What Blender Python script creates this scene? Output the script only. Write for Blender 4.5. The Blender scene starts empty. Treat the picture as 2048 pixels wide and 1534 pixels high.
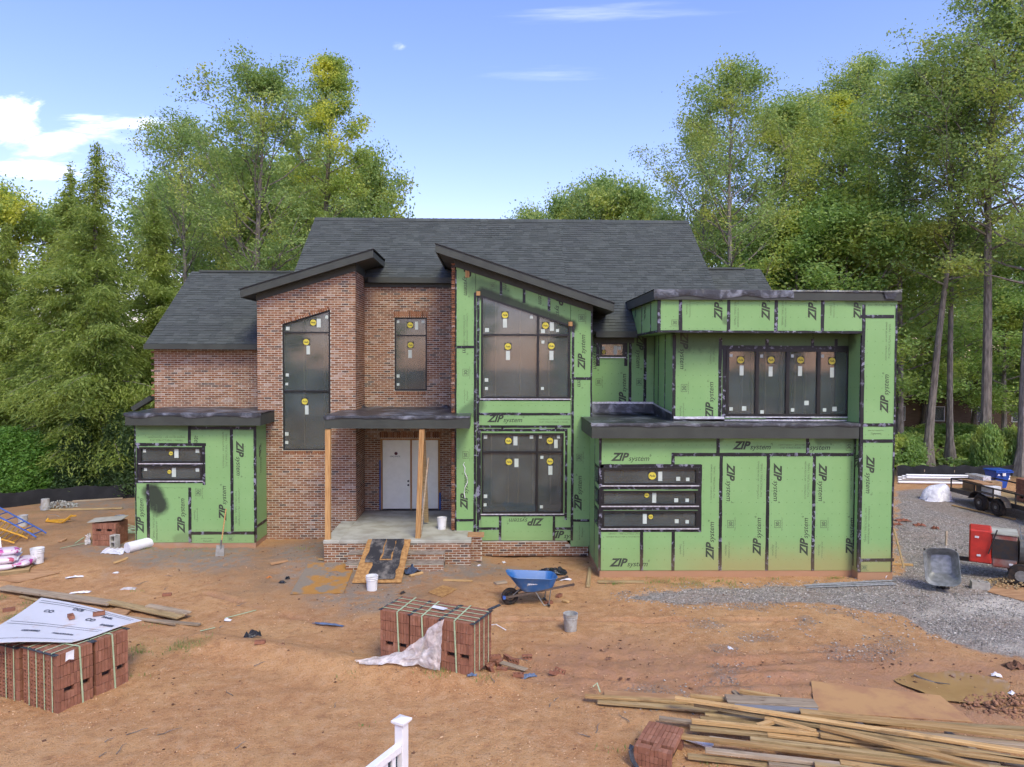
import bpy, bmesh, math, random
import numpy as np
from mathutils import Vector, Matrix, noise as mnoise
R = math.radians
random.seed(7)
SC = bpy.context.scene
COL = SC.collection

# ------------------------------------------------------------------ camera
CAM_H, FPX = 5.7, 1418.0                      # eye height (m), focal length for a 2048 px wide frame
YAW, PITCH, ROLL = R(1.5), R(1.8), R(0.2)
_f = Vector((math.sin(YAW)*math.cos(PITCH), math.cos(YAW)*math.cos(PITCH), -math.sin(PITCH)))
_r0 = Vector((math.cos(YAW), -math.sin(YAW), 0)); _u0 = _r0.cross(_f)
_r = _r0*math.cos(ROLL)+_u0*math.sin(ROLL); _u = _u0*math.cos(ROLL)-_r0*math.sin(ROLL)
cam_data = bpy.data.cameras.new('camera'); cam_data.sensor_width = 36; cam_data.lens = FPX/2048*36
cam_data.clip_start = .1; cam_data.clip_end = 2000
cam = bpy.data.objects.new('camera', cam_data); COL.objects.link(cam)
EYE = Vector((0, 0, CAM_H))
cam.matrix_world = Matrix((( _r.x, _u.x, -_f.x, 0), (_r.y, _u.y, -_f.y, 0), (_r.z, _u.z, -_f.z, CAM_H), (0, 0, 0, 1)))
SC.camera = cam

# ------------------------------------------------------------------ sky, sun, exposure
SUN_EL, SUN_AZ = R(50), R(158)                # azimuth clockwise from +Y (the view direction): behind and right of the viewer
world = bpy.data.worlds.new('World'); SC.world = world; world.use_nodes = True
wn, wl = world.node_tree.nodes, world.node_tree.links
bg = wn['Background']; bg.inputs['Strength'].default_value = .143
sky = wn.new('ShaderNodeTexSky'); sky.sky_type = 'NISHITA'; sky.sun_disc = False
sky.sun_elevation = SUN_EL; sky.sun_rotation = SUN_AZ; sky.air_density = 1.0; sky.dust_density = .6; sky.ozone_density = 1.2
def wmath(op, a, b=None, c=None, clamp=False):
    n = wn.new('ShaderNodeMath'); n.operation = op; n.use_clamp = clamp
    for i, v in enumerate((a, b, c)):
        if v is None: continue
        if isinstance(v, (int, float)): n.inputs[i].default_value = v
        else: wl.new(v, n.inputs[i])
    return n.outputs[0]
tc = wn.new('ShaderNodeTexCoord'); sp = wn.new('ShaderNodeSeparateXYZ'); wl.new(tc.outputs['Generated'], sp.inputs[0])
dy = wmath('MAXIMUM', wmath('ABSOLUTE', sp.outputs[1]), .05)
cu, cw = wmath('DIVIDE', sp.outputs[0], dy), wmath('DIVIDE', sp.outputs[2], dy)
def cloud(u0, w0, a, b, sx, sy, seed, lo, hi, amp, tilt=0.):
    w_ = wmath('SUBTRACT', cw, wmath('MULTIPLY', wmath('SUBTRACT', cu, u0), tilt))
    du = wmath('POWER', wmath('ABSOLUTE', wmath('DIVIDE', wmath('SUBTRACT', cu, u0), a)), 2.)
    dw = wmath('POWER', wmath('ABSOLUTE', wmath('DIVIDE', wmath('SUBTRACT', w_, w0), b)), 2.)
    m = wmath('SUBTRACT', 1., wmath('ADD', du, dw))
    cv = wn.new('ShaderNodeCombineXYZ'); wl.new(wmath('MULTIPLY', cu, sx), cv.inputs[0]); wl.new(wmath('MULTIPLY', w_, sy), cv.inputs[1]); cv.inputs[2].default_value = seed
    nz = wn.new('ShaderNodeTexNoise'); wl.new(cv.outputs[0], nz.inputs['Vector']); nz.inputs['Scale'].default_value = 1; nz.inputs['Detail'].default_value = 8; nz.inputs['Roughness'].default_value = .58; nz.inputs['Distortion'].default_value = .35
    v = wmath('ADD', wmath('MULTIPLY', m, .5), wmath('MULTIPLY', wmath('SUBTRACT', nz.outputs[0], .5), 2.2))
    mr = wn.new('ShaderNodeMapRange'); mr.interpolation_type = 'SMOOTHSTEP'; wl.new(v, mr.inputs[0]); mr.inputs[1].default_value = lo; mr.inputs[2].default_value = hi; mr.inputs[4].default_value = amp
    front = wmath('GREATER_THAN', sp.outputs[1], 0.)
    return wmath('MULTIPLY', mr.outputs[0], front)
cl = [cloud(-.69, .325, .085, .038, 11, 20, 1.3, .05, .75, 1.0), cloud(-.54, .312, .13, .036, 7, 30, 4.1, .12, 1.0, .95, .10), cloud(-.62, .262, .10, .018, 9, 36, 7.7, .15, 1.1, .8),
      cloud(.08, .405, .15, .022, 3.5, 40, 2.2, .25, 1.6, .3, .03), cloud(.18, .485, .22, .022, 3, 44, 9.4, .25, 1.6, .3, .05), cloud(-.132, .437, .015, .009, 40, 70, 3.1, .3, 1.6, .45), cloud(-.08, .515, .1, .015, 6, 40, 5.1, .3, 1.2, .2)]
tot = cl[0]
for c_ in cl[1:]: tot = wmath('MAXIMUM', tot, c_)
hsv = wn.new('ShaderNodeHueSaturation'); hsv.inputs['Saturation'].default_value = 1.2; wl.new(sky.outputs[0], hsv.inputs['Color'])
tint = wn.new('ShaderNodeMixRGB'); tint.blend_type = 'MULTIPLY'; tint.inputs[0].default_value = 1; wl.new(hsv.outputs[0], tint.inputs[1]); tint.inputs[2].default_value = (1.31, .97, 1.12, 1)
cmix = wn.new('ShaderNodeMixRGB'); wl.new(tot, cmix.inputs[0]); wl.new(tint.outputs[0], cmix.inputs[1]); cmix.inputs[2].default_value = (11.5, 11.3, 11.5, 1)
wl.new(cmix.outputs[0], bg.inputs['Color'])
sun_d = bpy.data.lights.new('sun', 'SUN'); sun_d.energy = 1.5; sun_d.angle = R(22); sun_d.color = (1, .97, .72)
sun = bpy.data.objects.new('sun', sun_d); COL.objects.link(sun)
_sd = Vector((math.sin(SUN_AZ)*math.cos(SUN_EL), math.cos(SUN_AZ)*math.cos(SUN_EL), math.sin(SUN_EL)))
sun.rotation_euler = (_sd).to_track_quat('Z', 'Y').to_euler(); sun.location = (10, -10, 40)
vs = SC.view_settings; vs.view_transform = 'Standard'; vs.look = 'None'; vs.gamma = 1; vs.use_curve_mapping = False; vs.exposure = .97
try:
    SC.cycles.use_denoising = True; SC.cycles.max_bounces = 4; SC.cycles.transparent_max_bounces = 8; SC.cycles.diffuse_bounces = 2; SC.cycles.use_adaptive_sampling = True; SC.cycles.adaptive_threshold = .04
except Exception: pass

# ------------------------------------------------------------------ measuring helpers (photo pixel -> point on a real plane)
def ray(px, py): return _f + _r*((px-1024)/FPX) + _u*((767-py)/FPX)
def P(px, py, Y):
    d = ray(px, py); return EYE + d*(Y/d.y)
def X(px, Y, py=800): return P(px, py, Y).x
def Z(py, Y, px=1024): return P(px, py, Y).z
def G0(px, py, z=0.):
    d = ray(px, py); return EYE + d*((z-CAM_H)/d.z)

# ------------------------------------------------------------------ value noise
def vnoise(x, y, seed=0):
    xi, yi = np.floor(x).astype(np.int64), np.floor(y).astype(np.int64); xf, yf = x-xi, y-yi
    def h(i, j):
        n = (i*374761393 + j*668265263 + seed*1442695041) & 0x7fffffff
        n = ((n ^ (n >> 13))*1274126177) & 0x7fffffff
        return ((n ^ (n >> 16)) & 0xffff)/65535.
    u, v = xf*xf*(3-2*xf), yf*yf*(3-2*yf)
    return (h(xi, yi)*(1-u)+h(xi+1, yi)*u)*(1-v)+(h(xi, yi+1)*(1-u)+h(xi+1, yi+1)*u)*v
def fbm(x, y, seed=0, o=4):
    s, a, t = 0, 1., 0
    for k in range(o):
        s = s+a*vnoise(x*2**k, y*2**k, seed+k); t += a; a *= .5
    return s/t
def sstep(a, b, x):
    t = np.clip((x-a)/(b-a), 0, 1); return t*t*(3-2*t)

# ------------------------------------------------------------------ mesh helpers
class MB:
    def __init__(s): s.v, s.f, s.smooth = [], [], False
    def add(s, vs, fs):
        o = len(s.v); s.v += [tuple(v) for v in vs]; s.f += [tuple(i+o for i in f) for f in fs]; return s
    def box(s, x0, x1, y0, y1, z0, z1):
        return s.add([(x0,y0,z0),(x1,y0,z0),(x1,y1,z0),(x0,y1,z0),(x0,y0,z1),(x1,y0,z1),(x1,y1,z1),(x0,y1,z1)],
                     [(0,3,2,1),(4,5,6,7),(0,1,5,4),(1,2,6,5),(2,3,7,6),(3,0,4,7)])
    def bar(s, a, b, w, h, up=(0, 0, 1), taper=1.):
        a, b = Vector(a), Vector(b); d = (b-a).normalized(); sd = d.cross(Vector(up))
        if sd.length < 1e-4: sd = d.cross(Vector((1, 0, 0)))
        sd.normalize(); u = sd.cross(d); w *= .5; h *= .5; vs = []
        for p, k in ((a, 1.), (b, taper)):
            vs += [p-sd*w*k-u*h*k, p+sd*w*k-u*h*k, p+sd*w*k+u*h*k, p-sd*w*k+u*h*k]
        return s.add(vs, [(0,3,2,1)[::-1],(4,5,6,7)[::-1],(0,1,5,4)[::-1],(1,2,6,5)[::-1],(2,3,7,6)[::-1],(3,0,4,7)[::-1]])
    def tube(s, pts, r, n=8, cap=True):
        pts = [Vector(p) for p in pts]; o = len(s.v); rs = r if isinstance(r, (list, tuple)) else [r]*len(pts)
        up = Vector((0, 0, 1)); d0 = (pts[1]-pts[0]).normalized()
        if abs(d0.z) > .9: up = Vector((1, 0, 0))
        for i, p in enumerate(pts):
            d = (pts[min(i+1, len(pts)-1)]-pts[max(i-1, 0)]).normalized(); a = d.cross(up).normalized(); b = a.cross(d)
            for k in range(n):
                t = 2*math.pi*k/n; s.v.append(tuple(p+(a*math.cos(t)+b*math.sin(t))*rs[i]))
        for i in range(len(pts)-1):
            for k in range(n):
                s.f.append((o+i*n+k, o+i*n+(k+1) % n, o+(i+1)*n+(k+1) % n, o+(i+1)*n+k))
        if cap:
            s.f.append(tuple(o+k for k in range(n))[::-1]); s.f.append(tuple(o+(len(pts)-1)*n+k for k in range(n)))
        return s
    def lathe(s, prof, n=20, c=(0, 0, 0)):
        o = len(s.v)
        for (r, z) in prof:
            for k in range(n):
                t = 2*math.pi*k/n; s.v.append((c[0]+r*math.cos(t), c[1]+r*math.sin(t), c[2]+z))
        for i in range(len(prof)-1):
            for k in range(n): s.f.append((o+i*n+k, o+i*n+(k+1) % n, o+(i+1)*n+(k+1) % n, o+(i+1)*n+k))
        s.f.append(tuple(o+k for k in range(n))[::-1]); s.f.append(tuple(o+(len(prof)-1)*n+k for k in range(n)))
        return s
    def prismY(s, poly, y0, y1):               # polygon in (x, z) pushed along y
        n = len(poly); vs = [(x, y0, z) for x, z in poly]+[(x, y1, z) for x, z in poly]
        return s.add(vs, [tuple(range(n)), tuple(range(2*n-1, n-1, -1))]+[(i, n+i, n+(i+1) % n, (i+1) % n) for i in range(n)])
    def prismX(s, poly, x0, x1):               # polygon in (y, z) pushed along x
        n = len(poly); vs = [(x0, y, z) for y, z in poly]+[(x1, y, z) for y, z in poly]
        return s.add(vs, [tuple(range(n)), tuple(range(2*n-1, n-1, -1))]+[(i, n+i, n+(i+1) % n, (i+1) % n) for i in range(n)])
    def prismZ(s, poly, z0, z1):
        n = len(poly); vs = [(x, y, z0) for x, y in poly]+[(x, y, z1) for x, y in poly]
        return s.add(vs, [tuple(range(n))[::-1], tuple(range(n, 2*n))]+[(i, (i+1) % n, n+(i+1) % n, n+i) for i in range(n)])
    def mesh(s, name, mat, smooth=False, fix=True, bevel=0):
        me = bpy.data.meshes.new(name); me.from_pydata(s.v, [], s.f)
        if fix or bevel:
            bm = bmesh.new(); bm.from_mesh(me); 
            if fix: bmesh.ops.recalc_face_normals(bm, faces=bm.faces)
            if bevel:
                bmesh.ops.bevel(bm, geom=[e for e in bm.edges if len(e.link_faces) == 2 and e.calc_face_angle(0) > .6], offset=bevel, segments=1, affect='EDGES')
            bm.to_mesh(me); bm.free()
        if mat: me.materials.append(mat)
        if smooth:
            me.polygons.foreach_set('use_smooth', [True]*len(me.polygons))
            try: me.set_sharp_from_angle(angle=R(38))
            except Exception: pass
        return me
    def build(s, name, mat, parent=None, smooth=False, fix=True, bevel=0): return put(name, s.mesh(name, mat, smooth, fix, bevel), parent)
def put(name, me, parent=None, loc=None, rot=None, world=False):
    o = bpy.data.objects.new(name, me); COL.objects.link(o)
    if parent is not None:
        o.parent = parent
        if parent.get('_w'): o.location = -Vector(parent['_w'])
    if loc is not None: o.location = Vector(loc)-(Vector(parent['_w']) if parent is not None and parent.get('_w') else Vector())
    if rot is not None: o.rotation_euler = rot
    return o
def tag(o, label=None, cat=None, group=None, kind=None):
    if label: o['label'] = label
    if cat: o['category'] = cat
    if group: o['group'] = group
    if kind: o['kind'] = kind
    return o
def empty(name, loc, rz=0, rot=None, label=None, cat=None, group=None):
    o = bpy.data.objects.new(name, None); COL.objects.link(o); o.location = loc; o.rotation_euler = rot or (0, 0, rz); o.empty_display_size = .3
    return tag(o, label, cat, group)
def copy_tree(o, loc=None, rz=None, parent=None, label=None, rot=None, scale=None):
    c = o.copy(); COL.objects.link(c)
    if parent is not None: c.parent = parent
    for ch in o.children: copy_tree(ch, parent=c)
    if loc is not None: c.location = loc
    if rz is not None: c.rotation_euler = (0, 0, rz)
    if rot is not None: c.rotation_euler = rot
    if scale is not None: c.scale = scale
    if label: c['label'] = label
    return c
def np_mesh(name, V, Q, mat, smooth=False):
    me = bpy.data.meshes.new(name); k = Q.shape[1]
    me.vertices.add(len(V)); me.vertices.foreach_set('co', np.ascontiguousarray(V, dtype=np.float32).ravel())
    me.loops.add(Q.size); me.loops.foreach_set('vertex_index', np.ascontiguousarray(Q, dtype=np.int32).ravel())
    me.polygons.add(len(Q)); me.polygons.foreach_set('loop_start', np.arange(0, Q.size, k, dtype=np.int32))
    if smooth: me.polygons.foreach_set('use_smooth', np.ones(len(Q), dtype=bool))
    me.update(calc_edges=True)
    if mat: me.materials.append(mat)
    return me

# ------------------------------------------------------------------ materials
class NT:
    def __init__(s, name):
        s.m = bpy.data.materials.new(name); s.m.use_nodes = True; s.n, s.l = s.m.node_tree.nodes, s.m.node_tree.links; s.b = s.n['Principled BSDF']
    def new(s, t, **kw):
        n = s.n.new(t)
        for k, v in kw.items(): setattr(n, k, v)
        return n
    def put(s, sock, v):
        if isinstance(v, (int, float)): sock.default_value = v
        elif isinstance(v, (tuple, list)): sock.default_value = tuple(v) if len(v) != 3 or sock.type == 'VECTOR' else (*v, 1)
        else: s.l.new(v, sock)
    def math(s, op, a, b=None, c=None, clamp=False):
        n = s.new('ShaderNodeMath', operation=op, use_clamp=clamp)
        for i, v in enumerate((a, b, c)):
            if v is not None: s.put(n.inputs[i], v)
        return n.outputs[0]
    def mix(s, f, a, b, blend='MIX'):
        n = s.new('ShaderNodeMixRGB', blend_type=blend); s.put(n.inputs[0], f); s.put(n.inputs[1], a); s.put(n.inputs[2], b); return n.outputs[0]
    def noise(s, vec, scale, detail=4, rough=.55, dist=0.):
        n = s.new('ShaderNodeTexNoise')
        if vec is not None: s.l.new(vec, n.inputs['Vector'])
        n.inputs['Scale'].default_value = scale; n.inputs['Detail'].default_value = detail; n.inputs['Roughness'].default_value = rough; n.inputs['Distortion'].default_value = dist
        return n.outputs[0]
    def rng(s, v, a, b, c=0., d=1., smooth=True):
        n = s.new('ShaderNodeMapRange'); n.interpolation_type = 'SMOOTHSTEP' if smooth else 'LINEAR'; s.put(n.inputs[0], v)
        for i, q in enumerate((a, b, c, d)): s.put(n.inputs[i+1], q)
        return n.outputs[0]
    def coord(s, stretch=(1, 1, 1), jitter=True, kind='Object'):
        t = s.new('ShaderNodeTexCoord'); m = s.new('ShaderNodeMapping'); s.l.new(t.outputs[kind], m.inputs['Vector']); m.inputs['Scale'].default_value = stretch
        if jitter:
            oi = s.new('ShaderNodeObjectInfo'); c = s.new('ShaderNodeCombineXYZ'); a = s.math('MULTIPLY', oi.outputs['Random'], 37.)
            for i in range(3): s.l.new(a, c.inputs[i])
            s.l.new(c.outputs[0], m.inputs['Location'])
        return m.outputs[0]
    def pos(s):
        g = s.new('ShaderNodeNewGeometry'); p = s.new('ShaderNodeSeparateXYZ'); s.l.new(g.outputs['Position'], p.inputs[0]); return g.outputs['Position'], p.outputs
    def rand(s):
        g = s.new('ShaderNodeNewGeometry'); oi = s.new('ShaderNodeObjectInfo'); return s.math('FRACT', s.math('ADD', g.outputs['Random Per Island'], s.math('MULTIPLY', oi.outputs['Random'], 7.31)))
    def bump(s, h, st=.3, d=.02):
        n = s.new('ShaderNodeBump'); n.inputs['Strength'].default_value = st; n.inputs['Distance'].default_value = d; s.put(n.inputs['Height'], h); s.l.new(n.outputs[0], s.b.inputs['Normal']); return n
    def fin(s, col, rough=.8, spec=.3, metal=0.):
        s.put(s.b.inputs['Base Color'], col); s.put(s.b.inputs['Roughness'], rough); s.put(s.b.inputs['Specular IOR Level'], spec); s.put(s.b.inputs['Metallic'], metal); return s.m
CLAY = (.40, .205, .098)
def M(name, c1, c2=None, rough=.8, scale=6, stretch=(1, 1, 1), bump=0., bscale=None, spec=.3, metal=0., rnd=0., lo=.35, hi=.65, dirt=None, detail=5):
    t = NT(name); v = t.coord(stretch); n = t.noise(v, scale, detail)
    c2 = c2 or tuple(x*.72 for x in c1); col = t.mix(t.rng(n, lo, hi), c1, c2)
    if rnd:
        h = t.new('ShaderNodeHueSaturation'); t.put(h.inputs['Color'], col); t.put(h.inputs['Value'], t.rng(t.rand(), 0, 1, 1-rnd, 1+rnd, False)); col = h.outputs[0]
    if dirt:                                   # clay splashed up from the ground: dirt = (z of the ground, height)
        p, xyz = t.pos(); k = t.rng(t.math('ADD', xyz[2], t.math('MULTIPLY', t.noise(p, 3, 5), -dirt[1]*.9)), dirt[0]-dirt[1]*.45, dirt[0]+dirt[1]*.6, .85, 0.)
        col = t.mix(k, col, CLAY)
    if bump: t.bump(t.noise(v, bscale or scale*6, 4), bump)
    return t.fin(col, rough, spec, metal)
# colours of the place
def brick_mat(name, cols, rough=.9, spread=1.):
    t = NT(name); r = t.rand(); v = t.coord((1, 1, 1)); cr = t.new('ShaderNodeValToRGB'); cr.color_ramp.interpolation = 'CONSTANT'; e = cr.color_ramp.elements
    e[0].position = 0; e[0].color = (*cols[0][1], 1); e[1].position = cols[1][0]; e[1].color = (*cols[1][1], 1)
    for p_, c_ in cols[2:]: q = e.new(p_); q.color = (*c_, 1)
    t.l.new(r, cr.inputs[0]); n = t.noise(v, 9, 5); p, xyz = t.pos()
    col = t.mix(t.rng(n, .3, .75, 0, .55), cr.outputs[0], tuple(x*.62 for x in cols[0][1]))
    haze_ = t.rng(t.noise(p, 14, 6, .65), .56, .80, 0, .42); col = t.mix(haze_, col, (.46, .40, .33))          # mortar smears
    t.bump(t.noise(v, 60, 3), .25, .01); return t.fin(col, rough, .2)
BRICK = brick_mat('brick_face', [(0, (.255, .114, .058)), (.22, (.295, .142, .075)), (.45, (.21, .094, .05)), (.62, (.345, .19, .108)), (.76, (.155, .076, .046)), (.86, (.085, .066, .060)), (.92, (.40, .29, .23)), (.97, (.32, .19, .12))])
PBRICK = brick_mat('pack_brick_face', [(0, (.29, .13, .08)), (.3, (.32, .145, .09)), (.6, (.25, .11, .07)), (.85, (.35, .165, .105))])
MORTAR = M('mortar', (.57, .55, .44), (.45, .425, .33), scale=5, bump=.3)
CONC = M('concrete', (.44, .44, .37), (.32, .31, .25), scale=2.2, bump=.2, bscale=30)
CONC_D = M('foundation_concrete', (.36, .33, .29), (.27, .25, .22), scale=2.2, bump=.2, bscale=30, dirt=(.22, .5))
BLOCK = M('concrete_block', (.42, .40, .34), (.32, .30, .26), scale=9, bump=.4)
FASCIA = M('fascia_paint', (.054, .061, .050), (.043, .048, .040), rough=.55, scale=2, spec=.35, bump=.05)
BLACKFR = M('black_window_frame', (.012, .012, .012), (.018, .018, .017), rough=.4, spec=.4)
WOOD = M('fresh_timber', (.50, .30, .125), (.36, .19, .07), rough=.75, scale=3, stretch=(12, 12, .8), bump=.15, rnd=.12)
def lumber(name, a, b, rnd=.14, mud=.5):
    t = NT(name); v = t.coord((.7, 14, 14)); k = t.rng(t.noise(v, 2.2, 6), .32, .68); col = t.mix(k, a, b)
    v2 = t.coord((1.2, 3, 3)); vn = t.noise(v2, 2.2, 6, .65)
    col = t.mix(t.rng(vn, .52, .7, 0, mud), col, (.13, .085, .05))
    kn = t.new('ShaderNodeTexVoronoi'); t.l.new(t.coord((2.2, 9, 9)), kn.inputs['Vector']); kn.inputs['Scale'].default_value = 1.; col = t.mix(t.rng(kn.outputs['Distance'], .05, .12, .75, 0), col, (.10, .05, .025))
    h = t.new('ShaderNodeHueSaturation'); t.put(h.inputs['Color'], col); t.put(h.inputs['Value'], t.rng(t.rand(), 0, 1, 1-rnd, 1+rnd, False)); t.bump(t.noise(v, 6, 4), .2); return t.fin(h.outputs[0], .8, .2)
LUM_Y = lumber('yellow_lumber', (.54, .36, .165), (.38, .225, .09), .25, .55)
LUM_G = lumber('weathered_lumber', (.38, .305, .215), (.25, .19, .13), .25, .5)
LUM_T = lumber('treated_lumber', (.42, .31, .16), (.27, .19, .09), .25, .55)
PLY = M('plywood', (.44, .26, .13), (.32, .175, .085), rough=.85, scale=2.5, stretch=(1, 5, 1), bump=.1)
OSB = M('osb', (.42, .235, .085), (.29, .15, .052), rough=.8, scale=12, bump=.25, lo=.4, hi=.6)
WHITE = M('white_vinyl', (.80, .80, .81), (.76, .76, .78), rough=.35, spec=.5)
GREY_G = M('galvanised_steel', (.30, .31, .30), (.20, .21, .20), rough=.5, metal=.6, scale=8, bump=.1)
STEEL_D = M('dark_steel', (.035, .036, .04), (.055, .04, .03), rough=.5, metal=.3, scale=12)
RUBBER = M('rubber', (.018, .018, .018), (.05, .035, .025), rough=.85, scale=10)
BLUE_P = M('blue_paint', (.03, .13, .34), (.11, .19, .32), rough=.42, scale=4, spec=.45, bump=.05, lo=.48, hi=.75)
YEL_P = M('yellow_paint', (.66, .36, .03), (.5, .25, .03), rough=.45, spec=.4)
BLU2_P = M('blue_frame_paint', (.05, .13, .42), (.04, .09, .3), rough=.45, spec=.4)
STRAP = M('green_strapping', (.45, .55, .34), (.36, .46, .28), rough=.5, spec=.4)
BLACKP = M('black_edge_card', (.02, .024, .03), (.06, .07, .085), rough=.5, scale=20, spec=.4)
PAPER = M('white_paper', (.72, .72, .73), (.6, .6, .62), rough=.7)
INK = M('print_ink', (.04, .05, .035), (.06, .07, .05), rough=.8)
FAINT = M('faded_ink', (.09, .13, .07), (.12, .17, .09), rough=.8)
SHING = None
def shingle_mat():
    t = NT('asphalt_shingle'); r = t.rand(); p, xyz = t.pos(); c = t.mix(t.rng(r, 0, 1, 0, 1, False), (.052, .061, .054), (.082, .093, .084))
    c = t.mix(t.rng(t.noise(p, 1.2, 3), .35, .7, 0, .35), c, (.052, .057, .058)); c = t.mix(t.rng(t.noise(p, 90, 2), .5, .75, 0, .5), c, (.15, .15, .155)); t.bump(t.noise(p, 160, 2), .3, .01); return t.fin(c, .92, .2)
SHING = shingle_mat()
def zip_mat():
    t = NT('green_sheathing'); p, xyz = t.pos(); n = t.noise(p, .7, 4); c = t.mix(t.rng(n, .3, .7), (.205, .375, .140), (.232, .41, .162))
    c = t.mix(t.rng(t.noise(p, 7, 5, .7), .45, .8, 0, .12), c, (.13, .28, .1))
    h = t.math('ADD', xyz[0], xyz[1]); g = t.math('SUBTRACT', t.math('FRACT', t.math('DIVIDE', h, .203)), .5); q = t.math('SUBTRACT', t.math('FRACT', t.math('DIVIDE', xyz[2], .305)), .5)
    d = t.math('ADD', t.math('POWER', t.math('MULTIPLY', g, .203), 2.), t.math('POWER', t.math('MULTIPLY', q, .305), 2.)); c = t.mix(t.math('MULTIPLY', t.math('LESS_THAN', d, .00014), .55), c, (.05, .12, .035))
    wob = t.math('MULTIPLY', t.math('SUBTRACT', t.noise(p, 5, 6, .6), .5), .55)
    # black primer oversprayed round eaves and openings
    def spray(c, a, b, rad, k):
        a, b = Vector(a), Vector(b); ab = b-a; s1 = t.new('ShaderNodeVectorMath', operation='SUBTRACT'); t.l.new(p, s1.inputs[0]); s1.inputs[1].default_value = a
        dt = t.new('ShaderNodeVectorMath', operation='DOT_PRODUCT'); t.l.new(s1.outputs[0], dt.inputs[0]); dt.inputs[1].default_value = ab/max(ab.length_squared, 1e-6)
        cl_ = t.math('MINIMUM', t.math('MAXIMUM', dt.outputs['Value'], 0.), 1.); sc = t.new('ShaderNodeVectorMath', operation='SCALE'); sc.inputs[0].default_value = ab; t.l.new(cl_, sc.inputs['Scale'])
        s2 = t.new('ShaderNodeVectorMath', operation='DISTANCE'); t.l.new(s1.outputs[0], s2.inputs[0]); t.l.new(sc.outputs[0], s2.inputs[1])
        return t.mix(t.rng(t.math('ADD', s2.outputs['Value'], t.math('MULTIPLY', wob, rad)), rad*.45, rad, k, 0.), c, (.022, .024, .022))
    for a, b, rad, k in SPRAYS: c = spray(c, a, b, rad, k)
    # clay splashed up the foot of the walls
    k = t.rng(t.math('ADD', xyz[2], t.math('MULTIPLY', wob, .5)), .2, 1.15, .62, 0.); kx = t.rng(xyz[0], 3.5, 6.5, .25, 1.); c = t.mix(t.math('MULTIPLY', k, kx), c, (.36, .25, .10))
    return t.fin(c, .62, .3)
SPRAYS = [(P(305, 985, 20.7), P(318, 1012, 20.7), .36, .93), (P(965, 588, 20.4), P(1142, 652, 20.4), .26, .9), (P(950, 575, 20.4), P(1000, 590, 20.4), .4, .45), (P(930, 830, 20.4), P(955, 810, 20.4), .3, .5),
          (P(280, 852, 20.7), P(510, 853, 20.7), .16, .6), (P(1200, 878, 18.5), P(1440, 876, 18.5), .14, .4), (P(1640, 878, 18.5), P(1706, 876, 18.5), .2, .5), (P(1350, 676, 18.9), P(1700, 676, 18.9), .5, .7),
          (P(1185, 680, 21.3), P(1305, 690, 21.3), .45, .5), (P(1265, 610, 21.), P(1300, 600, 19.2), .3, .4), (P(1452, 640, 18.2), P(1452, 642, 18.2), .14, .5), (P(1700, 600, 18.2), P(1722, 604, 18.2), .2, .4), (P(360, 1080, 20.7), P(372, 1080, 20.7), .28, .3)]
def tape_mat():
    t = NT('seam_tape'); p, xyz = t.pos(); n = t.noise(p, 9, 5, .6); m = t.rng(n, .535, .60, 0, .62); b = t.noise(p, 2.3, 3); m = t.math('MULTIPLY', m, t.rng(b, .38, .58))
    c = t.mix(m, (.012, .012, .014), (.36, .36, .47)); k = t.rng(xyz[2], .3, .95, .45, 0.); c = t.mix(k, c, (.17, .12, .07)); return t.fin(c, .45, .4)
ZIP = zip_mat(); TAPE = tape_mat()
def membrane_mat():
    t = NT('roof_membrane'); p, xyz = t.pos(); n = t.noise(p, 2.2, 5, .6, .6); c = t.mix(t.rng(n, .47, .7), (.028, .03, .033), (.19, .205, .235)); t.bump(t.noise(p, 5, 4, .6, .5), .55, .06); return t.fin(c, .38, .5)  # light blue-grey blotches put a sheen into the colour
MEMB = membrane_mat()
SILVER = M('foil_flashing', (.78, .78, .80), (.5, .5, .52), rough=.3, metal=.5, scale=14, bump=.5)
def glass_mat(name, c=(.078, .098, .094), a=.52):
    t = NT(name); p, xyz = t.pos(); n = t.noise(p, 1.1, 3); col = t.mix(t.rng(n, .35, .7), c, tuple(x*1.5 for x in c)); t.fin(col, .05, .5); t.b.inputs['IOR'].default_value = 1.95; t.b.inputs['Alpha'].default_value = a; return t.m
GLASS = glass_mat('window_glass')
ROOM = M('bare_stud_room', (.22, .215, .19), (.13, .128, .115), rough=.9, scale=1.5)
STUD = M('wall_stud', (.55, .45, .31), (.45, .36, .24), rough=.85)
YEL_S = M('yellow_sticker', (.62, .54, .07), (.56, .48, .06), rough=.5)
DARK_S = M('dark_sticker', (.03, .03, .028), rough=.5)
PALE_S = M('pale_label', (.52, .58, .52), (.46, .52, .46), rough=.5)
def fabric_film(name, c, a, rough=.35):
    t = NT(name); v = t.coord((1, 1, 1)); n = t.noise(v, 5, 6, .65, 1.2); col = t.mix(t.rng(n, .35, .7), c, tuple(min(1, x*1.7) for x in c)); t.bump(n, .6, .05); t.fin(col, rough, .5)
    if a < 1: t.put(t.b.inputs['Alpha'], t.rng(t.noise(v, 4, 4, .6, .8), .3, .7, a*.75, min(1, a*1.3)))
    return t.m
FILM = fabric_film('plastic_film', (.56, .52, .50), .66)
WRAP = fabric_film('white_wrap', (.62, .61, .66), 1., .4)
SILT = M('silt_fabric', (.012, .013, .015), (.02, .021, .023), rough=.7, scale=3)
TARP = fabric_film('black_plastic', (.012, .013, .015), 1., .25)
TARPB = fabric_film('blue_grey_tarp', (.07, .10, .16), 1., .4)
CLOTHB = fabric_film('denim_cloth', (.03, .045, .08), 1., .9)
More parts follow.
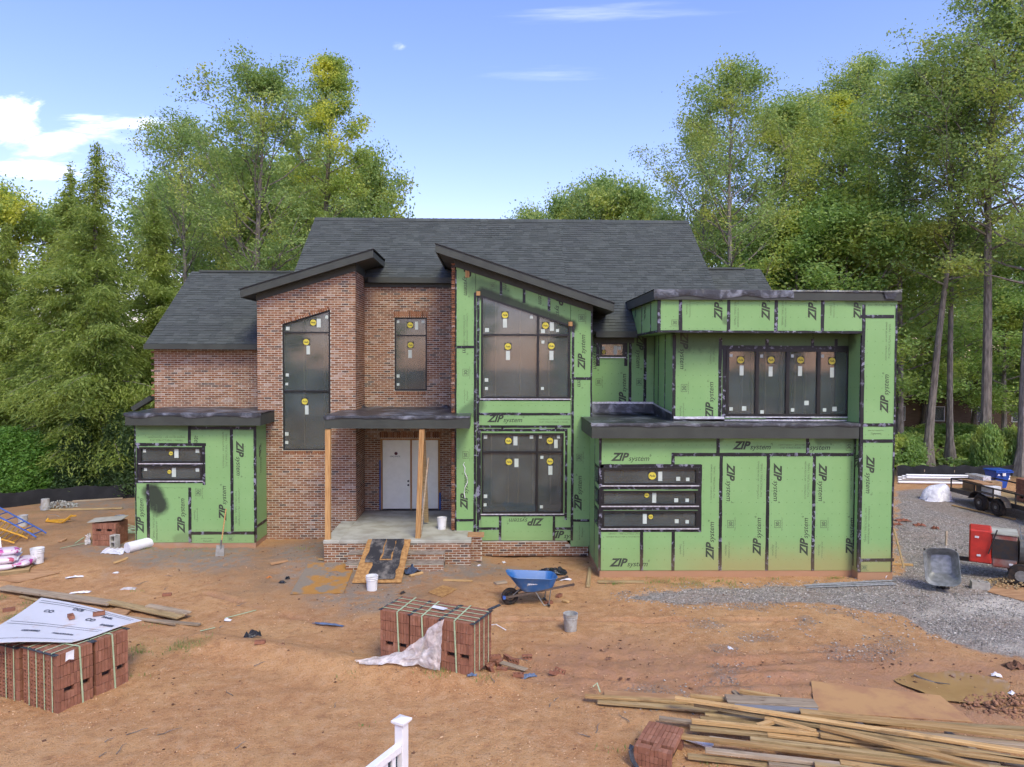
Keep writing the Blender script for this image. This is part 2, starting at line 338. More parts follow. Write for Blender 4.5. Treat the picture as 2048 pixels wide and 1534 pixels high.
def bucket_mat(name, c, dirt_c=(.30, .29, .26), k=.5):
    t = NT(name); v = t.coord((1, 1, 1)); col = t.mix(t.rng(t.noise(v, 7, 6, .65), .62-k*.3, .78-k*.2), c, dirt_c); return t.fin(col, .45, .4)
BK_W = bucket_mat('white_bucket', (.74, .74, .73), (.34, .33, .32), .2)
BK_G = bucket_mat('grey_crusted_bucket', (.42, .43, .41), (.30, .28, .24), .8)
BK_B = bucket_mat('blue_grey_bucket', (.19, .22, .27), (.36, .37, .37), .6)
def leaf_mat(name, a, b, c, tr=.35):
    t = NT(name); p, xyz = t.pos(); r = t.rand(); col = t.mix(t.rng(r, 0, 1, 0, 1, False), a, b); col = t.mix(t.rng(t.noise(p, .45, 3), .46, .66, 0, .75), col, c); t.fin(col, .6, .25)  # c: noise clumps; in the tree crowns their yellow stands in for back-light
    tl = t.new('ShaderNodeBsdfTranslucent'); h = t.mix(tr*.3, col, (.45, .55, .06)); t.l.new(h, tl.inputs[0]); mx = t.new('ShaderNodeAddShader')
    t.l.new(t.b.outputs[0], mx.inputs[0]); t.l.new(tl.outputs[0], mx.inputs[1]); t.l.new(mx.outputs[0], t.n['Material Output'].inputs['Surface']); return t.m
LEAF_A = leaf_mat('oak_leaves', (.10, .155, .047), (.175, .235, .075), (.29, .30, .065))
LEAF_B = leaf_mat('poplar_glow_leaves', (.125, .18, .042), (.22, .27, .065), (.42, .40, .055))  # poplar green plus yellow painted in as sun glow, also used on wood trees
LEAF_C = leaf_mat('understory_leaves', (.085, .15, .04), (.16, .235, .065), (.25, .28, .06))
LEAF_D = leaf_mat('cypress_needles', (.088, .13, .028), (.17, .215, .05), (.19, .225, .05), .3)
LEAF_E = leaf_mat('arborvitae_sprays', (.05, .115, .02), (.10, .19, .035), (.12, .21, .035), .25)
LEAF_F = leaf_mat('dark_shrub_leaves', (.02, .042, .016), (.045, .08, .026), (.05, .085, .03), .2)
BARK = M('bark', (.25, .22, .185), (.125, .108, .09), rough=.95, scale=3, stretch=(4, 4, .7), bump=.6, bscale=12)
BARK_P = M('pale_bark', (.27, .245, .21), (.15, .135, .115), rough=.95, scale=3, stretch=(4, 4, .7), bump=.6, bscale=12)
GRASS = leaf_mat('grass_blades', (.07, .13, .03), (.13, .19, .055), (.12, .15, .05), .3)
# ================================================================== ground
def seg_d(x, y, a, b):
    ax, ay, bx, by = a[0], a[1], b[0], b[1]; dx, dy_ = bx-ax, by-ay
    t = np.clip(((x-ax)*dx+(y-ay)*dy_)/(dx*dx+dy_*dy_+1e-9), 0, 1); return np.hypot(x-ax-t*dx, y-ay-t*dy_)
def poly_sd(x, y, poly):                       # signed distance, positive inside
    d = np.full(x.shape, 1e9); ins = np.zeros(x.shape, bool)
    for i in range(len(poly)):
        a, b = poly[i], poly[(i+1) % len(poly)]; d = np.minimum(d, seg_d(x, y, a, b))
        c = ((a[1] > y) != (b[1] > y)) & (x < (b[0]-a[0])*(y-a[1])/((b[1]-a[1]) or 1e-9)+a[0]); ins ^= c
    return np.where(ins, d, -d)
def gp(l): return [tuple(G0(px, py, 0)[:2]) for px, py in l]
A_GRAVEL = gp([(1240, 1196), (1400, 1176), (1540, 1172), (1700, 1166), (1798, 1150), (1790, 985), (1900, 978), (2048, 1000), (2400, 1010), (2500, 1345), (2048, 1318), (1930, 1295), (1825, 1262), (1785, 1228), (1640, 1207), (1500, 1206), (1350, 1210)])
A_SPARSE = [gp([(1180, 1185), (1330, 1170), (1700, 1215), (1850, 1300), (1700, 1330), (1560, 1300), (1440, 1330), (1300, 1210)]), gp([(1180, 1392), (1300, 1350), (1420, 1385), (1400, 1430), (1300, 1445)]), gp([(1390, 1330), (1520, 1300), (1620, 1350), (1500, 1400), (1400, 1390)])]
A_MORT = [gp([(530, 1112), (640, 1096), (940, 1112), (1040, 1140), (960, 1158), (850, 1172), (800, 1222), (700, 1236), (640, 1218), (545, 1150)]), gp([(270, 1100), (520, 1105), (520, 1150), (350, 1160), (200, 1130), (120, 1120), (180, 1095)]), gp([(95, 1005), (260, 1000), (268, 1030), (180, 1045), (130, 1030)]), gp([(200, 1158), (228, 1155), (232, 1168), (200, 1172)])]
A_DIRT = gp([(-100, 985), (300, 990), (560, 1090), (960, 1085), (1185, 1090), (1190, 1150), (1000, 1165), (850, 1215), (640, 1225), (450, 1180), (250, 1150), (-100, 1130)])
A_MUD = gp([(1060, 1290), (1250, 1270), (1500, 1310), (1700, 1300), (1900, 1315), (2048, 1330), (2048, 1480), (1700, 1420), (1400, 1400), (1150, 1400), (1000, 1350)])
A_WASH = [gp([(1860, 1200), (1960, 1185), (2060, 1180), (2100, 1250), (1990, 1240), (1900, 1235)]), gp([(1830, 1222), (1890, 1218), (1900, 1232), (1840, 1236)]), gp([(2000, 1290), (2048, 1285), (2060, 1305), (2010, 1300)])]
A_GRASS = [gp([(0, 1190), (60, 1200), (70, 1250), (0, 1250)]), gp([(1190, 1160), (1480, 1158), (1480, 1175), (1200, 1170)]), gp([(60, 1020), (140, 1010), (160, 1030), (80, 1050)]), gp([(230, 1290), (420, 1290), (420, 1310), (260, 1310)])]
BERM = gp([(400, 1290), (560, 1312), (720, 1340), (900, 1362), (985, 1372)])
TRACKS = [(gp(l), w) for l, w in (([(1080, 1300), (1250, 1318), (1450, 1330), (1650, 1322), (1900, 1312)], .14), ([(1010, 1330), (1200, 1352), (1420, 1368), (1640, 1362)], .14), ([(420, 1190), (700, 1260), (1000, 1240), (1300, 1240), (1600, 1240)], .11))]
def gz(x, y):
    x = np.asarray(x, float); y = np.asarray(y, float)
    h = .05*sstep(-2.5, -5.5, x)*sstep(15, 20, y) + .2*sstep(.5, -1.5, x)*sstep(17, 20, y)
    h = h+.22*sstep(24, 40, y)
    bd = np.full(x.shape, 1e9)
    for i in range(len(BERM)-1): bd = np.minimum(bd, seg_d(x, y, BERM[i], BERM[i+1]))
    h = h+.20*np.exp(-(bd/.42)**2)
    near = sstep(60, 30, np.hypot(x, y-18))
    h = h+near*(.10*(fbm(x*.45, y*.45, 3)-.5)+.05*(fbm(x*1.7, y*1.7, 5)-.5))
    return h
def gz1(x, y): return float(gz(np.array([x]), np.array([y]))[0])
def place(px, py):
    z = 0.
    for _ in range(6): p = G0(px, py, z); z = gz1(p.x, p.y)
    return Vector((p.x, p.y, z))
def axis(a, b, step, lo, hi):
    core = list(np.arange(a, b, step)); s = step; v = a; L = []
    while v > lo: s *= 1.22; v -= s; L.append(v)
    s = step; v = core[-1]; Rr = []
    while v < hi: s *= 1.22; v += s; Rr.append(v)
    return np.array(L[::-1]+core+Rr)
gx, gy = axis(-13, 15, .075, -260, 260), axis(8.5, 27, .075, -420, 420)
GXm, GYm = np.meshgrid(gx, gy); gxf, gyf = GXm.ravel(), GYm.ravel()
mask = {}
wob = (fbm(gxf*1.1, gyf*1.1, 11)-.5)*.9
mask['gravel'] = sstep(-.5, .6, poly_sd(gxf, gyf, A_GRAVEL)+wob*.8)
sp_ = np.zeros_like(gxf)
for a in A_SPARSE: sp_ = np.maximum(sp_, sstep(-.5, .6, poly_sd(gxf, gyf, a)+wob)*.75)
mask['sparse'] = sp_*sstep(.42, .62, fbm(gxf*1.3, gyf*2.1, 31))
mo = np.zeros_like(gxf)
for a in A_MORT: mo = np.maximum(mo, sstep(-.35, .55, poly_sd(gxf, gyf, a)+wob))
mask['mortar'] = mo*(.68+.32*sstep(.35, .6, fbm(gxf*.9, gyf*.9, 17)))
mask['dirt'] = sstep(-.8, .9, poly_sd(gxf, gyf, A_DIRT)+wob*1.5)*(.4+.6*sstep(.35, .65, fbm(gxf*.8, gyf*.8, 19)))
mask['mud'] = sstep(-.5, .7, poly_sd(gxf, gyf, A_MUD)+wob)
wa = np.zeros_like(gxf)
for a in A_WASH: wa = np.maximum(wa, sstep(-.3, .6, poly_sd(gxf, gyf, a)+wob*.8))
mask['wash'] = wa
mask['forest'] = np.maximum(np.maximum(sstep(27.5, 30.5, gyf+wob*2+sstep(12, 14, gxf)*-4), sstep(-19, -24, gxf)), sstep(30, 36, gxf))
mg = np.zeros_like(gxf)
for a in A_GRASS: mg = np.maximum(mg, sstep(-.4, .3, poly_sd(gxf, gyf, a)+wob))
mask['weeds'] = mg*sstep(.48, .62, fbm(gxf*2.3, gyf*2.3, 23))
gh = gz(gxf, gyf)
micro = fbm(gxf*6, gyf*6, 41)-.5
tracks = fbm(gxf*.8+gyf*.25, gyf*5.5, 47)-.5
fl = (gxf > -13) & (gxf < 15) & (gyf > 8) & (gyf < 28)
gh = gh+np.where(fl, micro*(.042+.04*mask['mud'])+tracks*(.02+.07*mask['mud'])*(1-mask['gravel']), 0)
for tr_l, wd in TRACKS:
    td_ = np.full(gxf.shape, 1e9)
    for i in range(len(tr_l)-1): td_ = np.minimum(td_, seg_d(gxf, gyf, tr_l[i], tr_l[i+1]))
    td_ = td_+wob*.12; rut = -.045*np.exp(-(td_/wd)**2)+.03*np.exp(-((td_-wd*1.7)/(wd*.5))**2); gh = np.where(fl, gh+rut*1.5*sstep(.38, .68, fbm(gxf*1.3, gyf*1.3, 91)), gh); mask['mud'] = np.maximum(mask['mud'], np.exp(-(td_/(wd*1.1))**2)*.9*sstep(.35, .6, fbm(gxf*1.3, gyf*1.3, 91)))
pc = G0(1912, 1372); pud = np.hypot((gxf-pc.x)/1.25, (gyf-pc.y)/.95)+wob*.25; gh = np.where(fl, gh*sstep(.8, 1.9, pud)-.05*(1-sstep(.55, 1.15, pud)), gh)
V = np.stack([gxf, gyf, gh], 1); ny_, nx_ = GXm.shape; ii = np.arange(nx_*ny_).reshape(ny_, nx_)
Q = np.stack([ii[:-1, :-1].ravel(), ii[:-1, 1:].ravel(), ii[1:, 1:].ravel(), ii[1:, :-1].ravel()], 1)
def ground_mat():
    t = NT('clay_ground'); p, xyz = t.pos()
    def at(n): a = t.new('ShaderNodeAttribute'); a.attribute_name = n; return a.outputs['Fac']
    n1, n2, n3 = t.noise(p, .55, 3, .6), t.noise(p, 4.2, 5, .68), t.noise(p, 42, 2, .7)
    c = t.mix(t.rng(n1, .32, .68), (.53, .30, .13), (.445, .23, .098)); c = t.mix(t.rng(n2, .45, .72, 0, .7), c, (.56, .35, .19)); c = t.mix(t.rng(n2, .5, .3, 0, .6), c, (.30, .145, .07))
    n4 = t.noise(p, 17, 4, .75); c = t.mix(t.rng(n4, .55, .72, 0, .55), c, (.52, .33, .185)); c = t.mix(t.rng(n4, .44, .30, 0, .6), c, (.25, .125, .062)); c = t.mix(t.rng(n3, .58, .70, 0, .7), c, (.60, .42, .26)); c = t.mix(t.rng(n3, .42, .30, 0, .7), c, (.18, .09, .045))
    c = t.mix(t.math('MULTIPLY', at('dirt'), t.rng(n2, .3, .6, .35, .9)), c, t.mix(n4, (.20, .125, .07), (.33, .215, .125)))
    mud = t.math('MULTIPLY', at('mud'), t.rng(n2, .3, .6, .35, 1.)); c = t.mix(t.math('MULTIPLY', mud, .62), c, (.33, .165, .105))
    mort = t.math('MULTIPLY', at('mortar'), t.rng(n2, .32, .58)); c = t.mix(t.math('MULTIPLY', mort, .85), c, t.mix(n3, (.17, .15, .12), (.33, .295, .245)))
    vor = t.new('ShaderNodeTexVoronoi'); t.l.new(p, vor.inputs['Vector']); vor.inputs['Scale'].default_value = 24; sv = t.new('ShaderNodeSeparateXYZ'); t.l.new(vor.outputs['Color'], sv.inputs[0])
    stone = t.mix(sv.outputs[0], (.18, .165, .145), (.42, .39, .345)); gm = t.math('MAXIMUM', at('gravel'), t.math('MULTIPLY', at('sparse'), t.rng(n3, .45, .6)))
    gm = t.rng(t.math('ADD', gm, t.math('MULTIPLY', t.math('SUBTRACT', n2, .5), .7)), .35, .65); c = t.mix(t.math('MULTIPLY', gm, t.rng(n1, .4, .62, .95, .82)), c, stone)
    c = t.mix(t.math('MULTIPLY', at('wash'), t.rng(n2, .3, .55, .3, .95)), c, (.62, .56, .47))
    c = t.mix(t.math('MULTIPLY', at('weeds'), t.rng(n3, .35, .6, 0, .7)), c, (.10, .13, .04))
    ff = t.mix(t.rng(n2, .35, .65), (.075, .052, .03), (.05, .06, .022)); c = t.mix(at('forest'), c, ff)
    hb = t.math('ADD', t.math('ADD', t.math('MULTIPLY', n2, .8), t.math('MULTIPLY', n3, .55)), t.math('MULTIPLY', t.math('MULTIPLY', gm, vor.outputs['Distance']), -.8))
    t.bump(hb, .9, .07)
    return t.fin(c, t.rng(mud, 0, 1, .92, .55), .25)
me = np_mesh('ground', V, Q, ground_mat(), True)
for k, a in mask.items():
    at_ = me.attributes.new(k, 'FLOAT', 'POINT'); at_.data.foreach_set('value', a.astype(np.float32))
tag(put('ground', me), 'bare orange clay building plot with a grey gravel drive', kind='structure')
# puddle
t = NT('muddy_water'); p, xyz = t.pos(); PUD = t.fin(t.mix(t.rng(t.noise(p, 2, 4), .35, .65), (.38, .235, .10), (.32, .19, .08)), .08, .5)
PUD.node_tree.nodes['Principled BSDF'].inputs['Roughness'].default_value = .03; n = 60; mb = MB(); ring = [(pc.x+(.92+.1*math.sin(3*a_+.6)+.06*math.sin(5*a_))*math.cos(a_), pc.y+(.66+.09*math.sin(2*a_+1)+.05*math.sin(7*a_))*math.sin(a_)) for a_ in [2*math.pi*k/n for k in range(n)]]
mb.add([(x, y, -.002) for x, y in ring], [tuple(range(n))]); tag(mb.build('puddle_water', PUD), 'muddy brown puddle on the clay by the lumber', kind='structure')
# loose stones and clods
rs = np.random.RandomState(5)
def stones(name, pts, size, flat, mat, label, cat):
    n = len(pts); base = np.array([(1,0,0),(-1,0,0),(0,1,0),(0,-1,0),(0,0,1),(0,0,-.4)], float); F = np.array([(0,2,4),(2,1,4),(1,3,4),(3,0,4),(2,0,5),(1,2,5),(3,1,5),(0,3,5)])
    s = size*(.5+rs.rand(n, 1, 1)**2*1.4)*(.7+.6*rs.rand(n, 6, 1)); a = rs.rand(n)*6.28; ca, sa = np.cos(a)[:, None], np.sin(a)[:, None]
    B = base[None]*s*np.array([1, .8, flat]); V = np.stack([B[..., 0]*ca-B[..., 1]*sa+pts[:, None, 0], B[..., 0]*sa+B[..., 1]*ca+pts[:, None, 1], B[..., 2]+pts[:, None, 2]], 2).reshape(-1, 3)
    Q = (F[None]+(np.arange(n)*6)[:, None, None]).reshape(-1, 3); return tag(put(name, np_mesh(name, V, Q, mat)), label, cat, kind='stuff')
def scatter(nt, x0, x1, y0, y1, prob):
    x = x0+(x1-x0)*rs.rand(nt); y = y0+(y1-y0)*rs.rand(nt); k = rs.rand(nt) < prob(x, y); x, y = x[k], y[k]; return np.stack([x, y, gz(x, y)], 1)
STONE = M('gravel_stone', (.43, .395, .345), (.23, .208, .18), scale=12, rnd=.55)
PEB = M('clay_pebble', (.58, .40, .24), (.34, .18, .09), scale=12, rnd=.5)
CLOD = M('dark_clod', (.17, .085, .05), (.10, .05, .03), scale=12, rnd=.3)
def wobx(x, y): return (fbm(x*1.1, y*1.1, 11)-.5)*.9
stones('gravel', scatter(150000, 1.5, 17, 14, 30, lambda x, y: sstep(-.7, .6, poly_sd(x, y, A_GRAVEL)+wobx(x, y)*.8)*.8), .019, .6, STONE, 'grey crushed gravel of the drive', 'gravel')
stones('scattered_gravel', scatter(26000, -2, 10, 9.5, 19, lambda x, y: np.maximum.reduce([sstep(-.3, .6, poly_sd(x, y, a)+wobx(x, y)) for a in A_SPARSE])*sstep(.42, .6, fbm(x*1.3, y*2.1, 31))*.8), .018, .6, STONE, 'thin grey gravel strewn over the mud', 'gravel')
stones('pebbles', scatter(38000, -10, 8, 9, 20, lambda x, y: sstep(.34, .62, fbm(x*.7, y*.7, 61))*sstep(22, 9, y)), .012, .6, PEB, 'small pale pebbles strewn over the clay', 'pebbles')
stones('clods', scatter(5200, -10, 11, 9.5, 21, lambda x, y: np.clip(sstep(-.3, .5, poly_sd(x, y, A_MUD))*sstep(.5, .66, fbm(x*1.5, y*3, 71))*1.6+.14, 0, 1)), .024, .5, CLOD, 'dark crumbs of wet clay in the mud', 'mud')
stones('mortar_rubble', scatter(9000, -7.5, 1, 16, 22, lambda x, y: sstep(-.1, .5, poly_sd(x, y, A_MORT[0])+wobx(x, y))*.45), .016, .5, M('mortar_crumb', (.34, .31, .27), (.22, .2, .17), rnd=.4), 'grey mortar crumbs in front of the porch', 'rubble')
# weeds
def blades(name, pts, h, w, mat, label, cat, per=1):
    n = len(pts); a = rs.rand(n)*6.28; ln = h*(.5+rs.rand(n)); t_ = (rs.rand(n)-.5)*1.3; b = np.stack([np.cos(a), np.sin(a), 0*a], 1); d = np.stack([np.cos(a+1.57)*np.sin(t_), np.sin(a+1.57)*np.sin(t_), np.cos(t_)], 1)
    V = np.stack([pts-b*w, pts+b*w, pts+d*ln[:, None]], 1).reshape(-1, 3); return tag(put(name, np_mesh(name, V, np.arange(3*n).reshape(-1, 3), mat)), label, cat, kind='stuff')
gpts = [scatter(9000, x0, x1, y0, y1, lambda x, y, a=a: sstep(-.3, .3, poly_sd(x, y, a)+wobx(x, y))*sstep(.48, .6, fbm(x*2.3, y*2.3, 23))*.6) for a, (x0, x1, y0, y1) in zip(A_GRASS, [(-12, -7, 14, 18.5), (1, 8, 16, 19), (-14, -8, 20, 28), (-8, -4, 12, 16)])]
tf = []
for px, py, k in [(1840/4+900, 1117, 30), (690, 1347, 14), (880, 1345, 22), (865, 1345, 16), (905, 1348, 16), (962, 1358, 26), (1230, 1170, 30), (1300, 1166, 26), (1365, 1160, 26), (1440, 1164, 40), (1670, 1157, 40), (1545, 1160, 20), (290, 1098, 30), (345, 1100, 16), (390, 1100, 16), (415, 1099, 12), (285, 1305, 22), (300, 1253, 16), (275, 1355, 16), (1225, 1500, 14), (1410, 1527, 14), (610, 1098, 26), (270, 1183, 10), (735, 1452, 5)]:
    c = place(px, py); q = np.stack([c.x+rs.randn(k)*.13, c.y+rs.randn(k)*.06, np.zeros(k)], 1); q[:, 2] = gz(q[:, 0], q[:, 1]); tf.append(q)
blades('grass', np.concatenate(gpts+tf), .075, .007, GRASS, 'thin green grass and weeds sprouting from the clay', 'grass')
# ================================================================== the house under construction
YG, YO, YW, YB, YBAY, YT, YR, YL, YUL = 18.5, 18.2, 18.9, 21.3, 20.4, 21.7, 23.2, 20.7, 22.9
HO = (0., 21., 0.)
house = empty('house', HO, label='unfinished two-storey brick house with green sheathing and dark shingled roofs', cat='house'); house['_w'] = HO
brick_budget = [290]; shingle_budget = [290]
_ub = {}
def one_brick(L, Hh, mat=None):
    k = (round(L, 3), round(Hh, 3))
    if k not in _ub: _ub[k] = MB().box(-L/2, L/2, -.006, .09, -Hh/2, Hh/2).mesh('brick', BRICK, bevel=.004)
    return _ub[k]
BL, BH, JT = .196, .0515, .0165
def brick_wall(name, o, u, n, w, z0, top, holes=(), parts=False, back=.12, left=0, backing=True):
    """bricks in running bond on a wall: o = corner (x, y), u = along, n = outward normal, top(s) = wall height at s; holes = list of (s0, s1, z0, ztop(s))"""
    o, u, n = Vector((*o, 0)), Vector((*u, 0)), Vector((*n, 0)); ang = math.atan2(u.y, u.x)
    wall_ = MB(); N = 24
    root = None
    def pt(s, d, z): return o+u*s+n*d+Vector((0, 0, z))
    # mortar backing as a grid of strips round the openings
    if backing:
        cuts = sorted(set([0, w]+[h[i] for h in holes for i in (0, 1)]+[w*k/N for k in range(N+1)]))
        for a, b in zip(cuts, cuts[1:]):
            if b-a < 1e-4: continue
            m = (a+b)/2; segs = [(z0, lambda s: z0, top)]
            hs = sorted([h for h in holes if h[0]-1e-5 <= m <= h[1]+1e-5], key=lambda h: h[2])
            lo_ = lambda s: z0
            bands = []
            for h in hs: bands.append((lo_, (lambda s, h=h: h[2]))); lo_ = (lambda s, h=h: h[3](s))
            bands.append((lo_, top))
            for f0, f1 in bands:
                if f1(m)-f0(m) < .005: continue
                vs = [pt(a, .001, f0(a)), pt(b, .001, f0(b)), pt(b, .001, f1(b)), pt(a, .001, f1(a))]; vs += [v-n*back for v in vs]
                wall_.add(vs, [(0,1,2,3),(7,6,5,4),(0,4,5,1),(1,5,6,2),(2,6,7,3),(3,7,4,0)])
        root = wall_.build(name, MORTAR, house)
    else: root = empty(name, HO); root.parent = house; root.location = (0, 0, 0)
    rest = MB(); c = 0; z = z0
    ccut = [h for h in holes]
    items = []
    while z < max(top(w*k/12) for k in range(13))-.02:
        off = 0 if c % 2 == 0 else (BL+JT)/2; s = -off; zt = z+BH
        while s < w-.01:
            a, b = max(s, 0), min(s+BL, w); s += BL+JT
            if b-a < .03: continue
            ivs = [(a, b)]
            for h in ccut:
                hm = (max(a, h[0])+min(b, h[1]))/2
                if h[1] > a and h[0] < b and zt > h[2]+.012 and z < h[3](min(max(hm, h[0]), h[1]))-.012:
                    nv = []
                    for p0, p1 in ivs:
                        if h[0] > p0: nv.append((p0, min(p1, h[0])))
                        if h[1] < p1: nv.append((max(p0, h[1]), p1))
                    ivs = nv
            for p0, p1 in ivs:
                if p1-p0 < .025: continue
                m = (p0+p1)/2
                if zt > top(m)+.02: continue
                items.append((p0, p1, z))
        z += BH+JT; c += 1
    order = items if parts else []
    for (p0, p1, z) in items:
        if parts and brick_budget[0] > 0 and (parts is True or parts(p0, z)):
            brick_budget[0] -= 1; d = random.uniform(-.003, .003); q = pt((p0+p1)/2, d, z+BH/2); b_ = put('brick', one_brick(p1-p0, BH), root); b_.rotation_euler = (0, 0, ang); 
            b_.location = q-Vector(HO) if not backing else q
        else:
            d = .006+random.uniform(-.003, .003); vs = [pt(p0, d, z), pt(p1, d, z), pt(p1, d, z+BH), pt(p0, d, z+BH)]; vs += [v-n*.03 for v in vs]; rest.add(vs, [(0,1,2,3),(0,4,5,1),(1,5,6,2),(2,6,7,3),(3,7,4,0)])
    if rest.v:
        r_ = rest.build('brickwork', BRICK, root, fix=False); r_['kind'] = 'stuff'; r_.location = (0, 0, 0)
    return root
def fix_child(o): o.location = (0, 0, 0)
def soldiers(parent, o, u, n, s0, s1, zf, h=.2, tilt=0.):
    o, u, n = Vector((*o, 0)), Vector((*u, 0)), Vector((*n, 0)); k = int((s1-s0)/.068)
    for i in range(k):
        s = s0+(i+.5)*(s1-s0)/k; b = put('brick', one_brick(.0575, h), parent); b.location = o+u*s+n*.003+Vector((0, 0, zf(s)+h/2)); b.rotation_euler = (0, -math.atan(tilt), math.atan2(u.y, u.x))
# ---- brick tower
TX0, TX1 = X(515, YT, 750), X(711, YT, 700)
tw_roof = lambda x: 7.62+.302*(x+7.61)         # underside of the tower's shed roof
wx0, wx1 = X(565, YT, 760), X(661, YT, 760); wz0, wzl, wzr = Z(901, YT, 612), Z(648, YT, 565), Z(619, YT, 661)
wslope = (wzr-wzl)/(wx1-wx0)
tower = brick_wall('tower_wall', (TX0, YT), (1, 0), (0, -1), TX1-TX0, -.1, lambda s: tw_roof(TX0+s)-.02,
    holes=[(wx0-TX0, wx1-TX0, wz0, lambda s: wzl+wslope*(s-(wx0-TX0)))], parts=lambda s, z: z < 1.2 and s > 1.2)
soldiers(tower, (TX0, YT), (1, 0), (0, -1), wx0-TX0, wx1-TX0, lambda s: wz0-.085, .075)
soldiers(tower, (TX0, YT), (1, 0), (0, -1), wx0-TX0-.05, wx1-TX0+.05, lambda s: wzl+wslope*(s-(wx0-TX0)), .1, wslope)
brick_wall('tower_return_wall', (TX1, YT+.002), (0, 1), (1, 0), YR-YT, -.1, lambda s: tw_roof(TX1))
brick_wall('tower_side_wall', (TX0, YT+2.2), (0, -1), (-1, 0), 2.19, 3.9, lambda s: tw_roof(TX0))
# ---- entrance wall in the recess
EX0, EX1 = TX1+.002, X(906, YR, 700)-.1
ez_top = Z(572, YR, 815)+.1; dx0, dx1, dz0, dz1 = X(761, YR, 950), X(880, YR, 950), .8, Z(877, YR, 820)
ux0, ux1, uz0, uz1 = X(789, YR, 700), X(854, YR, 700), Z(782, YR, 820), Z(635, YR, 820)
entr = brick_wall('entrance_wall', (EX0, YR), (1, 0), (0, -1), 3.6, .7, lambda s: ez_top, holes=[(dx0-EX0, dx1-EX0, dz0-.2, lambda s: dz1), (ux0-EX0, ux1-EX0, uz0, lambda s: uz1)])
soldiers(entr, (EX0, YR), (1, 0), (0, -1), ux0-EX0-.03, ux1-EX0+.03, lambda s: uz1, .2); soldiers(entr, (EX0, YR), (1, 0), (0, -1), ux0-EX0-.03, ux1-EX0+.03, lambda s: uz0-.12, .11)
soldiers(entr, (EX0, YR), (1, 0), (0, -1), dx0-EX0-.03, dx1-EX0+.03, lambda s: dz1+.02, .2)
# ---- upper left wall
ULX0, ULX1 = X(309, YUL, 760), TX0+.4
brick_wall('upper_side_wall', (ULX0, YUL), (1, 0), (0, -1), ULX1-ULX0, 4.1, lambda s: 6.18)
for i in range(16):                             # unfinished toothed corner
    if i % 2 == 0:
        z = 4.55+i*.068*1.45
        if z > 6.0: break
        b = MB().box(ULX0-.1, ULX0-.002, YUL, YUL+.09, z, z+BH).build('brick', BRICK, house)
MB().box(ULX0+.02, ULX0+.1, YUL+.13, YUL+2.8, 4.1, 6.3).build('gable_wall', MORTAR, house)
# ---- toothed brick edge beside the green bay
BX0, BX1 = X(911, YBAY, 800), X(1184, YBAY, 700)
edge = MB().box(BX0-.10, BX0-.03, YBAY+.06, YR-.05, .3, 8.5).build('bay_brick_return', MORTAR, house)
z, c = .82, 0
ztop_edge = Z(530, YBAY, 905)
while z < ztop_edge:
    L = .115 if c % 2 == 0 else .085
    b = put('brick', one_brick(.1, BH), edge); b.location = (BX0-.068+random.uniform(-.008, .008), YBAY+(.0 if c % 2 else -.035), z+BH/2); b.rotation_euler = (0, 0, random.uniform(-.05, .05)); z += (BH+JT)*1.0; c += 1
# ---- sheathing
def rects_minus(r, holes):
    out = [r]
    for h in holes:
        nv = []
        for (a, b, c, d) in out:
            e, f, g, i = max(a, h[0]), min(b, h[1]), max(c, h[2]), min(d, h[3])
            if e >= f or g >= i: nv.append((a, b, c, d)); continue
            if a < e: nv.append((a, e, c, d))
            if f < b: nv.append((f, b, c, d))
            if c < g: nv.append((e, f, c, g))
            if i < d: nv.append((e, f, i, d))
        out = nv
    return out
def prect(r, Y):                                # photo rectangle -> (x0, x1, z0, z1) on the plane Y
    a, b, c, d = r; my, mx = (b+d)/2, (a+c)/2; return (X(a, Y, my), X(c, Y, my), Z(d, Y, mx), Z(b, Y, mx))
def panel(r, Y, holes=(), poly=None):
    mb = MB(); x0, x1, z0, z1 = prect(r, Y)
    for a, b, c, d in rects_minus((x0+.002, x1-.002, z0+.002, z1-.002), holes): mb.box(a, b, Y, Y+.03, c, d)
    return mb.build('sheathing_panel', ZIP, house)
def wavy_tape(pts, w, Y=None, nrm=(0, -1, 0), off=.004):
    """a strip of tape with slightly uneven edges lying on a wall, pts = two points"""
    a, b = Vector(pts[0]), Vector(pts[1]); d = (b-a); L = d.length; d.normalize(); nn = Vector(nrm); s = d.cross(nn).normalized(); k = max(2, int(L/.25)); mb = MB(); ph = random.random()*9; vs = []
    for i in range(k+1):
        p = a+d*(L*i/k); e1, e2 = random.uniform(-.006, .006), random.uniform(-.006, .006)
        vs += [p+s*(w/2+e1)+nn*off, p-s*(w/2+e2)+nn*off]
    fs = [(2*i, 2*i+1, 2*i+3, 2*i+2) for i in range(k)]; n0 = len(vs); vs += [v-nn*.006 for v in vs]; fs += [(n0+2*i+2, n0+2*i+3, n0+2*i+1, n0+2*i) for i in range(k)]
    fs += [(2*i, 2*i+2, n0+2*i+2, n0+2*i) for i in range(k)]+[(2*i+1, n0+2*i+1, n0+2*i+3, 2*i+3) for i in range(k)]
    return MB().add(vs, fs).build('seam_tape', TAPE, house)
_toff = [0]
def tape(px0, py0, px1, py1, Y, w=.088):
    _toff[0] = (_toff[0]+1) % 5
    if abs(px1-px0) > abs(py1-py0): z = (Z(py0, Y, px0)+Z(py1, Y, px1))/2 if abs(py1-py0) < 4 else None; a, b = P(px0, py0, Y), P(px1, py1, Y)
    else: z = None; a, b = P(px0, py0, Y), P(px1, py1, Y)
    if abs(px1-px0) <= 4: xx = (a.x+b.x)/2; a.x = b.x = xx
    if z is not None: a.z = b.z = z
    return wavy_tape((a, b), w, Y, off=.004+.0012*_toff[0])
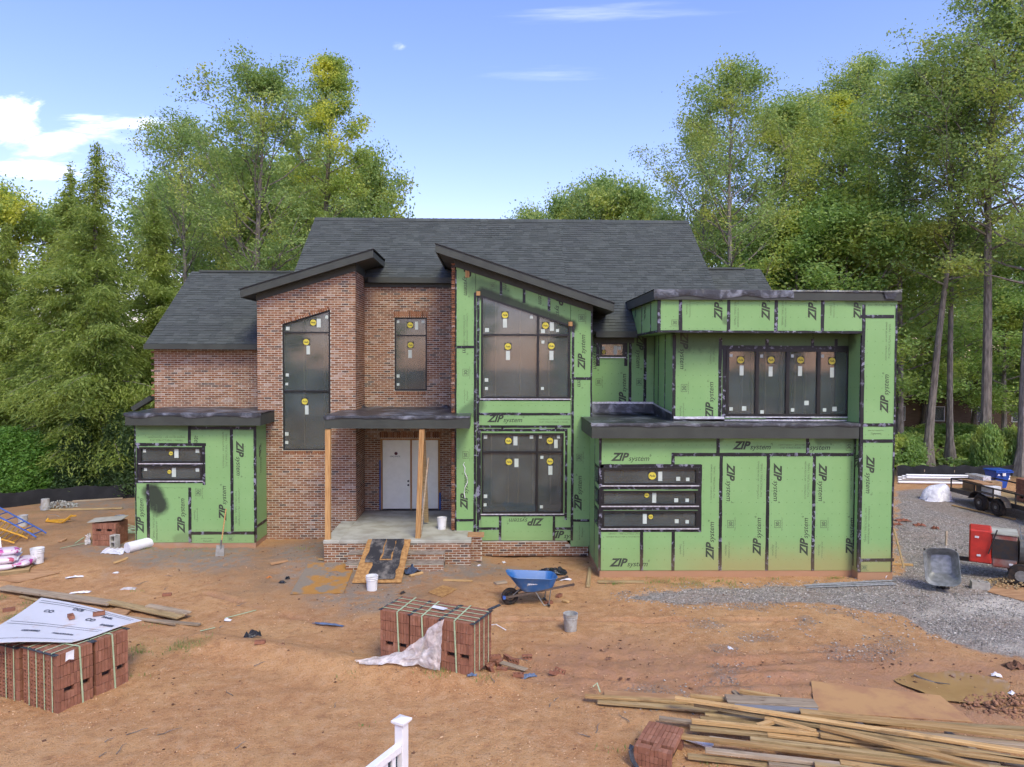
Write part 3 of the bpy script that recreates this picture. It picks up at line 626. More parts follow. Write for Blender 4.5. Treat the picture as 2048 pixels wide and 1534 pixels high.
# lettering --------------------------------------------------------
_tm = {}
def text_mesh(body, size=1., shear=0., bold=0.):
    k = (body, size, shear, bold)
    if k not in _tm:
        cu_ = bpy.data.curves.new('lettering', 'FONT'); cu_.body = body; cu_.size = size; cu_.shear = shear; cu_.offset = bold; cu_.resolution_u = 3; o = bpy.data.objects.new('lettering', cu_); COL.objects.link(o)
        dg = bpy.context.evaluated_depsgraph_get(); me = bpy.data.meshes.new_from_object(o.evaluated_get(dg)); bpy.data.objects.remove(o); 
        vs = [tuple(v.co) for v in me.vertices]; fs = [tuple(p.vertices) for p in me.polygons]; bpy.data.meshes.remove(me); _tm[k] = (vs, fs)
    return _tm[k]
def ext(vs): xs = [v[0] for v in vs]; return min(xs), max(xs)
def logo_geo():
    v1, f1 = text_mesh('ZIP', 1.26, .34, .05); v2, f2 = text_mesh('system', .86, .28, .004); a, b = ext(v1); c, d = ext(v2); vs = [(x-a, y, 0) for x, y, z in v1]; n = len(vs); w = b-a
    vs += [(x-c+w-.05, y-.03, 0) for x, y, z in v2]; fs = list(f1)+[tuple(i+n for i in f) for f in f2]; tot_ = max(v[0] for v in vs)
    v3, f3 = text_mesh('®', .3); n = len(vs); vs += [(x+tot_+.02, y+.5, 0) for x, y, z in v3]; fs += [tuple(i+n for i in f) for f in f3]
    tot_ = max(v[0] for v in vs); vs = [(x/tot_-.5, (y-.3)/tot_, 0) for x, y, z in vs]; return vs, fs
LOGO = logo_geo()
def lines_geo(txts, size=.1):
    vs, fs = [], []
    for i, tx in enumerate(txts):
        v, f = text_mesh(tx, size*(1 if i else .8)); a, b = ext(v); n = len(vs); vs += [(x-(a+b)/2, y-i*size*1.25, 0) for x, y, z in v]; fs += [tuple(q+n for q in g) for g in f]
    return vs, fs
G_STRUCT = lines_geo(['CONTINUOUS  •  AIR WATER BARRIER', '7/16" STRUCTURAL 1 PANEL'], .085)
G_JOIN = lines_geo(['Join the revolution.', 'Zipsystem'], .085)
def badge_geo():
    v, f = text_mesh('30', .17, 0, .006); a, b = ext(v); vs = [(x-(a+b)/2, y-.06, 0) for x, y, z in v]; fs = list(f)
    def bx(x0, x1, y0, y1): n = len(vs); vs.extend([(x0, y0, 0), (x1, y0, 0), (x1, y1, 0), (x0, y1, 0)]); fs.append((n, n+1, n+2, n+3))
    bx(-.13, .13, .09, .105); bx(-.13, .13, -.105, -.09); bx(-.13, -.115, -.089, .089); bx(.115, .13, -.089, .089)
    v, f = text_mesh('YEAR WARRANTY', .055); a, b = ext(v); n = len(vs); vs += [(x-(a+b)/2, y-.17, 0) for x, y, z in v]; fs += [tuple(q+n for q in g) for g in f]; return vs, fs
G_BADGE = badge_geo()
def letter(geo, px, py, Y, rot, parent, size=1., clip=None, mat=INK, side=None):
    """print lying 2 mm proud of a sheathing panel; rot in degrees; clip = photo rectangle"""
    c = P(px, py, Y); ca, sa = math.cos(R(rot)), math.sin(R(rot)); bm = bmesh.new(); bv = []
    for x, y, z in geo[0]:
        x, y = x*size, y*size; q = x*ca-y*sa, x*sa+y*ca
        bv.append(bm.verts.new((c.x+q[0], Y-.002, c.z+q[1]) if side is None else (side[0]-.002*side[1], c.y-side[1]*q[0]*-1, c.z+q[1])))
    bm.verts.ensure_lookup_table()
    for f in geo[1]:
        try: bm.faces.new([bv[i] for i in f])
        except ValueError: pass
    if clip is not None:
        x0, x1, z0, z1 = prect(clip, Y)
        for co, no in (((x0, 0, 0), (-1, 0, 0)), ((x1, 0, 0), (1, 0, 0)), ((0, 0, z0), (0, 0, -1)), ((0, 0, z1), (0, 0, 1))):
            bmesh.ops.bisect_plane(bm, geom=bm.verts[:]+bm.edges[:]+bm.faces[:], plane_co=co, plane_no=no, clear_outer=True)
    if not bm.faces: bm.free(); return
    me = bpy.data.meshes.new('lettering'); bm.to_mesh(me); bm.free(); me.materials.append(mat); o = put('lettering', me, parent)
    if parent is not house: o.location = (0, 0, 0)
    return o
LZ = 1.08
# windows ----------------------------------------------------------
_disc = None
def window(r, Y, vsp=(), hsp=(), slope=None, discs=(), labels=(), tabs=(), fw=.055, name='window', depth=1.1, studs=3, sill=True, flare=.4):
    x0, x1, z0, z1 = prect(r, Y); mx, my = (r[0]+r[2])/2, (r[1]+r[3])/2
    w = empty(name, (x0-HO[0], Y-HO[1], z0-HO[2])); w.parent = house; W0 = Vector((x0, Y, z0)); w['_w'] = tuple(W0)
    tz = (lambda x: z1) if slope is None else (lambda x: slope[0]+(slope[1]-slope[0])*(x-x0)/(x1-x0))
    fr = MB(); ya, yb = Y-.022, Y+.09
    fr.box(x0, x1, ya, yb, z0, z0+fw)
    for a, b in ((x0, x0+fw), (x1-fw, x1)): fr.prismY([(a, z0+fw), (b, z0+fw), (b, tz(b)-fw), (a, tz(a)-fw)], ya+.001, yb)
    fr.prismY([(x0, tz(x0)-fw), (x1, tz(x1)-fw), (x1, tz(x1)), (x0, tz(x0))], ya, yb)
    vx = [X(v, Y, my) for v in vsp]; hz = [Z(h, Y, mx) for h in hsp]
    for h in hz:
        fr.box(x0+fw, x1-fw, ya+.003, yb-.01, h-fw*.5, h+fw*.5)
    xs = [x0+fw]+vx+[x1-fw]; zs = sorted([z0+fw]+hz)
    for v in vx:
        zz = zs+[None]
        for i in range(len(zs)):
            lo_ = zs[i]+(fw*.5 if i else 0); 
            hi_ = (lambda x, i=i: zs[i+1]-fw*.5) if i+1 < len(zs) else (lambda x: tz(x)-fw)
            fr.prismY([(v-fw*.6, lo_), (v+fw*.6, lo_), (v+fw*.6, hi_(v+fw*.6)), (v-fw*.6, hi_(v-fw*.6))], ya+.002, yb-.01)
    fr.build('frame', BLACKFR, w)
    zt = max(tz(x0), tz(x1))
    rm = MB(); e = .004
    for a in ([(x0+e, Y+.1, z0+e), (x1-e, Y+.1, z0+e), (x1+flare, Y+depth, z0+e), (x0-flare, Y+depth, z0+e)], [(x0+e, Y+.1, zt), (x0-flare, Y+depth, zt), (x1+flare, Y+depth, zt), (x1-e, Y+.1, zt)], [(x0+e, Y+.1, z0), (x0-flare, Y+depth, z0), (x0-flare, Y+depth, zt), (x0+e, Y+.1, zt)], [(x1-e, Y+.1, z0), (x1-e, Y+.1, zt), (x1+flare, Y+depth, zt), (x1+flare, Y+depth, z0)], [(x0-flare, Y+depth, z0), (x1+flare, Y+depth, z0), (x1+flare, Y+depth, zt), (x0-flare, Y+depth, zt)]):
        rm.add(a, [(0, 1, 2, 3)])
    rm.build('room', ROOM, w, fix=False)
    if studs:
        for i in range(studs):
            s = MB(); xx = x0+(x1-x0)*(i+.5+random.uniform(-.2, .2))/studs; s.box(xx-.02, xx+.02, Y+depth-.13, Y+depth-.02, z0+.01, zt-.01); s.build('stud', STUD, w)
    for i in range(len(zs)):
        for j in range(len(xs)-1):
            a, b = xs[j], xs[j+1]; lo_ = zs[i]; hi_ = (lambda x, i=i: zs[i+1]) if i+1 < len(zs) else (lambda x: tz(x)-fw*.6)
            MB().prismY([(a, lo_), (b, lo_), (b, hi_(b)), (a, hi_(a))], Y+.03, Y+.036).build('pane', GLASS, w)
    def flat(name_, cx, cz, hw, hh, mat, yo): return MB().box(cx-hw, cx+hw, Y+yo, Y+.029, cz-hh, cz+hh).build(name_, mat, w)
    for d in discs:
        q = P(d[0], d[1], Y); s = (d[2] if len(d) > 2 else .105)*.88; flat('sticker_backing', q.x, q.z, s*1.12, s*1.12, DARK_S, .027)
        mb = MB(); mb.add([(q.x+s*math.cos(2*math.pi*k/18), Y+.0255, q.z+s*math.sin(2*math.pi*k/18)) for k in range(18)], [tuple(range(18))]); mb.build('round_sticker', YEL_S, w)
        v, f = text_mesh('Pella', 1., .3, .02); a, b = ext(v); k = s*1.5/(b-a); MB().add([(q.x+(x-(a+b)/2)*k, Y+.0245, q.z+(y-.35)*k*1.0+.0*x) for x, y, z in v], f).build('lettering', INK, w, fix=False)
    for l in labels:
        q = P(l[0], l[1], Y); flat('label_strip', q.x, q.z, l[2]/2*Y/FPX, l[3]/2*Y/FPX, PALE_S, .0275)
    for l in tabs:
        q = P(l[0], l[1], Y); s = (l[2] if len(l) > 2 else 6)*.5*Y/FPX; flat('corner_tab', q.x, q.z, s, s, PALE_S, .0278)
    if sill: MB().box(x0-.02, x1+.02, Y-.04, Y-.024, z0-.03, z0-.002).build('sill_trim', SILVER, w)
    return w
# ---- garage wing wall
def Hr(r, Y): return prect(r, Y)
gw = [(1204, 935, 1396, 970), (1204, 981, 1396, 1011), (1204, 1021, 1396, 1056)]
gh_ = [Hr(r, YG) for r in gw]
def logo(px, py, Y, rot, p, clip=None): return letter(LOGO, px, py, Y, rot, p, LZ, clip)
p = panel((1200, 876, 1436, 932), YG, [Hr((1346, 911, 1440, 940), YG)]); logo(1262, 916, YG, 0, p)
p = panel((1436, 876, 1615, 911), YG); logo(1505, 893, YG, 0, p); letter(G_STRUCT, 1592, 891, YG, 0, p, .8, (1436, 876, 1613, 911), FAINT)
p = panel((1615, 876, 1707, 911), YG); logo(1624, 894, YG, 0, p, (1615, 876, 1707, 911)); letter(G_BADGE, 1698, 893, YG, 90, p, .8, (1615, 876, 1707, 911), FAINT)
p = panel((1200, 932, 1346, 1064), YG, gh_)
p = panel((1346, 911, 1441, 1141), YG, gh_); logo(1422, 1080, YG, 90, p); letter(G_STRUCT, 1424, 964, YG, 90, p, .8, None, FAINT); letter(G_JOIN, 1366, 1098, YG, -90, p, .8, None, FAINT)
for a, b in ((1441, 1535), (1535, 1627), (1627, 1707)):
    p = panel((a, 911, b, 1141), YG); cl_ = (a, 911, b, 1141); logo(a+18 if a < 1627 else a+16, 966, YG, -90, p, cl_); logo(a+75, 1072, YG, 90, p, cl_); letter(G_STRUCT, a+77, 960, YG, 90, p, .85, cl_, FAINT); letter(G_BADGE, a+20, 1048, YG, 90, p, .8, cl_, FAINT); letter(G_JOIN, a+16, 1100, YG, -90, p, .85, cl_, FAINT)
p = panel((1200, 1064, 1283, 1141), YG); logo(1259, 1127, YG, 0, p, (1200, 1064, 1283, 1141)); letter(G_STRUCT, 1248, 1072, YG, 180, p, .8, None, FAINT)
p = panel((1283, 1064, 1346, 1141), YG); logo(1259, 1127, YG, 0, p, (1283, 1064, 1346, 1141))
for a in ((1436, 877, 1436, 908), (1615, 877, 1615, 908), (1343, 909, 1707, 909), (1346, 911, 1346, 930), (1441, 911, 1441, 1141), (1535, 911, 1535, 1141), (1627, 911, 1627, 1141), (1283, 1062, 1283, 1141), (1346, 1062, 1346, 1141)): tape(*a, YG)
tape(1202, 876, 1198, 1141, YG, .07)
gstk = [dict(discs=[(1305, 952, .115)], labels=[(1321, 953, 8, 19)], tabs=[(1357, 958, 8), (1376, 959, 7)]), dict(discs=[(1294, 991, .07)], labels=[(1309, 996, 8, 20)], tabs=[(1353, 1001, 8), (1375, 1001, 7)]), dict(discs=[(1302, 1034, .07)], labels=[(1290, 1038, 8, 20)], tabs=[(1354, 1043, 8), (1375, 1044, 7)])]
for r, s in zip(gw, gstk): window(r, YG, studs=2, depth=1.3, flare=-.03, **s)
for a in ((1198, 932, 1402, 932), (1198, 1060, 1400, 1060), (1198, 975, 1398, 975), (1198, 1016, 1398, 1016), (1400, 929, 1399, 1064)): tape(*a, YG, .1)
tape(1205, 930, 1202, 1062, YG, .1)
# garage: left return wall, foundation, right end behind the pillar
GX0, GX1 = X(1199, YG, 1000), X(1707, YG, 1000); PX0, PX1 = X(1721, YO, 850), X(1790, YO, 850); gz0 = Z(1141, YG, 1400)
for a, b in ((YG+.032, 19.4), (19.404, YBAY+.2)):
    MB().box(GX0, GX0+.03, a, b, gz0+.0, 3.75).build('sheathing_panel', ZIP, house)
wavy_tape(((GX0, 19.4, gz0), (GX0, 19.4, 3.7)), .09, nrm=(-1, 0, 0)); wavy_tape(((GX0, YG+.07, gz0), (GX0, YG+.07, 3.7)), .09, nrm=(-1, 0, 0)); 
for r in gw:
    z0_, z1_ = Hr(r, YG)[2:]; MB().box(GX0-.02, GX0-.001, YG+.12, 19.33, z0_, z1_).build('side_window', BLACKFR, house); MB().box(GX0-.03, GX0-.021, YG+.17, 19.28, z0_+.05, z1_-.05).build('pane', GLASS, house)
MB().box(GX0+.02, GX1, YG+.012, YG+.3, -.3, gz0-.001).build('foundation_wall', CONC_D, house); MB().box(GX0+.015, GX0+.2, YG+.3, YBAY+.1, -.3, gz0-.001).build('foundation_wall', CONC_D, house)
MB().box(GX1, PX1+.02, YO+.012, YO+.6, -.3, Z(1143, YO, 1755)-.002).build('foundation_wall', CONC_D, house)
# ---- pillar and overhang
cuts = [600, 633, 850, 882, 1120, 1144]
for i, (a, b) in enumerate(zip(cuts, cuts[1:])):
    p = panel((1721, a, 1790-(8 if a > 1000 else (4 if a > 800 else 0)), b), YO) if False else MB().box(PX0, PX1, YO, YO+.03, Z(b, YO, 1755)+.002, Z(a, YO, 1755)-.002).build('sheathing_panel', ZIP, house)
    if i == 0: letter(G_STRUCT, 1765, 606, YO, 0, p, .7, None, FAINT)
    if i == 1: logo(1771, 786, YO, 90, p); letter(G_STRUCT, 1774, 682, YO, 90, p, .85, None, FAINT)
    if i == 2: letter(G_JOIN, 1752, 862, YO, 0, p, .8, None, FAINT)
    if i == 3: logo(1738, 950, YO, -90, p); letter(G_STRUCT, 1736, 1050, YO, -90, p, .85, None, FAINT)
    if i == 4: letter(G_BADGE, 1728, 1135, YO, 0, p, .6, None, FAINT)
for y in cuts[1:-1]: tape(1721, y, 1788, y, YO)
wavy_tape(((PX0+.03, YO, .2), (PX0+.03, YO, 7.2)), .09, off=.011); wavy_tape(((PX1-.02, YO, .2), (PX1-.02, YO, 7.2)), .05, off=.0102)
# pillar returns
MB().box(PX0, PX0+.03, YO+.032, YW+1, .2, 6.45).build('sheathing_panel', ZIP, house); MB().box(PX1-.03, PX1, YO+.032, 24, .2, 7.2).build('sheathing_panel', ZIP, house)
wavy_tape(((PX0, YO+.04, .3), (PX0, YO+.04, 6.4)), .07, nrm=(-1, 0, 0)); wavy_tape(((PX0, YG-.05, .3), (PX0, YG-.05, 3.7)), .07, nrm=(-1, 0, 0))
letter(LOGO, 1712, 905, YG-.1, 90, house, .9, None, INK, side=(PX0, 1)); 
# overhang front
OX0 = X(1316, YO, 640); oz0, oz1 = Z(665, YO, 1520), Z(600, YO, 1520)
oc = [OX0, X(1361, YO, 640), X(1457, YO, 640), X(1552, YO, 640), X(1645, YO, 640), PX0]
for i, (a, b) in enumerate(zip(oc, oc[1:])):
    p = MB().box(a+.002, b-.002, YO, YO+.03, oz0, oz1).build('sheathing_panel', ZIP, house)
    pxs = (1316, 1361, 1457, 1552, 1645, 1721)
    cl_ = (pxs[i], 600, pxs[i+1], 664)
    if i == 0: letter(G_BADGE, 1350, 645, YO, 0, p, .7, None, FAINT)
    if i in (1, 2, 3): logo(pxs[i+1]-18, 600, YO, 90, p, cl_); letter(G_STRUCT if i > 1 else G_JOIN, pxs[i]+18, 618, YO, -90, p, .8, cl_, FAINT)
    if i == 4: logo(1718, 600, YO, 90, p, cl_); letter(G_JOIN, 1667, 620, YO, -90, p, .8, cl_, FAINT)
    if i: wavy_tape(((a, YO, oz0), (a, YO, oz1)), .09)
wavy_tape(((OX0+.03, YO, oz0), (OX0+.03, YO, oz1)), .08); wavy_tape(((OX0, YO, oz0+.02), (PX0, YO, oz0+.02)), .06, off=.011)
# overhang left return and soffit
oy = [YO+.032, 19.05, 20.2, 21.7]
for a, b in zip(oy, oy[1:]): p = MB().box(OX0, OX0+.03, a+.001, b-.001, oz0, oz1).build('sheathing_panel', ZIP, house); letter(LOGO, 1290, 610, (a+b)/2+.2, 90, p, .9, None, INK, side=(OX0, 1)) if a > 18.5 else 0
for a in oy[1:3]: wavy_tape(((OX0, a, oz0), (OX0, a, oz1)), .09, nrm=(-1, 0, 0))
wavy_tape(((OX0, YO+.04, oz0), (OX0, YO+.04, oz1)), .08, nrm=(-1, 0, 0)); wavy_tape(((OX0, YO, oz0+.02), (OX0, 21.7, oz0+.02)), .06, nrm=(-1, 0, 0), off=.008)
MB().box(OX0+.031, PX1-.032, YO+.031, 22, oz0+.01, oz0+.05).build('soffit_panel', ZIP, house)
# parapet fascia and membrane of the high flat roof
FX0, FX1 = OX0-.12, PX1+.05; fz0, fz1 = oz1-.0, Z(581, YO-.08, 1520)
MB().box(FX0, FX1, YO-.1, YO-.032, fz0-.01, fz1).build('fascia', FASCIA, house); MB().box(FX0, FX0+.06, YO-.03, 22.6, fz0-.01, fz1).build('fascia', FASCIA, house)
MB().box(FX1-.06, FX1, YO-.03, 24.5, fz0-.01, fz1).build('fascia', FASCIA, house)
def membrane(x0, x1, y0, y1, z, drop=.1, amp=.5, sides=(True, True), name='roof_membrane', nx=70):
    """a loose sheet laid on a flat roof whose front edge hangs over the fascia in waves"""
    mb = MB(); ny = 6; rows = []
    rr = random.random()*50
    for j in range(ny+3):
        row = []
        for i in range(nx+1):
            u = i/nx; x = x0+(x1-x0)*u; wv = mnoise.noise(Vector((x*1.3+rr, 0, 3))); wv2 = mnoise.noise(Vector((x*4+rr, 2, 1)))
            if j == 0: q = (x, y0-.014-.02*abs(wv2), z-drop*(.72+amp*wv))
            elif j == 1: q = (x, y0-.022-.03*abs(wv2)*amp, z-drop*.45)
            elif j == 2: q = (x, y0-.008, z+.012+.012*wv2)
            else: k = (j-2)/ny; q = (x, y0+(y1-y0)*k, z+.014+.022*mnoise.noise(Vector((x*1.5+rr, k*5, 0))))
            row.append(q)
        rows.append(row)
    vs = [q for r_ in rows for q in r_]; w = nx+1; fs = [(j*w+i, j*w+i+1, (j+1)*w+i+1, (j+1)*w+i) for j in range(len(rows)-1) for i in range(nx)]
    return mb.add(vs, fs).build(name, MEMB, house, smooth=True)
membrane(FX0-.02, FX0+3.6, YO-.1, 22.4, fz1, .26, .35); membrane(FX0+3.55, FX1, YO-.1, 24, fz1+.004, .06, .5)
MB().add([(FX1-.5, YO-.14, fz1-.02), (FX1-.1, YO-.16, fz1-.03), (FX1-.2, YO-.15, fz1-.2), (FX1-.42, YO-.14, fz1-.2), (FX1+.02, YO-.12, fz1+.05)], [(0, 1, 2, 3), (0, 4, 1)]).build('membrane_flap', MEMB, house)
# ---- bedroom wall below the overhang
WX0 = X(1348, YW, 750)
wr = (1452, 698, 1700, 833); wh = [Hr(wr, YW)]
p = panel((1349, 655, 1440, 838), YW); logo(1366, 702, YW, -90, p, (1349, 655, 1440, 838)); logo(1421, 800, YW, 90, p, (1349, 655, 1440, 835)); letter(G_STRUCT, 1423, 690, YW, 90, p, .85, (1349, 676, 1440, 838), FAINT); letter(G_BADGE, 1368, 776, YW, 90, p, .8, None, FAINT); letter(G_JOIN, 1366, 822, YW, -90, p, .8, (1349, 676, 1440, 834), FAINT)
for a, b, c in ((1440, 1534, 838), (1534, 1625, 698.5), (1625, 1703, 838)): panel((a, 655, b, c), YW, wh)
tape(1440, 676, 1440, 834, YW); tape(1534, 678, 1534, 694, YW); tape(1625, 678, 1625, 694, YW); tape(1349, 670, 1347, 836, YW); tape(1448, 696, 1448, 836, YW, .1); tape(1444, 694, 1703, 696, YW, .1); tape(1702, 694, 1701, 836, YW, .1); tape(1672, 678, 1672, 694, YW)
window(wr, YW, vsp=(1514, 1575, 1637), fw=.075, studs=9, depth=.7, flare=.1, discs=[(1482, 720), (1543, 720), (1602, 720), (1665, 722)], labels=[(1484, 741, 8, 20), (1542, 743, 8, 20), (1601, 742, 8, 20), (1665, 745, 8, 20)],
       tabs=[(1463, 711, 6), (1524, 712, 6), (1586, 712, 6), (1646, 712, 6), (1463, 818, 7), (1489, 817, 9), (1525, 824, 7), (1586, 820, 7), (1614, 806, 9), (1650, 820, 7), (1670, 818, 9)])
for a, b in ((YW+.032, 19.9), (19.9, 20.7), (20.7, YB)): MB().box(WX0, WX0+.03, a+.001, b-.001, 4.05, oz0).build('sheathing_panel', ZIP, house)
for a in (YW+.05, 19.9, 20.7, YB-.06): wavy_tape(((WX0, a, 4.1), (WX0, a, oz0)), .09, nrm=(-1, 0, 0))
# ---- small wall between the bay and the overhang
sr = (1200, 685, 1250, 714); sh = [Hr(sr, YB)]
for a, b in ((1178, 1260), (1260, 1290), (1290, 1312)):
    p = panel((a, 655, b, 815), YB, sh)
    if a == 1178: logo(1192, 706, YB, -90, p, (1183, 672, 1198, 815)); logo(1247, 780, YB, 90, p, (1183, 720, 1260, 806)); letter(G_BADGE, 1197, 764, YB, 90, p, .8, None, FAINT)
    if a == 1260: logo(1278, 704, YB, -90, p, (1260, 672, 1290, 815)); letter(G_BADGE, 1278, 764, YB, 90, p, .8, None, FAINT)
tape(1260, 676, 1260, 808, YB); tape(1290, 676, 1290, 808, YB); tape(1196, 682, 1196, 732, YB, .1); tape(1252, 682, 1252, 732, YB, .1)
window(sr, YB, discs=[(1208, 704, .06)], labels=[(1231, 700, 7, 18)], tabs=[(1207, 696, 6), (1239, 696, 7)], studs=1)
# ---- low roof over the garage wing
def canopy(x0, x1, yf, yb, z0, z1, left=True, right=True, drop=.1, amp=.5):
    MB().box(x0, x1, yf, yf+.04, z0, z1).build('fascia', FASCIA, house)
    if left: MB().box(x0, x0+.04, yf+.041, yb, z0, z1).build('fascia', FASCIA, house)
    if right: MB().box(x1-.04, x1, yf+.041, yb, z0, z1).build('fascia', FASCIA, house)
    MB().box(x0+.041, x1-.041, yf+.041, yb, z0+.03, z0+.06).build('soffit', FASCIA, house)
    membrane(x0-.03, x1+.02, yf, yb, z1+.02, drop, amp)
CY = 18.2; CZ0, CZ1 = Z(877, CY, 1450), Z(849, CY, 1450); CX0, CX1 = X(1184, CY, 860), PX0-.03
canopy(CX0, CX1, CY, YW, CZ0, CZ1, drop=.1, right=False)
MB().box(CX0, CX0+.04, YW, YBAY-.02, CZ0, CZ1).build('fascia', FASCIA, house)
membrane(CX0-.02, WX0-.005, YW, YB, CZ1+.02, .01, .1)
# upturned membrane kerb with foil edge at the back of the low roof
kz = Z(806, YB-.1, 1240); mb = MB(); ns = 20
for j, (yy, zz) in enumerate(((YB-.35, CZ1+.05), (YB-.16, CZ1+.1), (YB-.1, kz-.06), (YB-.09, kz))):
    for i in range(ns+1): x = BX1+.05+(WX0-BX1-.06)*i/ns; mb.v.append((x, yy+.03*mnoise.noise(Vector((x*3, j*2, 5))), zz+.02*mnoise.noise(Vector((x*4, j, 9)))))
mb.f = [(j*(ns+1)+i, j*(ns+1)+i+1, (j+1)*(ns+1)+i+1, (j+1)*(ns+1)+i) for j in range(3) for i in range(ns)]; mb.build('membrane_upstand', MEMB, house, smooth=True)
wavy_tape(((X(1168, YB-.12, 806), YB-.1, kz+.01), (WX0-.02, YB-.1, kz+.01)), .06, off=.012).data.materials[0] = SILVER
mb = MB(); mb.add([(WX0-.01, YW-.05, CZ1+.02), (WX0-.01, YB-.1, CZ1+.02), (WX0-.04, YB-.1, kz), (WX0-.04, YW-.05, kz-.14), (WX0+.4, YW-.06, CZ1+.03), (WX0+.4, YW-.06, CZ1+.06), (WX0-.04, YW-.06, CZ1+.1)], [(0, 1, 2, 3), (0, 4, 5, 6)]); mb.build('membrane_upstand', MEMB, house)
wavy_tape(((WX0-.05, YB-.1, kz), (WX0-.05, YW, kz-.14)), .05, nrm=(-1, 0, 0)).data.materials[0] = SILVER
wavy_tape(((X(1347, YW, 830), YW-.03, CZ1+.12), (X(1448, YW, 830), YW-.03, CZ1+.12)), .07).data.materials[0] = SILVER; wavy_tape(((X(1448, YW, 830), YW-.05, CZ1+.06), (PX0-.04, YW-.05, CZ1+.06)), .03).data.materials[0] = SILVER
# ---- green bay
bay_roof = lambda x: 8.80-.339*(x+1.64)         # underside of the bay's shed roof
w1 = (962, 590, 1141, 797); w2 = (963, 866, 1127, 1027)
b1x0, b1x1, b1z0, _ = Hr(w1, YBAY); sl = (Z(590, YBAY, 962), Z(650, YBAY, 1141)); h2 = Hr(w2, YBAY)
def bp(r, top=None, holes=()):
    x0, x1, z0, z1 = Hr(r, YBAY)
    if top is None: mb = MB(); [mb.box(a, b, YBAY, YBAY+.03, c, d) for a, b, c, d in rects_minus((x0+.002, x1-.002, z0+.002, z1-.002), holes)]
    else: mb = MB().prismY([(x0+.002, z0), (x1-.002, z0), (x1-.002, top(x1)), (x0+.002, top(x0))], YBAY, YBAY+.03)
    return mb.build('sheathing_panel', ZIP, house)
tl = lambda x: bay_roof(x)-.01
p = bp((912, 530, 951, 694), tl); logo(933, 557, YBAY, -90, p, (912, 530, 951, 694)); letter(G_STRUCT, 933, 662, YBAY, -90, p, .85, None, FAINT)
p = bp((912, 694, 951, 1040)); logo(930, 935+55-7, YBAY, 90, p); letter(G_BADGE, 931, 745, YBAY, 90, p, .8, None, FAINT); letter(G_JOIN, 930, 792, YBAY, 90, p, .8, None, FAINT); letter(G_BADGE, 931, 910, YBAY, 90, p, .8, None, FAINT); logo(930, 672, YBAY, -90, p, (912, 697, 951, 720))
bp((912, 1040, 951, 1068)); 
def over(a, b):                                 # pieces between the sloping window head and the eave
    x0, x1 = X(a, YBAY, 600), X(b, YBAY, 600); wl_ = lambda x: sl[0]+(sl[1]-sl[0])*(x-b1x0)/(b1x1-b1x0); return MB().prismY([(x0+.002, wl_(x0)), (x1-.002, wl_(x1)), (x1-.002, tl(x1)), (x0+.002, tl(x0))], YBAY, YBAY+.03).build('sheathing_panel', ZIP, house)
for a, b in ((962, 1002), (1002, 1048), (1048, 1098), (1098, 1141)):
    p = over(a, b)
    if a == 962: letter(G_BADGE, 985, 571, YBAY, 90, p, .7, None, FAINT)
    if a == 1002: logo(1012, 545, YBAY, -90, p, (1004, 556, 1046, 590))
    if a == 1048: logo(1082, 575, YBAY, -90, p, (1060, 585, 1096, 612))
    if a == 1098: logo(1117, 615, YBAY, -90, p, (1100, 592, 1139, 638))
bp((951, 530, 962, 1068), tl)
p = bp((1141, 600, 1184, 757), tl); logo(1165, 703, YBAY, 90, p); letter(G_BADGE, 1163, 636, YBAY, 90, p, .8, None, FAINT)
p = bp((1141, 757, 1184, 1041)); logo(1160, 740, YBAY, -90, p, (1143, 760, 1184, 800)); logo(1158, 985, YBAY, 90, p); letter(G_BADGE, 1158, 915, YBAY, 90, p, .8, None, FAINT)
p = bp((1141, 1041, 1184, 1093)); letter(G_JOIN, 1160, 1065, YBAY, 90, p, .8, None, FAINT)
bp((962, 797, 1141, 828)); p = bp((962, 828, 1141, 853)); logo(1011, 839, YBAY, 0, p); letter(G_STRUCT, 1108, 840, YBAY, 0, p, .8, None, FAINT)
bp((962, 853, 1141, 1035), None, [h2])
for a, b in ((962, 1000), (1000, 1108), (1108, 1141)):
    p = bp((a, 1035, b, 1081))
    if a == 1000: logo(1051, 1042, YBAY, 180, p)
    if a == 1108: logo(1132, 1071, YBAY, 0, p, (1110, 1058, 1141, 1081))
for a in ((914, 694, 951, 694), (912, 1040, 950, 1040), (951, 585, 949, 1068), (957, 590, 955, 1068), (1002, 552, 1002, 590), (1048, 566, 1048, 606), (1098, 588, 1098, 622), (1147, 650, 1143, 1081), (1143, 757, 1184, 757), (1141, 1041, 1182, 1041), (955, 828, 1141, 828), (955, 853, 1141, 853), (1000, 1030, 1000, 1081), (1108, 1030, 1108, 1081), (955, 1057, 1000, 1057), (1108, 1057, 1141, 1057), (1005, 853, 1005, 860), (1112, 853, 1112, 860),
          (958, 860, 1135, 860), (959, 860, 959, 1040), (1132, 860, 1132, 1040), (958, 1030, 1134, 1030), (959, 800, 1140, 798)): tape(*a, YBAY, .075)
tape(1183, 620, 1181, 1093, YBAY, .05); tape(913, 540, 911, 1066, YBAY, .035)
window(w1, YBAY, vsp=(1076,), hsp=(670,), slope=sl, studs=3, depth=1.5, discs=[(1010, 630), (1091, 651), (1016, 693), (1103, 692)], labels=[(1010, 646, 8, 18), (1104, 653, 8, 17), (1016, 711, 8, 18), (1103, 711, 8, 18)], tabs=[(974, 660, 8), (1063, 634, 6), (1086, 662, 8), (1115, 661, 6), (1086, 684, 6), (973, 760, 7), (973, 777, 6), (1085, 777, 6)])
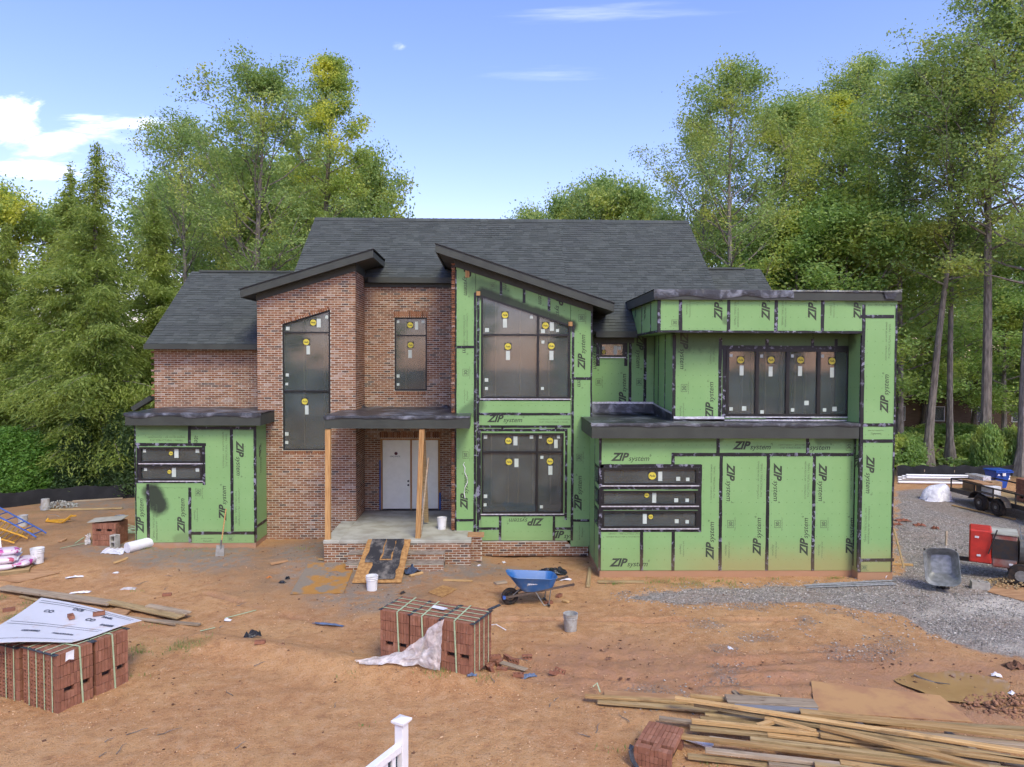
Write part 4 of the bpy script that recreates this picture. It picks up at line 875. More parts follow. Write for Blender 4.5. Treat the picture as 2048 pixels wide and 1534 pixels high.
window(w2, YBAY, vsp=(1074,), hsp=(904,), studs=5, depth=1.5, discs=[(1017, 882), (1100, 882), (1018, 924), (1100, 923)], labels=[(1031, 882, 8, 18), (1112, 888, 7, 17), (1033, 926, 8, 17), (1101, 941, 8, 18)], tabs=[(971, 874, 7), (1063, 874, 7), (1081, 874, 6), (1117, 874, 6), (1084, 915, 6), (971, 993, 7), (970, 1010, 6), (1083, 1014, 6)])
MB().box(BX0+.01, BX0+.04, YBAY+.031, YR, .4, 8.6).build('side_sheathing', ZIP, house); MB().box(BX1-.03, BX1, YBAY+.031, YR, .2, 7.1).build('side_sheathing', ZIP, house)
bb = brick_wall('bay_plinth', (BX0+.02, YBAY+.03), (1, 0), (0, -1), GX0-BX0-.05, .05, lambda s: Z(1082, YBAY, 1050) if s < 3.25 else Z(1094, YBAY, 1050))
q = P(932, 548, YBAY); MB().box(q.x-.02, q.x+.1, YBAY-.03, YBAY-.001, q.z-.1, q.z+.1).build('wood_block', WOOD, house)
for qx, qy in ((957, 587), (1141, 648)): q = P(qx, qy, YBAY); MB().box(q.x-.06, q.x+.05, YBAY-.05, YBAY-.014, q.z-.06, q.z+.06).build('wood_block', WOOD, house)
mb = MB(); pts = [P(a/4.016+640, b/4.016+800, YBAY-.03) for a, b in ((1160, 500), (1150, 515), (1165, 545), (1162, 580), (1180, 620), (1185, 660), (1165, 700), (1158, 745), (1165, 790))]; mb.tube(pts, .011, 6); mb.build('cable', WHITE, house)
# ---- left wing
l1, l2 = (279, 894, 405, 926), (279, 931, 405, 961); lh = [Hr(l1, YL), Hr(l2, YL)]
p = panel((270, 848, 379, 889), YL); letter(G_STRUCT, 333, 876, YL, 0, p, .9, None, FAINT)
p = panel((379, 848, 464, 1066), YL, lh); logo(447, 1005, YL, 90, p); letter(G_STRUCT, 448, 900, YL, 90, p, .9, None, FAINT); letter(G_BADGE, 396, 985, YL, 90, p, .8, None, FAINT); letter(G_JOIN, 394, 1030, YL, -90, p, .8, None, FAINT); logo(394, 862, YL, -90, p, (381, 872, 410, 888))
p = panel((464, 848, 511, 1066), YL); logo(478, 918, YL, -90, p); letter(G_STRUCT, 477, 1015, YL, -90, p, .9, None, FAINT)
p = panel((379, 1066, 511, 1086), YL); letter(G_JOIN, 415, 1078, YL, 0, p, .7, None, FAINT); letter(G_BADGE, 461, 1078, YL, 180, p, .6, None, FAINT)
p = panel((270, 889, 379, 975), YL, lh)
p = panel((270, 975, 296, 1085), YL); logo(282, 1030, YL, 90, p)
p = panel((296, 975, 379, 1085), YL); logo(364, 1030, YL, 90, p); letter(G_STRUCT, 312, 1045, YL, -90, p, .9, None, FAINT)
for a in ((379, 852, 379, 889), (464, 858, 464, 1066), (379, 1066, 511, 1066), (296, 968, 297, 1084), (380, 975, 380, 1085), (379, 856, 511, 856), (272, 889, 412, 889), (276, 888, 276, 966), (408, 888, 408, 970), (274, 963, 410, 963), (274, 928, 408, 928)): tape(*a, YL)
tape(271, 850, 272, 1084, YL, .04); tape(510, 858, 510, 1085, YL, .07)
window(l1, YL, studs=1, depth=1.6, flare=-.02, discs=[(341, 907, .065)], labels=[(352, 907, 8, 18)], tabs=[(288, 902, 6), (394, 902, 7)]); window(l2, YL, studs=1, depth=1.6, flare=-.02, discs=[(338, 944, .065)], labels=[(347, 945, 8, 18)], tabs=[(290, 939, 6), (394, 940, 7)])
LX0, LX1 = X(270, YL, 960), X(511, YL, 960)
for z0_, z1_ in ((Z(1085, YL, 400), .82), (.822, 3.9)): p = MB().box(LX1-.03, LX1, YL+.032, YT+.3, z0_, z1_).build('sheathing_panel', ZIP, house)
wavy_tape(((LX1, YL+.05, .5), (LX1, YL+.05, 3.85)), .09, nrm=(1, 0, 0)); wavy_tape(((LX1, YL+.05, .84), (LX1, YT, .84)), .09, nrm=(1, 0, 0))
letter(LOGO, 518, 917, YL+.45, -90, house, .95, None, INK, side=(LX1, -1))
MB().box(LX0+.01, LX1-.012, YL+.012, YL+.3, -.2, Z(1085, YL, 400)-.001).build('foundation_wall', CONC_D, house); MB().box(LX1-.3, LX1-.011, YL+.3, YT, -.2, Z(1085, YL, 400)-.001).build('foundation_wall', CONC_D, house)
MB().box(LX0, LX0+.03, YL+.032, 24, .3, 3.9).build('side_sheathing', ZIP, house)
LCY = 20.4; LZ0, LZ1 = Z(851, LCY, 385), Z(828, LCY, 385)
canopy(X(250, LCY, 840), X(521, LCY, 840), LCY, YUL-.02, LZ0, LZ1, drop=.13, amp=.7)
# ---- porch: canopy, slab, plinth, steps, posts
PCY = 19.4; PZ0, PZ1 = Z(857, PCY, 795), Z(834, PCY, 795); pcx0, pcx1 = X(649, PCY, 845), X(939, PCY, 845)
canopy(pcx0, pcx1, PCY, YT-.02, PZ0, PZ1, drop=.1, amp=.5)
membrane(TX1+.01, BX0-.11, YT-.02, YR-.01, PZ1+.02, .01, .1)
for px_, w in ((722, .5), (892, .45)):
    q = P(px_, 822, YR-.4); mb = MB(); n = 9
    for j in range(n):
        for i in range(n): u, v = i/(n-1)-.5, j/(n-1)-.5; mb.v.append((q.x+u*w, q.y+v*w*.8, PZ1+.03+.2*max(0, .5-math.hypot(u, v))*(1+mnoise.noise(Vector((u*9, v*9, px_))))))
    mb.f = [(j*n+i, j*n+i+1, (j+1)*n+i+1, (j+1)*n+i) for j in range(n-1) for i in range(n-1)]; mb.build('membrane_scrap', MEMB, house)
SY = 19.3; sx0, sx1 = X(648, SY, 1090), X(941, SY, 1090)
MB().box(sx0-.02, TX1-.004, SY-.02, YT-.008, .71, .8).build('porch_slab', CONC, house, bevel=.01); MB().box(TX1-.003, sx1+.02, SY-.0199, YR-.008, .711, .7995).build('porch_slab', CONC, house, bevel=.01)
mp = M('porch_mortar', (.40, .36, .31), (.3, .26, .22))
brick_wall('porch_plinth', (sx0, SY), (1, 0), (0, -1), sx1-sx0, .0, lambda s: .715, parts=True); 
brick_wall('porch_plinth_side', (sx1, SY), (0, 1), (1, 0), YBAY-SY, .0, lambda s: .715)
STEPC = M('mortary_tread', (.30, .26, .21), (.20, .16, .12), scale=6, bump=.4)
st0, st1 = X(822, SY, 1110), X(890, SY, 1110)
for i, (d, h) in enumerate(((.28, .52), (.56, .33))):
    brick_wall('porch_step', (X(700, SY, 1110), SY-d), (1, 0), (0, -1), st1-X(700, SY, 1110), .02, lambda s, h=h: h-.04, back=d-.01); MB().box(X(700, SY, 1110)-.01, st1+.01, SY-d-.004, SY-.005, h-.03+.001*i, h).build('step_tread', STEPC, house, bevel=.006)
qx = X(952, 19.9, 1090); pr = brick_wall('porch_pier', (qx-.17, 19.7), (1, 0), (0, -1), .34, .1, lambda s: .78, back=.4); MB().box(qx-.23, qx+.23, 19.64, 20.1, .79, .83).build('pier_cap', PLY, house)
def post(px0_, py0_, px1_, py1_, Y0, Y1, w, d, mat=WOOD, name='post', parent=house):
    return MB().bar(P(px0_, py0_, Y0), P(px1_, py1_, Y1), w, d, up=(0, 1, 0)).build(name, mat, parent, bevel=.006)
post(656, 1084, 656.5, 858, 19.45, 19.5, .145, .14); post(836, 1076, 844, 858, 19.55, 19.5, .14, .14)
post(853, 1044, 846, 858, 21.2, 19.9, .13, .06, LUM_T, 'shore'); 
tag(post(841, 1076, 857, 915, 19.75, 20.1, .045, .14, LUM_G, 'leaning_board', None), 'grey board leaning against the porch prop post', 'board')
# door
d = empty('front_door', (0, 0, 0)); d.parent = house; d.location = (dx0-HO[0], YR-HO[1], .8); d['_w'] = (dx0, YR, .8)
DW = M('white_door', (.84, .87, .74), (.80, .83, .70), rough=.5, spec=.4); dxm = X(822, YR, 950)
fr = MB(); fr.box(dx0, dx0+.06, YR-.02, YR+.12, .8, dz1); fr.box(dx1-.06, dx1, YR-.02, YR+.12, .8, dz1); fr.box(dx0+.06, dx1-.06, YR-.019, YR+.12, dz1-.05, dz1-.001); fr.build('frame', WOOD, d)
for a, b in ((dx0+.07, dxm-.03), (dxm+.03, dx1-.07)): MB().box(a, b, YR+.02, YR+.065, .85, dz1-.06).build('leaf', DW, d)
MB().box(dxm-.025, dxm+.025, YR-.005, YR+.07, .83, dz1-.055).build('astragal', WOOD, d)
for zz, c in ((Z(962, YR), INK), (Z(970, YR), STEEL_D)): MB().tube([(dxm-.09, YR+.021, zz), (dxm-.09, YR-.005, zz)], .032, 12).build('lock_bore', c, d)
MB().box(dx0-.02, dx1+.02, YR-.06, YR+.1, .801, .828).build('threshold', STEEL_D, d)
BT = M('blue_masking_tape', (.02, .09, .34), rough=.5); MB().box(dx0-.035, dx0+.012, YR-.03, YR-.0205, .82, Z(920, YR, 760)).build('masking_tape', BT, d); MB().box(dx1-.03, dx1+.03, YR-.03, YR-.0205, .82, Z(985, YR, 880)).build('masking_tape', BT, d)
q = P(792, 907, YR+.018); mb = MB().add([(q.x+.055*math.cos(k*.524), YR+.018, q.z+.055*math.sin(k*.524)) for k in range(12)], [tuple(range(12))]); mb.build('maker_mark', M('maroon_print', (.12, .03, .03), rough=.6), d)
v, f = text_mesh('MASONITE', .07); MB().add([(q.x-.2+x, YR+.018, q.z-.12+y) for x, y, z in v], f).build('lettering', FAINT, d, fix=False)
# ---- tall tower window and recess window
window((565, 619, 661, 901), YT+.06, hsp=(665, 782), slope=(wzl, wzr), studs=2, depth=1.4, sill=False, fw=.045, discs=[(626, 645), (612, 684), (609, 803)], labels=[(637, 646, 8, 17), (616, 700, 7, 17), (613, 820, 7, 18)], tabs=[(575, 657, 7), (653, 634, 6), (574, 750, 6), (573, 768, 5), (573, 868, 7), (573, 885, 6)])
window((789, 635, 854, 781), YR+.06, hsp=(671,), studs=2, depth=1., sill=False, fw=.045, discs=[(820, 650), (821, 690)], labels=[(833, 651, 6, 16), (820, 708, 7, 16)], tabs=[(796, 643, 5), (846, 643, 6), (796, 752, 6), (796, 769, 5)])
# ================================================================== roofs
_us = {}
def shingles(name, x0f, x1f, y0, z0, y1, z1, parts=False, parent=None, tab=.3, expo=.142):
    """courses of shingles from the eave (y0, z0) up to the ridge (y1, z1); x0f, x1f give the side edges at a given y"""
    L = math.hypot(y1-y0, z1-z0); dy_, dz_ = (y1-y0)/L, (z1-z0)/L; n = Vector((0, -dz_, dy_)); k = int(L/expo); deck = MB()
    a0, a1, b0, b1 = x0f(y0), x1f(y0), x0f(y1), x1f(y1)
    pts = [Vector((a0, y0, z0)), Vector((a1, y0, z0)), Vector((b1, y1, z1)), Vector((b0, y1, z1))]; deck.add([p-n*.004 for p in pts]+[p-n*.1 for p in pts], [(0,1,2,3),(7,6,5,4),(0,4,5,1),(1,5,6,2),(2,6,7,3),(3,7,4,0)]); dk = deck.build(name, FASCIA, house)
    rest = MB(); ang = math.atan2(dz_, dy_)
    for r_ in range(k):
        s0, s1 = L*r_/k, L*(r_+1)/k+.01; yy = y0+dy_*s0; xa, xb = x0f(yy), x1f(yy); x = xa-random.uniform(0, tab)
        while x < xb:
            w = tab*random.uniform(.55, 1.25); a, b = max(x, xa), min(x+w-.004, xb); x += w
            if b-a < .02: continue
            th = random.choice((.011, .016, .02)); lift = .004
            if parts and shingle_budget[0] > 0 and parts(a, r_):
                shingle_budget[0] -= 1; wq = round(b-a, 2) or .01; key = (wq, th)
                if key not in _us: 
                    l_ = L/k+.01; _us[key] = MB().add([(-wq/2, 0, 0), (wq/2, 0, 0), (wq/2, l_, 0), (-wq/2, l_, 0), (-wq/2, 0, th), (wq/2, 0, th), (wq/2, l_, .004), (-wq/2, l_, .004)], [(0,3,2,1),(4,5,6,7),(0,1,5,4),(1,2,6,5),(2,3,7,6),(3,0,4,7)]).mesh('shingle', SHING)
                o = put('shingle', _us[key], dk); o.location = ((a+b)/2, y0+dy_*s0, z0+dz_*s0); o.rotation_euler = (ang, 0, 0); continue
            p0, p1 = Vector((0, y0+dy_*s0, z0+dz_*s0)), Vector((0, y0+dy_*s1, z0+dz_*s1)); e = Vector((1, 0, 0))
            rest.add([p0+e*a, p0+e*b, p0+e*b+n*th, p0+e*a+n*th, p1+e*b+n*.004, p1+e*a+n*.004], [(0, 1, 2, 3), (3, 2, 4, 5), (1, 4, 2), (0, 3, 5)])
    r2 = rest.build('shingle_courses', SHING, dk, fix=False); r2['kind'] = 'stuff'
    return dk
RY, RZ, SLP = 26., 10.84, .83
MX0, MX1 = P(630, 443, RY).x, P(1376, 456, RY).x
def zr(y): return RZ-SLP*(RY-y)
ey1 = 23.04; ey2 = 20.87; rx_m = 2.35
rake_l = lambda y: MX0; 
shingles('main_roof', lambda y: MX0, lambda y: rx_m, ey1, zr(ey1), RY, RZ, parts=lambda x, r_: -3.9 < x < -1.2 and r_ < 8)
shingles('main_roof', lambda y: .3 if 22.15 < y < 23.03 else rx_m+.001, lambda y: MX1, ey2, zr(ey2), RY, RZ, parts=lambda x, r_: (2.6 < x < 4.5) or (r_ > 14 and x < 6))
for a, b, y, cap_ in ((MX0, MX1, RY, RZ),):
    mb = MB()
    x = a
    while x < b-.05:
        w = min(.26, b-x); mb.add([(x, y-.16, cap_-.10), (x+w, y-.16, cap_-.10), (x+w, y, cap_+.045), (x, y, cap_+.035), (x+w, y+.16, cap_-.1), (x, y+.16, cap_-.1)], [(0, 1, 2, 3), (3, 2, 4, 5)]); x += w-.0
    mb.build('ridge_cap', SHING, house, fix=False)
MB().add([(MX0, RY+.02, RZ-.02), (MX1, RY+.02, RZ-.02), (MX1, RY+6, RZ-5), (MX0, RY+6, RZ-5)], [(0, 1, 2, 3)]).build('rear_roof_slope', SHING, house, fix=False)
LRX0 = X(290, 22.5, 690); lez = Z(688, 22.5, 400); lry = 26.; lrz = Z(544, lry, 480); lslp = (lrz-lez)/(lry-22.5)
shingles('left_roof', lambda y: LRX0, lambda y: MX0+.6, 22.5, lez, lry, lrz)
MB().box(LRX0+.3, MX0, lry-.1, lry+.1, lrz-.02, lrz+.05).build('ridge_cap', SHING, house); MB().add([(LRX0, lry+.02, lrz), (MX0, lry+.02, lrz), (MX0, lry+5, lrz-4), (LRX0, lry+5, lrz-4)], [(0, 1, 2, 3)]).build('rear_roof_slope', SHING, house, fix=False)
MB().box(LRX0-.02, TX0+.5, 22.44, 22.49, lez-.17, lez+.0).build('fascia', FASCIA, house); MB().box(LRX0, TX0+.5, 22.49, YUL+.1, lez-.16, lez-.13).build('soffit', FASCIA, house)
rex1 = P(1521, 538, 26).x; rrz = Z(538, 26, 1460)
shingles('right_roof', lambda y: MX1-.3, lambda y: rex1+(26-y)*.0, 22.3, rrz-.80*3.7, 26, rrz)
MB().box(MX1, rex1-.6, 25.9, 26.1, rrz-.02, rrz+.05).build('ridge_cap', SHING, house)
# gable walls beneath the rakes (close the attic)
for xg, za in ((MX0+.05, zr(ey1)), (MX1-.05, zr(ey1))): MB().prismX([(ey1+.2, 4.), (RY, 4.), (RY, RZ-.12), (ey1+.2, zr(ey1+.2)-.12)], xg-.03, xg+.03).build('gable_wall', MORTAR, house)
# eaves of the main roof
MB().box(-4.05, BX0+.3, ey1-.05, ey1, zr(ey1)-.17, zr(ey1)+.005).build('fascia', FASCIA, house); MB().box(-4.05, BX0+.3, ey1, YR+.1, zr(ey1)-.16, zr(ey1)-.13).build('soffit', FASCIA, house)
MB().box(TX1+.01, BX0, YR-.03, YR-.012, zr(ey1)-.3, zr(ey1)-.16).build('frieze_board', FASCIA, house)
sxa, sxb = X(1192, ey2, 670), OX0+.01
MB().box(sxa, sxb, ey2-.05, ey2, zr(ey2)-.17, zr(ey2)+.005).build('fascia', FASCIA, house); MB().box(sxa, OX0, ey2, YB+.1, zr(ey2)-.16, zr(ey2)-.13).build('soffit', FASCIA, house); MB().box(sxa, OX0, YB-.04, YB-.012, zr(ey2)-.32, zr(ey2)-.165).build('frieze_board', FASCIA, house)
# shed roofs
def shed(x0, zt0, x1, zt1, yf, yb, th, name):
    sl_ = (zt1-zt0)/(x1-x0)
    b = MB().prismY([(x0, zt0-.012), (x1, zt1-.012), (x1, zt1-.012-.05), (x0, zt0-.062)], yf+.042, yb).build(name, FASCIA, house)
    MB().prismY([(x0, zt0-th), (x1, zt1-th), (x1, zt1), (x0, zt0)], yf, yf+.04).build('fascia', FASCIA, house)
    for xx, zz, s in ((x0, zt0, 1), (x1, zt1, -1)): MB().prismY([(xx, zz-th), (xx+s*.04, zz-th+s*.04*sl_), (xx+s*.04, zz+s*.04*sl_-.001), (xx, zz-.001)], yf+.041, yb).build('fascia', FASCIA, house)
    MB().prismY([(x0+.041, zt0-th+.03), (x1-.041, zt1-th+.03), (x1-.041, zt1-th+.055), (x0+.041, zt0-th+.055)], yf+.041, yb).build('soffit', FASCIA, house)
    MB().prismY([(x0-.02, zt0+.0), (x1+.02, zt1+.0), (x1+.02, zt1+.02), (x0-.02, zt0+.02)], yf-.03, yb).build('drip_edge', M('drip_edge', (.03, .03, .03), rough=.6), house)
def pz(px, py, Y): q = P(px, py, Y); return q.x, q.z
TY = 21.3; (tx0, tz0), (tx1, tz1) = pz(480, 579, TY), pz(746, 498, TY)
shed(tx0, tz0, tx1, tz1, TY, 23.6, .24, 'tower_roof')
sl_t = (tz1-tz0)/(tx1-tx0); MB().prismY([(TX0-.02, tz0+(TX0-tx0)*sl_t-.42), (TX1+.02, tz0+(TX1-tx0)*sl_t-.42), (TX1+.02, tz0+(TX1-tx0)*sl_t-.19), (TX0-.02, tz0+(TX0-tx0)*sl_t-.19)], YT-.03, YT-.013).build('frieze_board', FASCIA, house)
MB().box(TX1+.012, TX1+.035, YT-.03, 23.2, tz0+(TX1-tx0)*sl_t-.42, tz0+(TX1-tx0)*sl_t-.19).build('frieze_board', FASCIA, house)
AY = 19.95; (ax0, az0), (ax1, az1) = pz(871, 487, AY), pz(1229, 607, AY)
shed(ax0, az0, ax1, az1, AY, 23.9, .235, 'bay_roof')
sl_b = (az1-az0)/(ax1-ax0); fz = lambda x: az0+(x-ax0)*sl_b
MB().prismY([(BX0-.05, fz(BX0)-.40), (BX1+.02, fz(BX1)-.40), (BX1+.02, fz(BX1)-.18), (BX0-.05, fz(BX0)-.18)], YBAY-.03, YBAY-.013).build('frieze_board', FASCIA, house)
# small lower roof edge behind the left wing
MB().bar(P(268, 818, 24.5), P(305, 795, 24.5), .3, .16).build('rear_eave', FASCIA, house)
# unseen wall added so no light crosses the shell
MB().box(LX0+.2, PX1-.2, 24.3, 24.4, .3, 6.6).build('light_stop_wall', ROOM, house)
# ================================================================== trees
def tube_np(acc, pts, rs_, n=6):
    mb = acc; mb.tube(pts, rs_, n, cap=False)
def rot_about(v, ax, a): return Matrix.Rotation(a, 3, ax) @ v
def leaf_quads(C, size, rg, up=.35, long=1.5, aim=None):
    n = len(C); N = rg.randn(n, 3); N[:, 2] = np.abs(N[:, 2])+up; N /= np.linalg.norm(N, axis=1)[:, None]
    T = rg.randn(n, 3) if aim is None else aim+rg.randn(n, 3)*.35; T -= N*(T*N).sum(1)[:, None]; T /= np.linalg.norm(T, axis=1)[:, None]+1e-9; B = np.cross(N, T)
    s = size*(.6+.8*rg.rand(n))[:, None]; V = np.stack([C-T*s*long*.5, C+B*s*.42, C+T*s*long*.5, C-B*s*.42], 1).reshape(-1, 3); return V, np.arange(4*n).reshape(-1, 4)
def grow(seed, H, r0, bole, Rad, shape, nb, lean=(0, 0), leaf=.17, per=95, cl=.5, el=(15, 62), sub=6, bark=None, lmat=None, fork=None, name='tree'):
    rd = random.Random(seed); rg = np.random.RandomState(seed); tr = MB(); ph = rd.random()*6
    def tp(t): return Vector((lean[0]*H*t+.22*math.sin(ph+t*5)*t*H*.06, lean[1]*H*t+.2*math.cos(ph*2+t*4)*t*H*.06, H*t))
    rad = lambda t: r0*(1.25*math.exp(-t*30)+1)*(1-t)**.85+.015
    tr.tube([tp(i/15) for i in range(16)], [rad(i/15) for i in range(16)], 8, cap=False)
    cent = []
    for i in range(nb):
        t = bole+(1-bole)*((i+rd.random())/nb)**.92; k = (t-bole)/(1-bole); L = Rad*shape(k)*rd.uniform(.65, 1.18); az = i*2.4+rd.uniform(-.5, .5); e = R(el[0]+(el[1]-el[0])*k+rd.uniform(-14, 14)); p = tp(t)
        d = Vector((math.cos(az)*math.cos(e), math.sin(az)*math.cos(e), math.sin(e))); pts = [p.copy()]; st = L/6
        for j in range(6): d = (d+Vector((rd.uniform(-.2, .2), rd.uniform(-.2, .2), rd.uniform(-.05, .2)))).normalized(); p = p+d*st; pts.append(p.copy())
        rb = min(rad(t)*.5, .02+L*.017); tr.tube(pts, [rb*(1-j/6.6) for j in range(7)], 5, cap=False)
        for s_ in range(sub):
            j = rd.randint(2, 6); q = pts[j].copy(); dd = (pts[j]-pts[j-1]).normalized(); dd = (dd+Vector((rd.uniform(-1, 1), rd.uniform(-1, 1), rd.uniform(-.35, .6)))*.95).normalized(); l2 = L*rd.uniform(.18, .42); q2 = q+dd*l2*.5+Vector((0, 0, .05)); q3 = q+dd*l2
            tr.tube([q, q2, q3], [rb*.35, rb*.25, .008], 4, cap=False); cent += [(q3, 1.), ((q2+q3)/2, .6)]
        cent.append((pts[-1], 1.)); 
    Cs = []
    for c, w in cent:
        n = int(per*w*rd.uniform(.45, 1.3)); s = cl*rd.uniform(.7, 1.3); Cs.append(np.array(c)[None]+rg.randn(n, 3)*np.array([s, s, s*.62]))
    V, Q = leaf_quads(np.concatenate(Cs), leaf, rg)
    return tr.mesh('trunk', bark or BARK, True, fix=False), np_mesh('crown', V, Q, lmat or LEAF_A)
def conifer(seed, H, r0, Rad, base, n_br=110, leaf=.05, per=1700, lmat=None):
    rd = random.Random(seed); rg = np.random.RandomState(seed); tr = MB(); tr.tube([(.15*math.sin(t*4+seed), .1*math.cos(t*3), H*t) for t in [i/12 for i in range(13)]], [r0*(1-.97*i/12)*(1.3 if i == 0 else 1) for i in range(13)], 8, cap=False)
    Cs, As = [], []
    for i in range(n_br):
        t = base+(1-base)*((i+rd.random())/n_br)**1.25; k = (t-base)/(1-base); L = Rad*(min(1, .55+k*2)*(1-k)**1.1+.02)*rd.uniform(.4, 1.3); az = i*2.4+rd.uniform(-.6, .6); e = R(38-30*(1-k)+rd.uniform(-8, 12))
        p = Vector((.15*math.sin(t*4+seed), .1*math.cos(t*3), H*t)); d = Vector((math.cos(az)*math.cos(e), math.sin(az)*math.cos(e), math.sin(e))); pts = [p.copy()]
        for j in range(6): d = (d+Vector((rd.uniform(-.1, .1), rd.uniform(-.1, .1), -.13))).normalized(); p = p+d*L/6; pts.append(p.copy())
        tr.tube(pts, [max(.006, .028*L*.4*(1-j/6.5)) for j in range(7)], 4, cap=False); PA = np.array(pts); n = int(per*(.03+L/Rad)*(.55+.45*min(1, 4*(1-k)))); u = rg.rand(n)**.75*6; a = np.minimum(u.astype(int), 5); f = (u-a)[:, None]; C = PA[a]*(1-f)+PA[a+1]*f
        sd = np.array([-math.sin(az), math.cos(az), 0]); off = rg.randn(n)[:, None]*(.10+.15*L*(.3+u/7))[:, None]*.9; C = C+sd*off+rg.randn(n, 3)*[.07, .07, .1]; C[:, 2] -= np.abs(off[:, 0])*.45+rg.rand(n)**2*.4; Cs.append(C)
        As.append(np.repeat(np.array([[math.cos(az)*.6, math.sin(az)*.6, -.75]]), n, 0)+sd*np.sign(off)*.6)
    V, Q = leaf_quads(np.concatenate(Cs), leaf, rg, .2, 3.2, np.concatenate(As)); return tr.mesh('trunk', BARK_P, True, fix=False), np_mesh('crown', V, Q, lmat or LEAF_D)
def shrub(seed, H, Rad, n, leaf, lmat, cone=True, tufts=260):
    rd = random.Random(seed); rg = np.random.RandomState(seed); Cs, As = [], []
    tr = MB(); tr.tube([(0, 0, 0), (0.02, 0, H*.5), (0, 0, H*.9)], [.05, .035, .01], 6)
    for i in range(tufts):
        t = rd.random(); az = rd.random()*6.283; prof = (1-t)**.7*.95+.06 if cone else math.sin(math.pi*(.15+.8*t))**.7; r = Rad*prof*rd.uniform(.72, 1.06); c = np.array([r*math.cos(az), r*math.sin(az), H*(.03+.95*t)]); m = n//tufts; a = np.array([math.cos(az), math.sin(az), .55])
        Cs.append(c+rg.randn(m, 3)*[.1*Rad+.05, .1*Rad+.05, .07*H/2+.03]); As.append(np.repeat(a[None], m, 0))
        if i % 9 == 0: tr.tube([(0, 0, c[2]*.6), tuple(c)], [.015, .005], 4, cap=False)
    V, Q = leaf_quads(np.concatenate(Cs), leaf, rg, .2, 1.5, np.concatenate(As)); return tr.mesh('stem', BARK, True, fix=False), np_mesh('foliage', V, Q, lmat)
oval = lambda k: math.sin(math.pi*(.16+.80*k))**.8
broad = lambda k: (1-k)**.55*.9+.16
column = lambda k: (.75+.25*math.sin(math.pi*k))*(1-k**3)**.6+.1
PR = {}
PR['oak'] = grow(11, 20.5, .24, .33, 4.6, oval, 46, leaf=.10, per=84, cl=.36)
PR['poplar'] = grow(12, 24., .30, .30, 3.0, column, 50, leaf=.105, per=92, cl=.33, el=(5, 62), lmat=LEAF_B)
PR['maple'] = grow(13, 20., .21, .42, 4.7, oval, 40, leaf=.098, per=66, cl=.36, bark=BARK_P)
PR['tall'] = grow(14, 24., .25, .46, 5.4, oval, 42, leaf=.10, per=64, cl=.40)
PR['slim'] = grow(15, 19., .12, .5, 3.0, oval, 28, leaf=.095, per=75, cl=.38)
PR['under'] = grow(16, 9.5, .12, .22, 3.4, oval, 36, leaf=.09, per=95, cl=.33, lmat=LEAF_C, el=(5, 50))
PR['back'] = grow(17, 15., .22, .12, 5.2, oval, 38, leaf=.15, per=88, cl=.55, lmat=LEAF_A)
PR['con'] = conifer(21, 14.6, .24, 3.4, .10)
PR['con2'] = conifer(22, 13., .2, 3.0, .08)
tree_first = {}
def tree(kind, px, Y, h=None, label='', group=None, rz=0., name='tree', cat='tree', wide=1., lean=None, px_is_x=False, zoff=0, lm=None):
    x = px if px_is_x else X(px, Y, 800); H0 = {'oak': 20.5, 'poplar': 24., 'maple': 20., 'tall': 24., 'slim': 19., 'under': 9.5, 'back': 15., 'con': 14.6, 'con2': 13.}[kind]; s = (h or H0)/H0*(1. if kind.startswith('con') else .9)
    e = empty(name, (x, Y, gz1(x, Y)-.05+zoff), rz, label=label, cat=cat, group=group); e.scale = (s*wide, s*wide, s)
    if lean: e.rotation_euler = (lean[1], lean[0], rz)
    tr, cr = PR[kind]; a, b = put('trunk', tr), put('crown', cr); a.parent = b.parent = e
    if lm: b.material_slots[0].link = 'OBJECT'; b.material_slots[0].material = lm
    return e
def topz(py, Y): return P(1024, py, Y).z
# left group
tree('con', 205, 30., topz(312, 30)+.1, 'feathery cypress with its bare pale trunk beside the left wing', rz=.3, name='cypress_tree', wide=1.15)
tree('con2', 140, 31.5, topz(350, 31.5), 'second feathery cypress, left of the one with the bare trunk', rz=2., name='cypress_tree', wide=1.25)
tree('con2', 318, 33.5, topz(400, 33.5), 'lower cypress close behind the roof of the left wing', rz=4., name='cypress_tree', wide=1.2)
tree('con', 20, 33., topz(470, 33.), 'low dense cypress at the far left over the hedge', rz=1., name='cypress_tree', wide=1.3)
tree('oak', 520, 36., topz(112, 36), 'broad tall oak whose fork shows above the left roof', rz=1.1, name='oak_tree', wide=1.0)
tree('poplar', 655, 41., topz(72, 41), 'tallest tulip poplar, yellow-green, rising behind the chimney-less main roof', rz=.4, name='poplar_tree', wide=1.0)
tree('maple', 375, 41., topz(235, 41), 'round-crowned tree left of the broad oak', rz=2.2, name='maple_tree', wide=1.0)
tree('back', 735, 46., topz(330, 46), 'short round tree against the left end of the main ridge', rz=.9, name='round_tree', wide=.72)
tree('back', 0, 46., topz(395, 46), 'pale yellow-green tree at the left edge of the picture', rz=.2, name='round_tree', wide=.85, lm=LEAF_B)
GW = 'trees of the wood behind'
for i, (px, Y, py) in enumerate([(480, 47, 330), (330, 52, 380), (600, 50, 330), (150, 50, 430), (-150, 44, 380), (-420, 40, 300), (430, 58, 420), (560, 60, 400)]): tree('back', px, Y, topz(py, Y), 'leafy tree deep in the wood behind the left roof', GW+' the left roof', rz=i*1.3, name='wood_tree')
